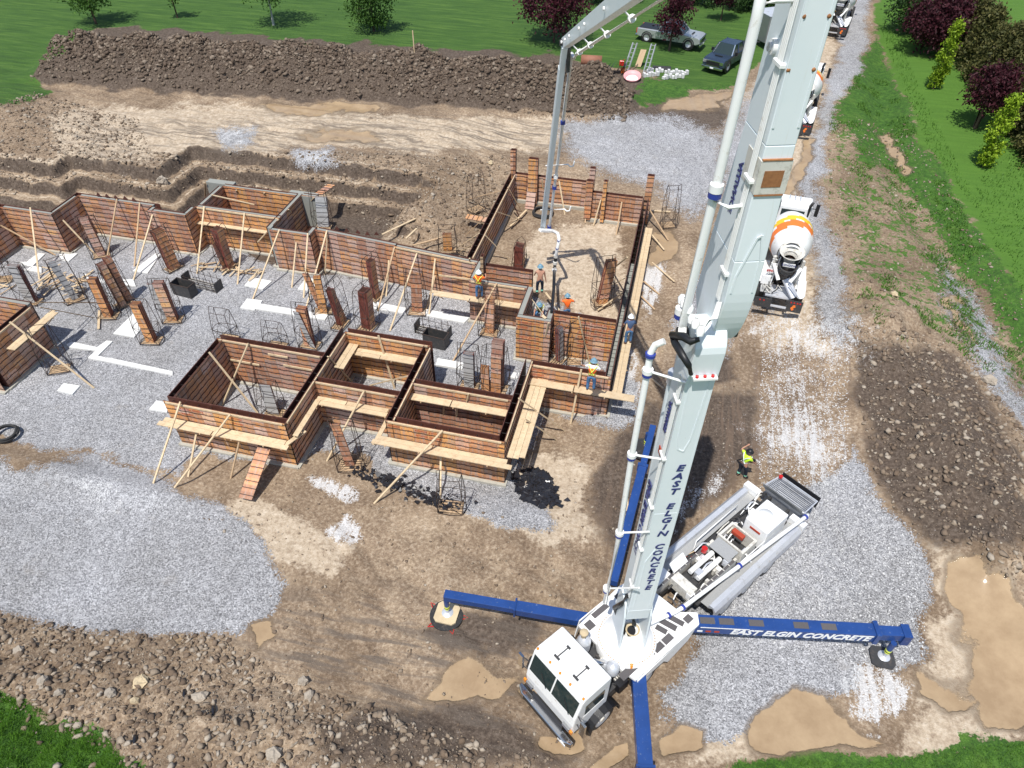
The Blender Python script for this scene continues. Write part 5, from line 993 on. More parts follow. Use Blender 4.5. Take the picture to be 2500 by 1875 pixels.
part('white_panel','paint_white',lambda m:m.pbox(q(6.3,-.45,1.95),(.75,.0,0),(0,.28,.25),(.0,-.03,.03)))
for k in range(70):
    lx=random.uniform(5.3,11.6); ly=random.uniform(-.72,.55 if lx<9.8 else -.2); h=random.uniform(1.35,1.75); dx,dy=random.choice([(random.uniform(.2,.9),random.uniform(-.1,.1)),(random.uniform(-.15,.15),random.uniform(.2,.5))])
    t=random.random(); mt=random.choice(['rubber','paint_white','paint_dirty','dark_steel','paint_white','aluminium'])
    if t<.6: part('hydraulic_hose' if mt=='rubber' else 'hydraulic_pipe',mt,lambda m:m.tube([q(lx,ly,h),q(lx+dx*.5,ly+dy*.5,h+random.uniform(.05,.3)),q(lx+dx,ly+dy,h)],random.uniform(.018,.045),6))
    else: part('valve_box',mt,lambda m:tb(m,lx,lx+random.uniform(.08,.3),ly,ly+random.uniform(.08,.25),h-.1,h+random.uniform(.05,.25)))
def hop(m):
    top=[(12.35,-.85),(13.35,-.7),(13.35,1.05),(12.35,1.05)]; lo=[(12.55,-.4),(13.15,-.4),(13.15,.6),(12.55,.6)]
    V=[q(a,b_,1.75) for a,b_ in top]+[q(a,b_,.95) for a,b_ in lo]+[q(a+(.04 if a<12.9 else -.04),b_+(.04 if b_<0 else -.04),1.75) for a,b_ in top]+[q(a,b_,1.0) for a,b_ in lo]
    m.add(V,[(0,1,5,4),(1,2,6,5),(2,3,7,6),(3,0,4,7),(8,12,13,9),(9,13,14,10),(10,14,15,11),(11,15,12,8),(0,8,9,1),(1,9,10,2),(2,10,11,3),(3,11,8,0),(12,15,14,13)])
part('hopper',['aluminium'],hop)
part('hopper_grate','dark_steel',lambda m:[m.beam(q(12.42+.09*k,-.75,1.70),q(12.42+.09*k,1.0,1.70),.012,.02) for k in range(10)])
part('splash_guard','tread_plate',lambda m:m.pbox(q(12.3,-.8,1.75),(-.02,0,0),(0,-1.8,0),(-.15,0,.35)))
part('rubber_apron','black',lambda m:m.pbox(q(13.38,-.7,1.3),(.03,0,0),(0,-1.75,0),(.12,0,.5)))
part('hopper_lamp','red_lens',lambda m:m.cyl(q(13.2,-.62,1.78),q(13.2,-.62,1.88),.08))
part('rear_bumper','dark_steel',lambda m:tb(m,12.0,12.2,-1.2,1.2,.7,.95))
pipe=[q(12.5,.8,1.6),q(12.3,1.2,1.9),q(12.0,1.27,2.2),q(10.,1.1,2.2),q(8.2,.96,2.2),q(5.35,.72,2.2),q(5.0,.66,2.2),q(4.7,.58,2.22),q(4.0,.42,2.3)]
part('delivery_pipe','paint_white',lambda m:m.tube(pipe,.075,12))
for lx,ly in ((11.9,1.26),(8.2,.96),(5.35,.72),(4.75,.6)): part('pipe_clamp','blue_clamp',lambda m:m.cyl(q(lx-.04,ly,2.2),q(lx+.04,ly+.005,2.2),.11,n=14))
part('tool_stick','lumber',lambda m:m.cyl(q(7.0,-.95,1.35),q(8.1,-.7,1.4),.02,n=6)); part('red_strap','letter_red',lambda m:m.tube([q(7.6,-.8,1.3),q(7.8,-.5,1.5),q(8.0,-.75,1.3)],.015,5))
part('red_strap','red_lens',lambda m:m.tube([q(6.9,.75,1.3),q(7.05,.95,1.3),q(6.9,1.1,1.3)],.015,5))
# outrigger legs (world points)
def leg(p0,p1,w,h,lb,inner=.5,jack=1.0,foot=None,fw=None):
    p0=w2t(p0); p1=w2t(p1); d=(p1-p0); e=MB(); e.beam(p0,p0.lerp(p1,inner),w,h); lg=e.build('outrigger_leg',['paint_blue'],PT,bevel=.02)
    k=MB(); k.beam(p0.lerp(p1,inner*.98),p1,w*.8,h*.82); k.build('extension',['paint_blue'],lg,bevel=.015)
    k=MB(); k.beam(p0.lerp(p1,inner*.985),p0.lerp(p1,inner*1.01),w*1.25,h*1.25); k.build('collar_plate',['paint_blue'],lg)
    return lg
zl=1.5
L1=leg((-.2,12.75,zl),(-5.35,12.47,zl),.40,.36,'')
jk=lambda x,y,zt,zg,par,sq=False:(part('jack_cylinder','paint_blue',lambda m:m.cyl(w2t((x,y,zt)),w2t((x,y,zt-.45)),.10),par),part('jack_band','tape_yellow',lambda m:m.cyl(w2t((x,y,zt-.45)),w2t((x,y,zt-.52)),.105),par),part('jack_band','black',lambda m:m.cyl(w2t((x,y,zt-.52)),w2t((x,y,zt-.58)),.10),par),part('jack_band','tape_yellow',lambda m:m.cyl(w2t((x,y,zt-.58)),w2t((x,y,zt-.64)),.10),par),part('jack_rod','aluminium',lambda m:m.cyl(w2t((x,y,zt-.64)),w2t((x,y,zg+.1)),.065),par),part('foot_disc','aluminium',lambda m:m.lathe(w2t((x,y,zg+.14)),(0,0,-1),[(-.05,0),(-.05,.08),(0,.2),(.04,.25),(.05,0)],20),par))
jk(-5.28,12.42,1.35,.28,L1)
L2=leg((3.35,13.5,zl),(10.5,14.85,zl),.46,.46,'',inner=.86); jk(10.15,14.5,1.35,.28,L2)
part('cap_plate','paint_blue',lambda m:m.beam(w2t((10.35,14.82,1.45)),w2t((10.62,14.87,1.45)),.5,.55),L2)
L3=leg((1.7,11.3,zl),(2.55,6.6,zl),.46,.42,'',inner=.62); jk(2.5,6.8,1.35,.28,L3)
L4=leg((.45,14.4,zl),(1.12,22.6,zl),.34,.34,'',inner=.7); jk(.95,22.3,1.35,.35,L4)
a=w2t((3.75,13.3,1.5)); b_=w2t((10.1,14.55,1.5)); dd=(w2t((10.5,14.85,1.5))-w2t((3.35,13.5,1.5))).normalized(); up=Vector((0,0,1)); nrm=dd.cross(up)  # faces the camera side
if nrm.dot(w2t((0,0,1.5))-a)<0: nrm=-nrm
mid=a.lerp(b_,.53); off=nrm.normalized()
p_leg0=w2t((3.35,13.5,zl)); p_leg1=w2t((10.5,14.85,zl)); c=p_leg0.lerp(p_leg1,.50)+off*.236
text('leg_lettering','EAST ELGIN CONCRETE',.44,'letter_white',c+Vector((0,0,-.03)),dd,up,L2,bold=.035,shear=.35,sx=1.0)
bb=L2.data; 
part('leg_stripe','letter_white',lambda m:m.beam(p_leg0.lerp(p_leg1,.03)+off*.235+Vector((0,0,.17)),p_leg0.lerp(p_leg1,.26)+off*.235+Vector((0,0,.17)),.01,.03),L2)
for k,mt in enumerate(['letter_white','letter_red','letter_red']): part('leg_sticker',mt,lambda m:m.beam(p_leg0.lerp(p_leg1,.02+.04*k)+off*.236+Vector((0,0,-.08)),p_leg0.lerp(p_leg1,.045+.04*k)+off*.236+Vector((0,0,-.08)),.01,.09),L2)
for t in (.03,.12,.26,.47,.60): part('grip_pad','antislip',lambda m:m.beam(p_leg0.lerp(p_leg1,t)+Vector((0,0,.233)),p_leg0.lerp(p_leg1,t+.07)+Vector((0,0,.233)),.24,.01),L2)
# pads under the jacks
def pad(name,x,y,g,f,lb,mat): m_=MB(); f(m_); o=m_.build(name,mat); o.location=(x,y,g); return tag(o,lb,'ground pad','pads under the outrigger feet')
g=gz(-5.3,12.3); pad('round_pad',-5.3,12.35,g+.02,lambda m:m.cyl((0,0,0),(0,0,.1),.62,n=36),'large round black pad under the left outrigger foot',['rubber'])
pad('wood_pad',-5.3,12.4,g+.122,lambda m:m.prism([(-.42,-.3),(-.3,-.42),(.3,-.42),(.42,-.3),(.42,.3),(.3,.42),(-.3,.42),(-.42,.3)],(0,0,0),(1,0,0),(0,1,0),(0,0,.07)),'cream square pad on top of the round black pad',['rock_tan'])
g=gz(10.1,14.45); pad('steel_pad',10.1,14.45,g+.05,lambda m:m.prism([(-.38,-.3),(-.22,-.4),(.3,-.38),(.42,-.2),(.38,.3),(.22,.4),(-.3,.38),(-.42,.2)],(0,0,0),(1,0,0),(0,1,0),(0,0,.06)),'dark rusty plate under the right outrigger foot',['dark_steel'])
g=gz(.95,22.3); pad('round_pad',.9,22.1,g+.06,lambda m:m.cyl((0,0,0),(0,0,.1),.62,n=36),'round black pad under the rear outrigger foot behind the boom',['rubber'])
m_=MB()
for k in range(5): t=k*1.3; m_.tube([(-5.3+.62*math.cos(t),12.35+.62*math.sin(t),gz(-5.3,12.3)+.08),(-5.3+.8*math.cos(t+.1),12.35+.8*math.sin(t+.1),gz(-5.3,12.3)+.12),(-5.3+.62*math.cos(t+.25),12.35+.62*math.sin(t+.25),gz(-5.3,12.3)+.08)],.02,5)
tag(m_.build('pad_rope',['red_lens']),'red rope handles around the left round pad','rope',kind='stuff')
# ---------------- boom ----------------
T0=Vector((1.16,12.1,0)); BD=Vector((-.318,.948,0)).normalized(); BN=Vector((BD.y,-BD.x,0))
def B(n,s,z): return w2t(T0+BN*n+BD*s+Vector((0,0,z)))
def PB(z,x,y,n=0.):
    r=ray(z,x,y); t=(n+T0.dot(BN))/(r[0]*BN.x+r[1]*BN.y); return Vector((r*t+[0,0,HH]).tolist())
bn=(tinv.to_3x3()@BN); bd=(tinv.to_3x3()@BD)
def sect(mb,a,b_,mi=0):  # a,b = (n0,n1,s0,s1,z)
    v=[B(n,s,z) for (n0,n1,s0,s1,z) in (a,b_) for n,s in ((n0,s0),(n1,s0),(n1,s1),(n0,s1))]; mb.add(v,[(3,2,1,0),(4,5,6,7),(0,1,5,4),(1,2,6,5),(2,3,7,6),(3,0,4,7)],mi)
# pedestal head
m_=MB()
for n in (-.42,.40): m_.prism([(-.55,2.3),(.6,2.3),(.45,4.2),(.3,4.75),(-.25,4.75),(-.4,4.2)],B(n,0,0),bd,(0,0,1),bn*.06)
m_.build('boom_pedestal',['boom_paint'],PT)
m_=MB(); sect(m_,(-.34,.38,-.36,.36,4.0),(-.34,.38,-.4,.4,4.6)); sect(m_,(-.34,.38,-.4,.4,4.6),(-.27,.41,-.4,.42,9.5)); sect(m_,(-.27,.41,-.4,.42,9.5),(-.22,.40,-.4,.42,14.3)); 
m_.prism([(.5*math.cos(t),15.0+.55*math.sin(t)) for t in np.linspace(0,math.pi,12)]+[(-.45,14.3),(.45,14.3)],B(-.24,0,0),bd,(0,0,1),bn*.66)
A1=m_.build('boom_arm',['boom_paint'],PT,bevel=.012)
def plate(par,pts,s,mat='boom_paint',th=.018,name='stiffener'):   # outline on the near face, points (n,z)
    m_=MB(); 
    for i in range(len(pts)-1): m_.beam(B(pts[i][0],s,pts[i][1]),B(pts[i+1][0],s,pts[i+1][1]),.035,th,0,up=bd)
    m_.build(name,[mat],par)
plate(A1,[(-.2,4.8),(-.16,7.3),(.05,7.9),(.28,7.3),(.3,4.8)],-.405); plate(A1,[(-.15,14.2),(-.1,12.4),(-.05,12.0),(.1,11.9),(.2,12.3),(.3,14.2)],-.405)
plate(A1,[(-.3,4.7),(-.23,14.2)],-.4); plate(A1,[(.36,4.7),(.38,14.2)],-.4)
# four tubes along the near left edge and their brackets
def lines(par,n,s0,z0,z1,dn=0.):
    for k in range(4): m_=MB(); m_.cyl(B(n-.02,s0+.055*k,z0),B(n-.02+dn,s0+.055*k,z1),.016,n=6); m_.build('oil_line',['paint_white'],par)
    z=z0+.6
    while z<z1: m_=MB(); m_.pbox(B(n-.06+dn*(z-z0)/(z1-z0),s0-.06,z),bn*.10,bd*.32,Vector((0,0,.07))); m_.build('line_bracket',['paint_white'],par,bevel=.01); z+=1.9
lines(A1,-.36,-.36,5.3,14.2,.08)
z=11.3
for ch in 'EAST ELGIN CONCRETE':
    if ch!=' ': text('boom_letter',ch,.31,'letter_navy',B(.12-.012*(11.3-z)*.6,-.415,z),bn,(0,0,1),A1,bold=.03,shear=.2,sx=1.15)
    z-=.30
text('boom_lettering','EAST ELGIN CONCRETE',.34,'letter_navy',B(-.295,.16,8.3),(0,0,-1),bd,A1,bold=.03,shear=.2,sx=1.0,thick=.012)
text('boom_lettering','ALLIANCE',.22,'letter_navy',B(-.262,.1,12.6),(0,0,-1),bd,A1,bold=.03,shear=.2,thick=.012)
part('flag_sticker','letter_red',lambda m:m.pbox(B(-.275,0,11.3),bd*.18,Vector((0,0,.22)),bn*.02),A1)
# boom ram behind arm
m_=MB(); m_.cyl(B(-.02,.62,8.2),B(-.02,.72,13.3),.17,n=20); m_.build('boom_ram',['boom_paint'],PT); m_=MB(); m_.cyl(B(-.02,.72,13.3),B(-.02,.78,15.0),.09,n=14); m_.cyl(B(-.02,.715,13.1),B(-.02,.722,13.4),.2,n=20); m_.build('ram_rod',['aluminium'],PT)
part('marker_bar','paint_white',lambda m:m.pbox(B(-.16,-.47,14.35),bn*.52,-bd*.12,Vector((0,0,.05))),A1)
for k in range(3): part('marker_lamp','red_lens',lambda m:m.lathe(B(-.08+.17*k,-.53,14.41),(0,0,1),[(0,.04),(.04,.035),(.05,0)],8),A1)
# arm 2: rounded heel, tall box
prof=[(-.455,17.2)]+[(-.46+(1.06-.0)*(1-math.cos(t))*.5*1.42,16.5-1.65*math.sin(t)) for t in np.linspace(0.02,1.9,16)]+[(1.02,15.5),(.95,16.3),(.85,17.2)]
m_=MB(); m_.prism(prof,B(.12,0,0),bd,(0,0,1),bn*.58); sect(m_,(.12,.70,-.455,.85,17.2),(.16,.67,-.4,.62,19.4)); sect(m_,(.16,.67,-.4,.62,19.4),(.2,.66,-.4,.5,24.6))
A2=m_.build('boom_arm',['boom_paint'],PT,bevel=.015)
plate(A2,[(.2,16.5),(.22,16.9),(.42,17.7),(.5,17.75),(.6,17.2),(.62,16.5)],-.465); plate(A2,[(.2,19.7),(.2,24)],-.405); plate(A2,[(.62,19.7),(.62,24)],-.405)
part('joint_collar','paint_dirty',lambda m:sect(m,(.14,.69,-.44,.2,18.55),(.14,.69,-.44,.2,19.15)),A2); part('rust_window','rust_patch',lambda m:sect(m,(.24,.58,-.447,-.4,18.68),(.24,.58,-.447,-.4,18.98)),A2)
for n,z in ((.2,20.6),(.6,20.6),(.22,21.35),(.6,21.35),(.4,17.2)): part('rust_patch','rust_patch',lambda m:m.lathe(B(n,-.402,z),-bd,[(0,.035),(.012,.03),(.013,0)],9),A2)
for z in (18.53,19.17): part('rust_seam','rust_patch',lambda m:sect(m,(.16,.67,-.45,-.2,z-.012),(.16,.67,-.45,-.2,z+.012)),A2)
lines(A2,.1,-.3,16.2,24.0,.06)
part('pivot_boss','paint_white',lambda m:m.cyl(B(.1,.2,20.75),B(.22,.2,20.75),.12,n=20),A2); part('pivot_boss','aluminium',lambda m:m.cyl(B(.06,.2,20.75),B(.11,.2,20.75),.07,n=16),A2)
text('boom_lettering','ALLIANCE',.22,'letter_navy',B(.135,.3,18.3),(0,0,-1),bd,A2,bold=.03,shear=.2,thick=.01); part('flag_sticker','letter_red',lambda m:m.pbox(B(.14,.2,17.35),bd*.18,Vector((0,0,.22)),bn*.02),A2)
# joint fittings and black hose bundle
part('joint_pin','dark_steel',lambda m:m.cyl(B(-.45,.1,15.1),B(.8,.1,15.1),.14,n=20))
W_=lambda z,x,y,n=0.:w2t(PB(z,x,y,n))
part('hose_bundle','black',lambda m:m.tube([W_('j',620,870,-.25),W_('j',600,800,-.45),W_('j',550,720,-.55),W_('j',490,620,-.6),W_('j',470,560,-.6),W_('j',560,570,-.5),W_('j',620,610,-.4),W_('j',690,590,-.25)],[.05,.07,.08,.08,.09,.09,.08,.05],10))
for k in range(6): part('oil_hose','paint_white',lambda m:m.tube([W_('j',660+10*k,545-6*k,-.3),W_('j',740+5*k,480-10*k,-.15),W_('j',800+7*k,400+4*k,.0),W_('j',835+6*k,290,.05)],.018,6))
for a in [(560,330),(600,380),(540,300),(650,500),(690,560),(620,460),(580,420)]: part('joint_fitting','paint_white',lambda m:m.lathe(W_('j',a[0],a[1],-.35),(.3,.2,1),[(0,.07),(.12,.09),(.2,.04)],8))
part('base_hose','black',lambda m:m.tube([W_('g',985,190,-.4),W_('g',930,260,-.5),W_('g',875,290,-.5),W_('g',900,370,-.3),W_('g',1030,375,.0),W_('g',1040,430,.1)],.075,10))
# delivery pipes beside the arms
pp=[W_('N',1477,1470,-1.0),W_('N',1512,1305,-.95),W_('N',1542,1115,-.97),W_('N',1580,910,-.97),W_('N',1588,862,-.95),W_('N',1600,842,-.88),W_('N',1622,833,-.72)]
part('delivery_pipe','paint_white',lambda m:m.tube(pp,.075,12)); 
for (x,y,n,tx,ty,tn) in [(1481,1440,-1.,1560,1435,-.35),(1512,1305,-.95,1585,1298,-.3),(1542,1115,-.97,1622,1122,-.28),(1580,912,-.97,1675,934,-.25)]:
    c=W_('N',x,y,n); part('pipe_clamp','blue_clamp',lambda m:m.cyl(c-Vector((0,0,.06)),c+Vector((0,0,.03)),.11,n=14)); part('pipe_clamp','paint_white',lambda m:m.cyl(c+Vector((0,0,.03)),c+Vector((0,0,.14)),.12,n=14)); part('pipe_strut','paint_white',lambda m:m.cyl(c+Vector((0,0,.08)),W_('N',tx,ty,tn),.03,n=8))
c=W_('N',1588,866,-.95); part('pipe_clamp','blue_clamp',lambda m:m.cyl(c-Vector((0,0,.04)),c+Vector((0,0,.04)),.115,n=14))
pp2=[W_('N',1665,815,-.4),W_('N',1668,785,-.4),W_('N',1745,470,-.36),W_('N',1848,40,-.34),W_('N',1858,-10,-.34),W_('N',1870,-60,-.3)]
part('delivery_pipe','paint_white',lambda m:m.tube(pp2,.085,14))
for (x,y,tx,ty) in [(1745,475,1812,502),(1660,770,1712,780)]:
    c=W_('N',x,y,-.37); part('pipe_clamp','blue_clamp',lambda m:m.cyl(c-Vector((0,0,.05)),c+Vector((0,0,.05)),.12,n=14)); part('pipe_clamp','paint_white',lambda m:m.cyl(c+Vector((0,0,.06)),c+Vector((0,0,.2)),.125,n=14)); part('pipe_strut','paint_white',lambda m:m.tube([c+Vector((0,0,-.1)),W_('N',(x+tx)/2,(y+ty)/2+18,-.15),W_('N',tx,ty,.1)],.04,8))
part('pipe_strut','paint_white',lambda m:m.tube([W_('N',1850,12,-.34),W_('N',1900,0,-.1),W_('N',1950,-2,.2)],.05,8))
# far arms
J3=PB('D',1222,92,0.); 
a0=w2t(T0+BD*(-.4)+BN*-.75+Vector((0,0,24.2))); 
def armbeam(name,p,q_,w,h,w2,h2,mat='boom_paint'): m_=MB(); m_.beam(w2t(p),w2t(q_),w,h,0,w2=w2,h2=h2); return m_.build(name,[mat],PT,bevel=.01)
sj=(J3-T0).dot(BD); TP=T0+BD*(-.4)+BN*0.0+Vector((0,0,J3.z+(sj+.4)*.437)); 
armbeam('boom_arm',TP,J3+(J3-TP).normalized()*.3,.34,.7,.26,.42)
K=TP.lerp(J3,.52)
p_a=TP+BN*.45+Vector((0,0,-.35)); p_b=J3+BN*.50+Vector((0,0,-.45)); part('delivery_pipe','paint_white',lambda m:m.tube([w2t(p_a),w2t(p_b)],.075,10))
for t in (.56,.72,.86,.97): c=w2t(p_a.lerp(p_b,t)); dz=(w2t(p_b)-w2t(p_a)).normalized(); part('pipe_clamp','paint_white',lambda m:m.cyl(c-dz*.08,c+dz*.08,.12,n=12)); part('pipe_strut','paint_white',lambda m:m.cyl(c,w2t(TP.lerp(J3,t)),.03,n=6))
for t in (.6,.75,.8,.9,.95,.99):
    c=TP.lerp(J3,t)-BN*.18; part('arm_bolt','paint_white',lambda m:m.cyl(w2t(c),w2t(c-BN*.06),.06,n=8))
J4=PB('3',680,640,-.05)
armbeam('boom_arm',PB('m',592,375,-.05),J4,.24,.26,.20,.22)
part('arm_flange','boom_paint',lambda m:m.beam(w2t(J3.lerp(J4,.1)-BN*.16),w2t(J4-BN*.13),.03,.30))
part('rust_patch','rust_patch',lambda m:m.beam(w2t(J3.lerp(J4,.4)-BD*.13),w2t(J3.lerp(J4,.41)-BD*.13),.2,.02))
pd0=PB('m',650,430,.35); pd1=PB('3',725,635,.42); part('delivery_pipe','paint_white',lambda m:m.tube([w2t(p_b),w2t(p_b.lerp(pd0,.5)+Vector((0,0,-.2))),w2t(pd0),w2t(pd0.lerp(pd1,.5)),w2t(pd1)],.075,10))
for t in (.32,.63,.70,.98): c=w2t(pd0.lerp(pd1,t)); part('pipe_clamp','blue_clamp' if t in(.32,.70,.98) else 'paint_white',lambda m:m.cyl(c-Vector((0,0,.1)),c+Vector((0,0,.08)),.12,n=12)); 
for zz,x0,y0,x1,y1 in (('3',700,165,865,155),('3',665,490,840,485)):
    a=PB(zz,x0,y0,-.2); b_=PB(zz,x1,y1,.9); part('hook_arm','paint_white',lambda m:m.tube([w2t(a),w2t(b_),w2t(b_+BN*.12+Vector((0,0,-.12))),w2t(b_+BN*.28+Vector((0,0,-.1))),w2t(b_+BN*.32+Vector((0,0,.15)))],.04,8))
part('tip_plate','paint_white',lambda m:m.beam(w2t(PB('3',658,640,-.3)),w2t(PB('3',760,645,.55)),.25,.12))
part('joint_linkage','dark_steel',lambda m:(m.beam(w2t(J3+BN*.15+Vector((0,0,-.2))),w2t(J3+BN*.15+Vector((0,0,-1.2))),.1,.15),m.cyl(w2t(J3-BN*.25),w2t(J3+BN*.35),.12,n=14)))
H0=PB('3',745,640,.45); H1=PB('3',790,665,.5); H2=PB('3',800,700,.5); H3=PB('3',775,830,.45); H4=PB('3',765,930,.4); H5=Wz('3',745,1245,2.75)
part('end_elbow','paint_white',lambda m:m.tube([w2t(pd1),w2t(H0),w2t(H1),w2t(H2),w2t(H3)],.085,12)); part('end_hose','black',lambda m:m.tube([w2t(H3),w2t(H4),w2t(H4.lerp(H5,.5)+Vector((.03,0,0))),w2t(H5)],.085,12))
for t in (0.,.5,): c=w2t(H3.lerp(H4,t)); part('hose_clamp','paint_dirty',lambda m:m.cyl(c-Vector((0,0,.08)),c+Vector((0,0,.08)),.12,n=12))
c=w2t(H4); part('hose_sling','paint_white',lambda m:m.lathe(c+Vector((0,0,-.12)),(0,0,1),[(0,.1),(.06,.15),(.15,.14),(.24,.1)],12))
c=w2t(H2.lerp(H3,.5)); 
for k in range(3): cc=w2t(H2.lerp(H3,.1+.45*k)); part('pipe_clamp','blue_clamp',lambda m:m.cyl(cc-Vector((0,0,.02)),cc+Vector((0,0,.02)),.1,n=12))
# ---------------- trees ----------------
def crown_pts(n,kind,R,H,z0):
    k=max(12,n//55); P=[]
    for i in range(k):
        if kind=='round':
            while True:
                v=rng.uniform(-1,1,3)
                if np.linalg.norm(v)<1 and np.linalg.norm(v)>.35: break
            P.append((v[0]*R,v[1]*R,z0+(v[2]*.5+.5)*(H-z0)))
        else:
            t=rng.random()**.85; r=R*(math.sin(math.pi*min(1,.12+t*.88))**.6 if kind=='column' else (1-t)**.75*1.05); a=rng.uniform(0,6.28); q_=rng.uniform(.45,1); P.append((r*q_*math.cos(a),r*q_*math.sin(a),z0+t*(H-z0)))
    return np.array(P)
def leaves(n,kind,R,H,z0,ls,clump):
    P=crown_pts(n,kind,R,H,z0); c=P[rng.integers(0,len(P),n)]+rng.normal(0,clump,(n,3)); a=rng.normal(0,1,(n,3)); a/=np.linalg.norm(a,axis=1)[:,None]; b_=rng.normal(0,1,(n,3)); b_-=a*(a*b_).sum(1)[:,None]; b_/=np.linalg.norm(b_,axis=1)[:,None]
    s_=ls*rng.uniform(.6,1.3,(n,1)); V=np.stack([c-a*s_,c+b_*s_*.55,c+a*s_,c-b_*s_*.55],1).reshape(-1,3); V[:,2]=np.maximum(V[:,2],.05); return V,np.arange(4*n).reshape(-1,4)
TC={}
def tree(name,px,py,H,R,z0,mat,lb,cat='tree',grp='trees on the lawn',kind='round',n=3800,ls=.13,bark='bark',stems=1,key=None,zone='D',gh=None):
    p=Wz(zone,px,py,2.2); g=gz(p.x,p.y); p=Wz(zone,px,py,g if gh is None else gh); e=empty(name,p,lb,cat,grp,random.uniform(0,6))
    if key and key in TC: me,mt_=TC[key]
    else:
        V,Fc=leaves(n,kind,R,H,z0,ls,.24*R/2+.08); o=npmesh('crown',V,Fc,mat); me=o.data; bpy.data.objects.remove(o)
        m_=MB()
        for s_ in range(stems):
            a=s_*2.1; d=(0 if stems==1 else .25); m_.tube([(d*.4*math.cos(a),d*.4*math.sin(a),-.1),(d*math.cos(a)+.04,d*math.sin(a),z0+.3),(d*1.6*math.cos(a),d*1.6*math.sin(a),z0+(H-z0)*.7)],[.02*H+.02,.014*H+.01,.02],8)
        for k in range(7): a=random.uniform(0,6.28); z=z0+(H-z0)*random.uniform(.1,.6); m_.tube([(0,0,z),(R*.35*math.cos(a),R*.35*math.sin(a),z+.3),(R*.75*math.cos(a),R*.75*math.sin(a),z+.5)],[.035,.025,.01],5)
        o=m_.build('trunk',[bark]); mt_=o.data; bpy.data.objects.remove(o)
        if key: TC[key]=(me,mt_)
    for nm,mm in (('crown',me),('trunk',mt_)): o=bpy.data.objects.new(nm,mm); C.objects.link(o); o.parent=e
    s_=random.uniform(.92,1.08); e.scale=(s_,s_,s_*random.uniform(.95,1.05)); return e
tree('shade_tree',208,52,4.3,2.1,1.4,'leaf_green','small round yellowish green tree behind the left end of the spoil berm')
tree('shade_tree',384,39,3.6,1.2,1.2,'leaf_green','thin sapling second from the left behind the berm',n=900)
tree('birch_tree',591,54,6.0,2.8,2.1,'leaf_green','white stemmed tree behind the berm',bark='paint_dirty',n=3500)
tree('shade_tree',808,68,5.4,2.3,.4,'leaf_green','dense green tree with leaves to the ground behind the berm',n=5000)
tree('shade_tree',60,-32,6,3.2,1.6,'leaf_dark','dark tree at the top left corner of the lawn'); tree('shade_tree',250,-45,6,3,1.6,'leaf_dark','tree mostly above the top edge at the left')
tree('maple_tree',1197,92,6.8,3.2,1.3,'leaf_maroon','large dark maroon tree left of the folded boom tip',n=8000,ls=.15)
tree('maple_tree',1445,110,5.3,1.7,1.5,'leaf_maroon','slim maroon tree in front of the silver pickup',n=3000)
tree('maple_tree',1557,44,4.5,1.5,1.5,'leaf_maroon','small maroon tree behind the silver pickup',n=2500)
tree('maple_tree',1105,-30,5.5,2.6,1.5,'leaf_maroon','maroon tree cut off by the top edge, left of the large maroon one',n=2500)
for i,(x,y) in enumerate([(1300,6),(1345,0),(1480,4),(1520,10),(1600,20),(1640,22),(1675,24)]):
    tree('evergreen_shrub',x,y,2.6,1.9,.1,'leaf_dark',['dark shrub at the top edge above the boom elbow','dark shrub at the top edge, second from the boom elbow','dark shrub above the silver pickup roof','dark shrub right of the silver pickup roof','dark shrub left of the grey trailer','dark shrub touching the grey trailer','dark shrub behind the grey trailer'][i],'shrub','shrubs along the far lawn',n=2600,key='sh%d'%(i%3))
tree('shade_tree',1969,72,5.4,2.8,.5,'leaf_dark','bushy dark green tree at the top right beside the drive',n=7000,ls=.14)
tree('maple_tree',2003,116,4.8,2.4,.7,'leaf_maroon','broad maroon tree between the dark green tree and the cedar hedge',n=7000,ls=.14)
tree('columnar_tree',2014,193,5.2,.62,.15,'leaf_lime','far bright lime columnar tree on the right lawn',kind='column',n=4200,ls=.10)
tree('maple_tree',2105,278,4.6,1.7,1.5,'leaf_maroon','maroon tree on three thin stems on the right lawn',n=3800,stems=3)
tree('columnar_tree',2121,362,4.8,.62,.15,'leaf_lime','near bright lime columnar tree on the right lawn',kind='column',n=4200,ls=.10)
hx=[(2010,35),(2040,62),(2062,92),(2085,122),(2100,150),(2122,178),(2140,200),(2160,224),(2180,246),(2196,272),(2215,300),(2236,330),(1985,12),(2255,365)]
for i,(x,y) in enumerate(hx): tree('cedar_tree',x,y,4.8,1.8,.05,'leaf_olive','cedar of the brownish hedge at the right, '+['behind the dark green tree','beside the maroon tree top','third from the far end','fourth from the far end','fifth from the far end','beside the far lime tree','midway along','just beyond the stemmed maroon tree','behind the stemmed maroon tree','near the right edge','at the right edge','just outside the right edge','farthest of the row','nearest and mostly cut off'][i],'tree','cedars forming the right hedge',kind='cone',n=6500,ls=.14,key='ce%d'%(i%3))
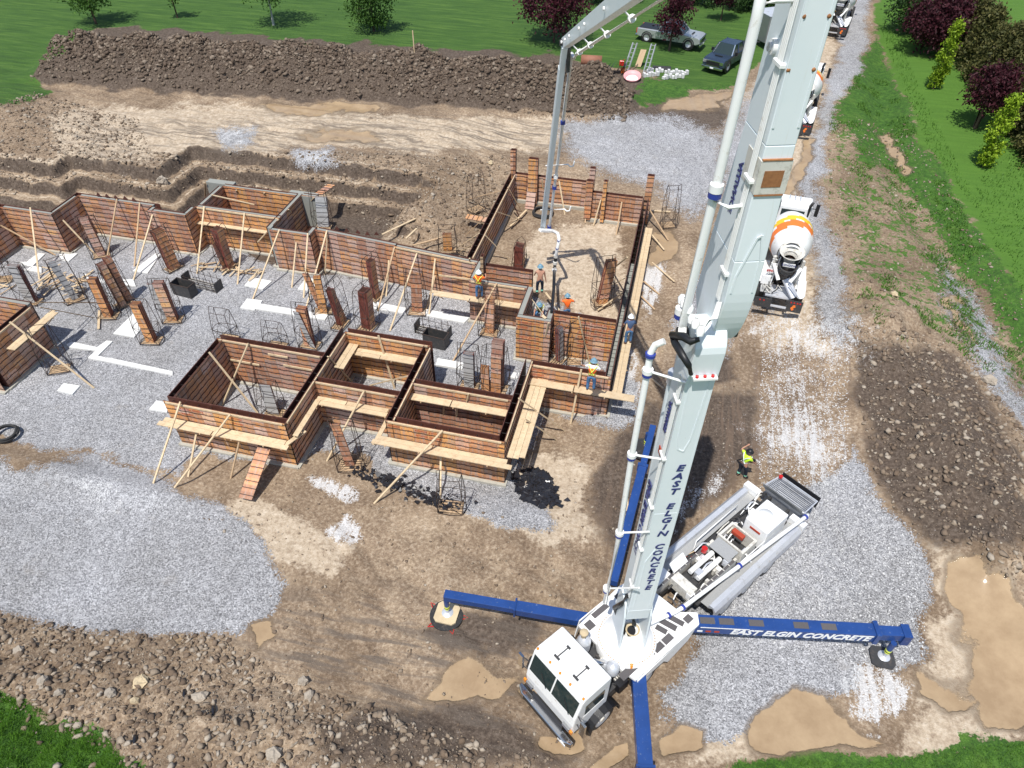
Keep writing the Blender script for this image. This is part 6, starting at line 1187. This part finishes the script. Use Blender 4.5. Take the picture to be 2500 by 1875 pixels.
# ---------------- vehicles ----------------
def wheelv(par,x,y,r,w,dual=False,rim='aluminium'):
    sd=1 if x>0 else -1; m_=MB(); w=w*(1.9 if dual else 1); m_.lathe((x-sd*w/2,y,r),(sd,0,0),[(0,r*.6),(0,r*.92),(.04,r),(w-.04,r),(w,r*.92),(w,r*.6)],24); t=m_.build('wheel',['rubber'],par); k=MB(); k.lathe((x+sd*w/2,y,r),(sd,0,0),[(-.12,0),(-.10,r*.2),(-.03,r*.24),(-.08,r*.48),(0,r*.6),(-.02,r*.64)],20); k.build('rim',[rim],t); return t
def P_(par,name,mat,f,bevel=0): m_=MB(); f(m_); return m_.build(name,[mat] if isinstance(mat,str) else mat,par,bevel=bevel,seg=2)
def mixer(label,loc,rz,stripe=True):
    e=empty('mixer_truck',loc,label,'mixer truck','concrete mixer trucks waiting in a line on the road',rz)
    for s_ in (-1,1): P_(e,'frame_rail','dark_steel',lambda m:m.box(s_*.42-.05,s_*.42+.05,.1,9.0,.75,1.0))
    P_(e,'rear_platform','aluminium',lambda m:(m.box(-.75,.55,.2,1.3,1.02,1.1),m.box(-1.15,1.15,.0,.12,.55,.62)))
    P_(e,'rear_panel','dark_steel',lambda m:m.box(.45,1.22,-.02,.04,.45,1.15)); P_(e,'rear_panel','dark_steel',lambda m:m.box(-1.22,-.35,-.02,.04,.45,1.0))
    P_(e,'lion_emblem','stripe_orange',lambda m:(m.prism([(.75,.55),(.85,.62),(.8,.72),(.9,.8),(.86,.92),(.76,.9),(.72,.8),(.66,.7)],(0,-.035,0),(1,0,0),(0,0,1),(0,.01,0))))
    for x in (-.95,-.75,.62,.78,.94,1.08): P_(e,'tail_lamp','red_lens',lambda m:m.cyl((x,-.04,1.05 if x>0 else .88),(x,-.01,1.05 if x>0 else .88),.045,n=10))
    for s_ in (-1,1):
        P_(e,'fender','paint_white',lambda m:m.box(s_*.98-.27,s_*.98+.27,1.1,3.5,1.15,1.22) if s_>0 else m.box(-1.2,-.7,1.3,3.5,1.12,1.2),.03)
        for y in (1.6,2.9): wheelv(e,s_*1.02,y,.52,.28,True)
        wheelv(e,s_*1.08,4.4,.5,.3); wheelv(e,s_*1.05,7.9,.52,.34); wheelv(e,s_*1.08,6.4,.5,.3)
    # drum
    a=Vector((0,1.35,2.95)); d=Vector((0,5.2,-.85)); L=d.length; prof=[(0,.55),(.12,.62),(1.2,.98),(2.2,1.16),(3.0,1.2),(3.7,1.16),(4.7,.86),(5.2,.45),(5.22,.0)]
    pr=[]; 
    for i in range(len(prof)-1):
        for t in np.linspace(0,1,5)[:-1]: pr.append((prof[i][0]+(prof[i+1][0]-prof[i][0])*t,prof[i][1]+(prof[i+1][1]-prof[i][1])*t))
    pr.append(prof[-1])
    def mf(i,k):
        if not stripe: return 0
        h=pr[i][0]; u=h+.045*((k+10)%48)-1.3
        if not 1.0<h<4.4: return 0
        return 1 if 1.25<u<1.95 else (2 if 2.05<u<2.6 else 0)
    m_=MB(); m_.lathe(a,d,pr,48,mf=mf); m_.build('drum',['paint_white','stripe_orange','stripe_yellow'],e)
    P_(e,'drum_emblem','letter_navy',lambda m:m.prism([(-.35,3.6),(-.1,3.75),(.2,3.7),(.4,3.85),(.3,4.1),(-.05,4.0),(-.3,4.05)],(0,.5,3.72),(1,0,0),(0,1,-.18),(0,0,.02)))
    P_(e,'drum_ring','dark_steel',lambda m:m.lathe(a+d.normalized()*.05,d,[(0,.66),(.12,.68),(.12,.6)],32))
    P_(e,'charge_hopper','paint_dirty',lambda m:(m.lathe((0,1.15,3.1),(0,-.25,1),[(-.25,.30),(.0,.38),(.35,.66),(.36,.62),(.0,.34)],26)))
    P_(e,'hopper_sign','paint_white',lambda m:m.box(-.3,.3,.58,.61,2.75,2.97)); text('hopper_sign','LONDON',.16,'letter_navy',(0,.57,2.86),(1,0,0),(0,0,1),e,bold=.02)
    P_(e,'collector_chute','dark_steel',lambda m:m.lathe((0,.95,2.2),(0,-.3,1),[(0,.26),(.6,.5),(.6,.46),(.0,.22)],20))
    for s_ in (-1,1):
        P_(e,'pedestal_leg','paint_dirty',lambda m:m.beam((s_*.62,1.35,1.1),(s_*.72,1.2,2.9),.14,.16)); P_(e,'hopper_brace','paint_white',lambda m:m.beam((s_*.7,1.1,2.5),(s_*.3,.55,1.9),.18,.07))
    def ch(m,p,q_,w=.24):
        p=Vector(p); q_=Vector(q_); dd,sd,u=frame(q_-p)
        for k in range(7):
            t0=math.pi+k*math.pi/7; t1=math.pi+(k+1)*math.pi/7; a0=sd*math.cos(t0)*w+u*math.sin(t0)*w; a1=sd*math.cos(t1)*w+u*math.sin(t1)*w
            m.add([p+a0,p+a1,q_+a1,q_+a0,p+a0*.93,p+a1*.93,q_+a1*.93,q_+a0*.93],[(0,1,2,3),(7,6,5,4),(0,3,7,4),(1,5,6,2)])
    P_(e,'discharge_chute','aluminium',lambda m:ch(m,(.1,.75,1.95),(.72,.15,1.3))); P_(e,'spare_chute','paint_white',lambda m:ch(m,(1.0,.3,1.35),(1.02,1.6,1.5),.22))
    P_(e,'spare_chute','aluminium',lambda m:m.beam((.3,.55,1.75),(.95,.1,1.3),.06,.05))
    P_(e,'ladder','paint_white',lambda m:(m.beam((-.95,1.0,1.1),(-.75,1.2,2.9),.04,.04),m.beam((-.6,1.0,1.1),(-.45,1.2,2.9),.04,.04),[m.beam((-.95+.02*k,1.02+.02*k,1.25+.25*k),(-.6+.02*k,1.02+.02*k,1.25+.25*k),.03,.03) for k in range(7)]))
    P_(e,'tread_step','tread_plate',lambda m:m.box(-1.05,-.5,.3,.95,1.16,1.19)); P_(e,'control_box','paint_white',lambda m:m.box(-1.1,-.65,1.0,1.25,1.2,1.75),.02); P_(e,'number_sign','paint_white',lambda m:m.box(-.98,-.55,.96,.99,2.0,2.25)); text('number_sign','6947',.2,'red_lens',(-.765,.95,2.12),(1,0,0),(0,0,1),e,bold=.03)
    for k in range(8): x=random.uniform(-.9,-.2); y=random.uniform(.1,.9); P_(e,'hose',['rubber','paint_dirty'][k%2],lambda m:m.tube([(x,y,1.15),(x+random.uniform(-.2,.3),y+.1,1.5),(x+random.uniform(-.1,.4),y+random.uniform(-.2,.2),1.2)],.025,6))
    P_(e,'water_tank','aluminium',lambda m:m.cyl((-.7,6.75,1.5),(.7,6.75,1.5),.3,n=20))
    cb=P_(e,'cab','paint_white',lambda m:m.prism([(7.0,1.0),(7.0,2.85),(7.15,2.95),(8.3,2.9),(8.65,2.05),(9.5,1.85),(9.6,1.7),(9.6,.7),(7.9,.7)],(-1.0,0,0),(0,1,0),(0,0,1),(2.0,0,0)),.05)
    P_(cb,'rear_window','glass',lambda m:m.box(-.65,.65,6.985,7.0,2.1,2.65)); P_(cb,'windscreen','glass',lambda m:m.add([(-.85,8.40,2.80),(.85,8.40,2.80),(.88,8.68,2.12),(-.88,8.68,2.12)],[(0,1,2,3),(3,2,1,0)]))
    for s_ in (-1,1):
        P_(cb,'side_window','glass',lambda m:m.box(s_*1.0-.01,s_*1.0+.01,7.3,8.2,2.1,2.65)); P_(cb,'side_mirror','black',lambda m:(m.beam((s_*1.0,8.2,2.3),(s_*1.42,8.2,2.3),.03,.03),m.box(s_*1.42-.1,s_*1.42+.1,8.12,8.24,1.85,2.6)))
        P_(cb,'exhaust_stack','dark_steel',lambda m:m.tube([(s_*.85,6.9,1.2),(s_*.85,6.9,3.1),(s_*.92,6.8,3.35)],.09,10))
    for k in range(3): P_(cb,'roof_horn','aluminium',lambda m:m.cyl((-.3+.3*k,7.7,3.0),(-.3+.3*k,8.1,3.0),.04,n=8))
    return e
h=math.atan2(.12,.99)
def at(z,x,y,h_): p=Wz(z,x,y,h_); return p
p=Vector((6.75,33.15,0)); p.z=gz(7,36); M1=mixer('nearest white mixer truck with orange and yellow stripes on its drum',p,-.085)
p2=Vector((8.35,54.9,0)); p2.z=gz(8.5,57); M2=copy_tree(M1,p2,-.15,'middle white mixer truck, mostly hidden behind the boom, orange lion on its tail')
p3=Vector((12.75,77.5,0)); p3.z=gz(12,77); M3=copy_tree(M1,p3,-.2,'farthest mixer truck, at the top edge beside the boom')
def pickup(label,loc,rz,paint,bed_cover=True):
    e=empty('pickup_truck',loc,label,'pickup truck','pickup trucks parked on the grass',rz)
    side=[(-3.0,.55),(-3.05,1.05),(-2.95,1.18),(1.05,1.2),(2.75,1.12),(3.0,1.0),(3.05,.6),(2.7,.45),(-2.7,.45)]
    bd_=P_(e,'body',paint,lambda m:m.prism(side,(-.98,0,0),(0,1,0),(0,0,1),(1.96,0,0)),.06)
    def gh(m):
        lo=[(-.9,-.95),(.9,-.95),(.9,1.45),(-.9,1.45)]; hi=[(-.72,-.7),(.72,-.7),(.72,.75),(-.72,.75)]; V=[(x,y,1.17) for x,y in lo]+[(x,y,1.88) for x,y in hi]; m.add(V,[(4,5,6,7),(0,1,5,4),(1,2,6,5),(2,3,7,6),(3,0,4,7)],[0,1,1,1,1])
    c=P_(e,'cabin',[paint,'glass'],gh,.03)
    for s_ in (-1,1):
        for a,b_ in (((s_*.91,-.95,1.17),(s_*.73,-.7,1.88)),((s_*.91,1.45,1.17),(s_*.73,.75,1.88)),((s_*.91,.25,1.17),(s_*.735,.1,1.88))): P_(c,'pillar',paint,lambda m:m.beam(a,b_,.08,.08))
        for y in (-2.0,2.0): wheelv(e,s_*.86,y,.44,.3); P_(e,'wheel_arch','black',lambda m:m.lathe((s_*.93,y,.46),(s_,0,0),[(0,.54),(.065,.54),(.065,.46),(0,.46)],24))
        P_(c,'door_mirror','black',lambda m:m.box(s_*1.12-.12,s_*1.12+.12,1.0,1.1,1.15,1.42)); P_(e,'headlight','chrome',lambda m:m.box(s_*.78-.16,s_*.78+.16,2.95,3.07,.78,1.02)); P_(e,'tail_lamp','red_lens',lambda m:m.box(s_*.88-.09,s_*.88+.09,-3.07,-2.98,.75,1.12))
        P_(e,'door_handle','chrome',lambda m:(m.box(s_*.98,s_*1.0,.55,.7,.98,1.02)))
    P_(e,'grille','black',lambda m:m.box(-.6,.6,3.0,3.08,.62,1.02)); P_(e,'grille_bar','chrome',lambda m:(m.box(-.62,.62,3.07,3.1,.98,1.04),m.box(-.62,.62,3.07,3.1,.58,.63)))
    P_(e,'bumper','chrome',lambda m:m.box(-.97,.97,3.0,3.15,.36,.56),.03); P_(e,'rear_bumper','chrome',lambda m:m.box(-.95,.95,-3.18,-3.0,.42,.6),.03); P_(e,'number_plate','paint_white',lambda m:m.box(-.16,.16,3.15,3.165,.4,.52))
    P_(e,'bed_cover','black',lambda m:m.box(-.82,.82,-2.9,-1.02,1.185,1.215) if bed_cover else m.box(-.8,.8,-2.85,-1.1,1.19,1.2)); P_(e,'hood_scoop','black',lambda m:m.box(-.35,.35,2.0,2.15,1.17,1.2))
    return e
def head(a,b_): d=b_-a; return math.atan2(-d.x,d.y)
a=Wz('D',1392,72,2.5); b_=Wz('D',1500,90,2.5); c=Wz('D',1449,78,2.75); c.z=gz(c.x,c.y); pickup('silver pickup with black bed cover parked behind the slim maroon tree',c,head(a,b_),'car_silver')
a=Wz('n',600,600,2.1); b_=Wz('n',790,440,2.6); hd=head(b_,a); c=Wz('n',665,470,2.9); c.z=gz(c.x,c.y); pickup('dark blue grey pickup facing the site in front of the trailer',c,hd,'car_blue')
simple('trailer_skin',(.30,.31,.33),.3,metal=.6,var=.1,scale=2)
fr=Wz('n',1000,458,2.1); fl=Wz('n',812,352,2.1); hd=math.atan2((fr-fl).y,(fr-fl).x)+math.pi; tcn=(fr+fl)/2+Vector((math.sin(hd),-math.cos(hd),0))*.6; tcn.z=gz(tcn.x,tcn.y)+.02; e=empty('cargo_trailer',tcn,'tall grey enclosed cargo trailer beside the dark pickup','trailer',None,hd)
P_(e,'box','trailer_skin',lambda m:m.prism([(-1.2,-5.5),(1.2,-5.5),(1.2,.6),(-1.2,.6)],(0,0,.55),(1,0,0),(0,1,0),(0,0,2.25)),.04)
P_(e,'roof','aluminium',lambda m:m.prism([(-1.22,-5.52),(1.22,-5.52),(1.22,.62),(-1.22,.62)],(0,0,2.801),(1,0,0),(0,1,0),(0,0,.05)))
P_(e,'side_door','trailer_skin',lambda m:m.pbox((1.22,.2,.7),(.65,.2,0),(0,.04,0),(0,0,1.9))); P_(e,'fender','aluminium',lambda m:(m.box(-1.42,-1.2,-3.2,-1.2,.9,.96),m.box(1.2,1.42,-3.2,-1.2,.9,.96)))
for s_ in (-1,1):
    for y in (-1.7,-2.7): wheelv(e,s_*1.28,y,.38,.24)
P_(e,'drawbar','dark_steel',lambda m:(m.beam((-.5,.6,.5),(0,2.4,.5),.08,.1),m.beam((.5,.6,.5),(0,2.4,.5),.08,.1)))
# ---------------- odds and ends by the berm ----------------
def bit(name,z,x,y,h,mat,f,lb,cat,rz=0,bevel=0): 
    p=Wz(z,x,y,h); p.z=gz(p.x,p.y)+.02; m_=MB(); f(m_); o=m_.build(name,[mat] if isinstance(mat,str) else mat,bevel=bevel); o.location=p; o.rotation_euler=(0,0,rz); return tag(o,lb,cat)
bit('culvert_drum','D',1277,138,2.2,'terracotta',lambda m:(m.lathe((-.9,0,.45),(1,0,0),[(0,.38),(0,.43),(1.8,.43),(1.8,.38),(0,.38)],24)),'rusty brown drum lying on the lawn right of the boom','drum',.1)
bit('black_tarp','D',1325,152,2.2,'plastic_blackbag',lambda m:[m.add([(-1.1+.35*i,-.5+.2*math.sin(i*2.1),.05+.3*abs(math.sin(i))),(-.8+.35*i,-.4,.3+.15*i),(-.6+.35*i,.3,.55+.2*i*.8),(-1.0+.35*i,.5,.1)],[(0,1,2,3)]) for i in range(6)],'black tarp propped up beside the tool pile','tarp')
for i,(x,y,dx) in enumerate([(1352,152,.5),(1395,155,.35)]): bit('steel_ladder','D',x,y,2.2,'aluminium',lambda m:(m.beam((-.2,0,0),(-.2+dx,.6,2.3),.06,.12),m.beam((.15,0,0),(.15+dx,.6,2.3),.06,.12),[m.beam((-.2+dx*t,.6*t,2.3*t),(.15+dx*t,.6*t,2.3*t),.03,.03) for t in np.linspace(.1,.95,7)]),['left upright metal ladder frame in the tool pile','right upright metal ladder frame in the tool pile'][i],'ladder')
bit('wading_tub','D',1366,165,2.2,['plastic_pink','paint_white'],lambda m:(m.lathe((0,0,0),(0,-.3,1),[(0,.55),(.35,.75),(.37,.72),(.06,.5)],26,mi=0),m.lathe((0,0,.03),(0,-.3,1),[(.02,.5),(.03,0)],26,mi=1)),'pink rimmed white tub at the front of the tool pile','tub')
bit('fuel_can','D',1343,138,2.2,'red_lens',lambda m:(m.box(-.2,.2,-.12,.12,0,.42),m.cyl((.12,0,.42),(.2,0,.55),.03)),'red fuel can behind the tool pile','can',bevel=.03)
bit('bucket','D',1345,152,2.2,'stripe_orange',lambda m:m.lathe((0,0,0),(0,0,1),[(0,.16),(.4,.2),(.4,.18),(.05,.15),(.05,0)],18),'brown orange bucket in the tool pile','bucket')
bit('folded_chair','D',1372,140,2.2,'cardboard',lambda m:(m.pbox((0,0,0),(.5,0,0),(.3,.5,1.3),(0,-.06,.02)),m.beam((0,0,0),(.5,.4,1.2),.04,.04)),'beige folded board leaning between the ladders','board')
for k,(x,y) in enumerate([(1405,150),(1415,158),(1425,150),(1398,160),(1445,152),(1455,160),(1462,150),(1470,158),(1440,162),(1480,152)]):
    bit('paving_block','D',x,y,2.2,'stone_white',lambda m:[m.box(-.35+.24*i,-.14+.24*i,-.2+.05*((i*7+k)%3),.2,0,.2+.12*((i+k)%2)) for i in range(3)],['white block cluster beside the right ladder','white block cluster just below the slate','white block cluster behind the slate','lowest white block cluster by the ladder','white block cluster right of the slate','lowest middle white block cluster','far white block cluster in the row','white block cluster near the right end','lowest white block cluster of the row','rightmost white block cluster'][k],'paving blocks',random.random())
bit('slate_sheet','D',1430,143,2.2,'dark_steel',lambda m:m.box(-.8,.8,-.4,.4,0,.06),'dark slate sheet lying behind the white blocks','sheet',.1)
p=Wz('D',1925,2,1.6); p.z=gz(p.x,p.y); m_=MB(); m_.box(-1.2,1.2,-.8,.8,0,.5); m_.box(-.9,.5,-.5,.2,.5,.56); o=m_.build('utility_box',['footing']); o.location=p; tag(o,'pale low concrete box at the top edge beside the drive','box')
# ---------------- people ----------------
def skin(name,V,E_,Rr,mat,par,sub=1):
    me=bpy.data.meshes.new(name); me.from_pydata(V,E_,[]); o=bpy.data.objects.new(name,me); C.objects.link(o); o.modifiers.new('k','SKIN')
    if not me.skin_vertices: bpy.context.view_layer.objects.active=o
    for i,r in enumerate(Rr): sv=me.skin_vertices[0].data[i]; sv.radius=(r,r) if isinstance(r,(int,float)) else r
    me.skin_vertices[0].data[0].use_root=True; s_=o.modifiers.new('s','SUBSURF'); s_.levels=s_.render_levels=sub
    dg=bpy.context.evaluated_depsgraph_get(); m2=bpy.data.meshes.new_from_object(o.evaluated_get(dg)); bpy.data.objects.remove(o); m2.name=name; m2.materials.clear(); m2.materials.append(MT[mat])
    m2.polygons.foreach_set('use_smooth',np.ones(len(m2.polygons),bool)); ob=bpy.data.objects.new(name,m2); C.objects.link(ob); ob.parent=par; return ob
def person(loc,rz,label,top,legs,helmet,pose='stand',vest=None,hands=None,lean=0.,tool=None,stripes=True):
    e=empty('person',loc,label,'person','workers on the site',rz); V_=Vector
    hz_=.95; fl=[(-.13,.0),(.13,.04)]; kn=[(-.12,.06),(.12,.08)]
    if pose=='crouch': hz_=.48
    pel=V_((0,-.02 if pose!='crouch' else -.15,hz_)); L_=lean
    def up_(h,f=0): return pel+V_((0,math.sin(L_)*h+f,math.cos(L_)*h))
    J={'pel':pel,'sp':up_(.22),'ch':up_(.42),'nk':up_(.56),'hd':up_(.66,.02),'ht':up_(.78,.03)}
    for s_,i in ((-1,0),(1,1)):
        J['hp%d'%i]=pel+V_((s_*.1,0,-.05)); J['an%d'%i]=V_((s_*.13,(.05 if i else -.04)+(.1 if pose=='walk' and i else 0),.09)); J['to%d'%i]=J['an%d'%i]+V_((s_*.03,.17,-.045))
        J['kn%d'%i]=(J['hp%d'%i]+J['an%d'%i])/2+V_((s_*.02,.04,0)) if pose!='crouch' else V_((s_*.2,.28,.5 if i else .12))
        J['sh%d'%i]=up_(.46)+V_((s_*.19,0,0))
        t=(hands or {}).get(i,V_((s_*.28,.08,.86 if pose!='crouch' else .4))); t=V_(t); m=(J['sh%d'%i]+t)/2; dv=t-J['sh%d'%i]; ex=max(0,.56-dv.length)*.7
        J['el%d'%i]=m+V_((s_*ex*.8,-ex*.6,-ex*.3)); J['wr%d'%i]=t
    K=list(J); ix={k:n for n,k in enumerate(K)}; R_={'pel':.125,'sp':.115,'ch':.135,'nk':.055,'hd':.092,'ht':.07}
    Ed=[('pel','sp'),('sp','ch'),('ch','nk'),('nk','hd'),('hd','ht')]; 
    for i in (0,1):
        R_.update({'hp%d'%i:.095,'kn%d'%i:.062,'an%d'%i:.042,'to%d'%i:.035,'sh%d'%i:.065,'el%d'%i:.042,'wr%d'%i:.028}); Ed+=[('pel','hp%d'%i),('hp%d'%i,'kn%d'%i),('kn%d'%i,'an%d'%i),('an%d'%i,'to%d'%i),('ch','sh%d'%i),('sh%d'%i,'el%d'%i),('el%d'%i,'wr%d'%i)]
    Vv=[tuple(J[k]) for k in K]; Rr=[R_[k] for k in K]; EE=[(ix[a],ix[b_]) for a,b_ in Ed]
    # nose, palms, four fingers and a thumb per hand
    def addv(p,r,par_): Vv.append(tuple(p)); Rr.append(r); EE.append((par_,len(Vv)-1)); return len(Vv)-1
    addv(J['hd']+V_((0,.11,-.01)),.016,ix['hd'])
    for i,s_ in ((0,-1),(1,1)):
        d=(J['wr%d'%i]-J['el%d'%i]).normalized(); sd=d.cross(V_((0,0,1))); sd=sd.normalized() if sd.length>.1 else V_((1,0,0)); pm=addv(J['wr%d'%i]+d*.07,.03,ix['wr%d'%i])
        for f in range(4): k1=addv(J['wr%d'%i]+d*.115+sd*(-.03+.02*f),.0095,pm); addv(J['wr%d'%i]+d*(.155-.008*abs(f-1.4))+sd*(-.032+.021*f)+V_((0,0,-.02)),.008,k1)
        addv(J['wr%d'%i]+d*.09-sd*.055,.011,pm)
    skin('body',Vv,EE,Rr,'skin',e)
    def wear(name,keys,edges,grow_,mat,extra=None,r=None):
        kk={k:n for n,k in enumerate(keys)}; return skin(name,[tuple(J[k]) for k in keys],[(kk[a],kk[b_]) for a,b_ in edges],[(r or {}).get(k,R_[k]*grow_+.006) for k in keys],mat,e)
    J['wl0']=J['pel']+V_((0,0,.08))
    R_['wl0']=.125
    for i in (0,1): J['sl%d'%i]=J['sh%d'%i].lerp(J['el%d'%i],.75); R_['sl%d'%i]=.05; J['cf%d'%i]=J['an%d'%i]+(J['kn%d'%i]-J['an%d'%i])*.08; R_['cf%d'%i]=.055
    wear('trousers',['pel','wl0','hp0','kn0','cf0','hp1','kn1','cf1'],[('pel','wl0'),('pel','hp0'),('hp0','kn0'),('kn0','cf0'),('pel','hp1'),('hp1','kn1'),('kn1','cf1')],1.15,legs)
    if top: wear('shirt',['ch','sp','pel','nk','sh0','sl0','sh1','sl1'],[('ch','sp'),('sp','pel'),('ch','nk'),('ch','sh0'),('sh0','sl0'),('ch','sh1'),('sh1','sl1')],1.13,top,r={'nk':.062,'pel':.13,'sl0':.058,'sl1':.058})
    if vest: wear('safety_vest',['ch','sp','wl0','sh0','sh1'],[('ch','sp'),('sp','wl0'),('ch','sh0'),('ch','sh1')],1.24,vest,r={'sh0':.086,'sh1':.086,'wl0':.15,'sp':.15,'ch':.165})
    for i in (0,1): wear('boot',['an%d'%i,'to%d'%i],[('an%d'%i,'to%d'%i)],1.3,'leather' if legs!='navy' else 'black',r={'an%d'%i:.06,'to%d'%i:.048})
    wear('tool_belt',['pel','wl0'],[('pel','wl0')],1.2,'leather' if legs!='navy' else 'black',r={'pel':.11,'wl0':.15}) if top!='hi_lime' else None
    hc=J['hd']+V_((0,0,.05)); m_=MB(); m_.lathe(hc+V_((0,0,-.005)),(0,math.sin(L_)*.4,1),[(0,.165),(.012,.165),(.02,.135),(.07,.128),(.115,.10),(.145,.055),(.152,0)],22); hm=m_.build('hard_hat',[helmet],e)
    m_=MB(); m_.beam(hc+V_((0,-.10,.075)),hc+V_((0,.10,.085)),.03,.13); m_.build('hat_ridge',[helmet],hm)
    m_=MB(); m_.lathe(J['hd']+V_((0,-.015,-.04)),(0,0,1),[(0,.07),(.05,.1),(.1,.1)],14); m_.build('hair',['hair_dark'],e)
    if stripes and (vest or top in('hi_orange','hi_lime')):
        mt='tape_yellow' if top!='hi_lime' else 'tape_silver'; b0=J['sp']+V_((0,0,-.08)); r_=.182 if vest else .155
        for s_ in (-1,1):
            for fb in (-1,1): m_=MB(); m_.tube([b0+V_((s_*.1,fb*r_*.88,0)),(b0+J['ch'])/2+V_((s_*(0 if fb<0 else .1),fb*r_,.0)),J['ch']+V_((-s_*.10 if fb<0 else s_*.1,fb*r_*.9,.06)),J['sh%d'%(0 if (s_>0)==(fb<0) else 1)]+V_((0,fb*.05,.085))],.022,5); m_.build('reflective_stripe',[mt],e)
        m_=MB(); m_.lathe(b0,(0,0,1),[(0,r_-.005),(.05,r_)],18); m_.build('reflective_stripe',[mt],e)
    if legs=='navy':
        for i in (0,1): c=J['cf%d'%i].lerp(J['kn%d'%i],.25); m_=MB(); m_.lathe(c,J['kn%d'%i]-J['cf%d'%i],[(0,.072),(.09,.078)],14); m_.build('leg_band',['tape_mint'],e)
    return e,J
def stand_at(fz,fx,fy,hx_,hy_,Hh=1.78):
    best=None
    for k in range(0,300):
        z=.01*k; p=Wz(fz,fx,fy,z); q_=proj(np.array([[p.x,p.y,z+Hh]]))[0]; o=ZO[fz]; ty=(o[1]+hy_/o[2])*.8848; er=abs(q_[1]-ty)
        if best is None or er<best[0]: best=(er,p)
    return best[1]
pz=Wy('p',805,632,29.38); person(pz,0.05,'worker in orange shirt with yellow X stripes and grey helmet standing on the rear plank','hi_orange','denim','helmet_white',hands={0:(-.3,.22,1.05),1:(.3,.3,1.35)})
pz=stand_at('3',655,1112,650,900); person(pz,.3,'bare chested worker in blue helmet and dark trousers beside the concrete hose',None,'navy','helmet_blue',hands={0:(-.25,.35,1.0),1:(.3,.05,.85)},lean=.1)
pz=Wz('3',660,1262,2.05); person(Vector((pz.x,pz.y+.1,pz.z-.35)),3.0,'worker in orange vest and blue helmet bent over in the corner block pocket','paint_dirty','denim','helmet_blue',pose='crouch',vest='hi_orange',hands={0:(-.15,.42,.45),1:(.2,.45,.5)},lean=.6)
pz=Wz('3',866,1120,2.6); gzz=.55; person(Vector((pz.x,pz.y,2.62-1.78)),.4,'worker in plain orange shirt and blue helmet behind the stamped orange wall','hi_orange','denim','helmet_blue',hands={0:(-.2,.3,1.45),1:(.25,.25,1.3)},lean=.15,stripes=False)
pz=Wz('3',1303,1478,1.53); person(pz,.25,'worker in navy shirt, jeans and white helmet on the long outside walkway','tee_blue','denim','helmet_white',hands={0:(-.3,.2,1.0),1:(.28,.2,1.0)},lean=.12)
pz=stand_at('d',1205,665,1290,160); person(pz,-.05,'worker in orange vest with yellow X and blue helmet on the near right plank','paint_white','denim','helmet_blue',vest='hi_orange',hands={0:(-.5,.3,1.15),1:(.42,.25,1.1)},lean=.18)
pz=Wz('N',1806,1166,gz(5.1,21.6)+.02); person(pz,-.9,'pump operator in lime shirt, navy trousers and black helmet right of the boom','hi_lime','navy','black',pose='walk',hands={0:(-.35,.2,1.62),1:(.2,.35,1.0)},lean=.1)
m_=MB(); a=pz+Vector((.3,.15,1.0)); m_.box(a.x-.12,a.x+.12,a.y-.06,a.y+.1,a.z-.05,a.z+.06); m_.tube([a+Vector((-.05,0,.06)),a+Vector((-.05,0,.12))],.015,5); m_.tube([a+Vector((.05,0,.06)),a+Vector((.05,0,.12))],.015,5); tag(m_.build('remote_control',['black'],origin=a),'black remote control box held by the pump operator','remote control')
a=Wz('3',600,1150,2.8); b_=Wz('3',690,1270,2.75); m_=MB(); m_.cyl(a,b_,.02,n=6); m_.beam(b_-Vector((.12,0,0)),b_+Vector((.12,-.15,-.02)),.16,.02); tag(m_.build('shovel',['lumber'],origin=a),'shovel held by the crouching worker','shovel')
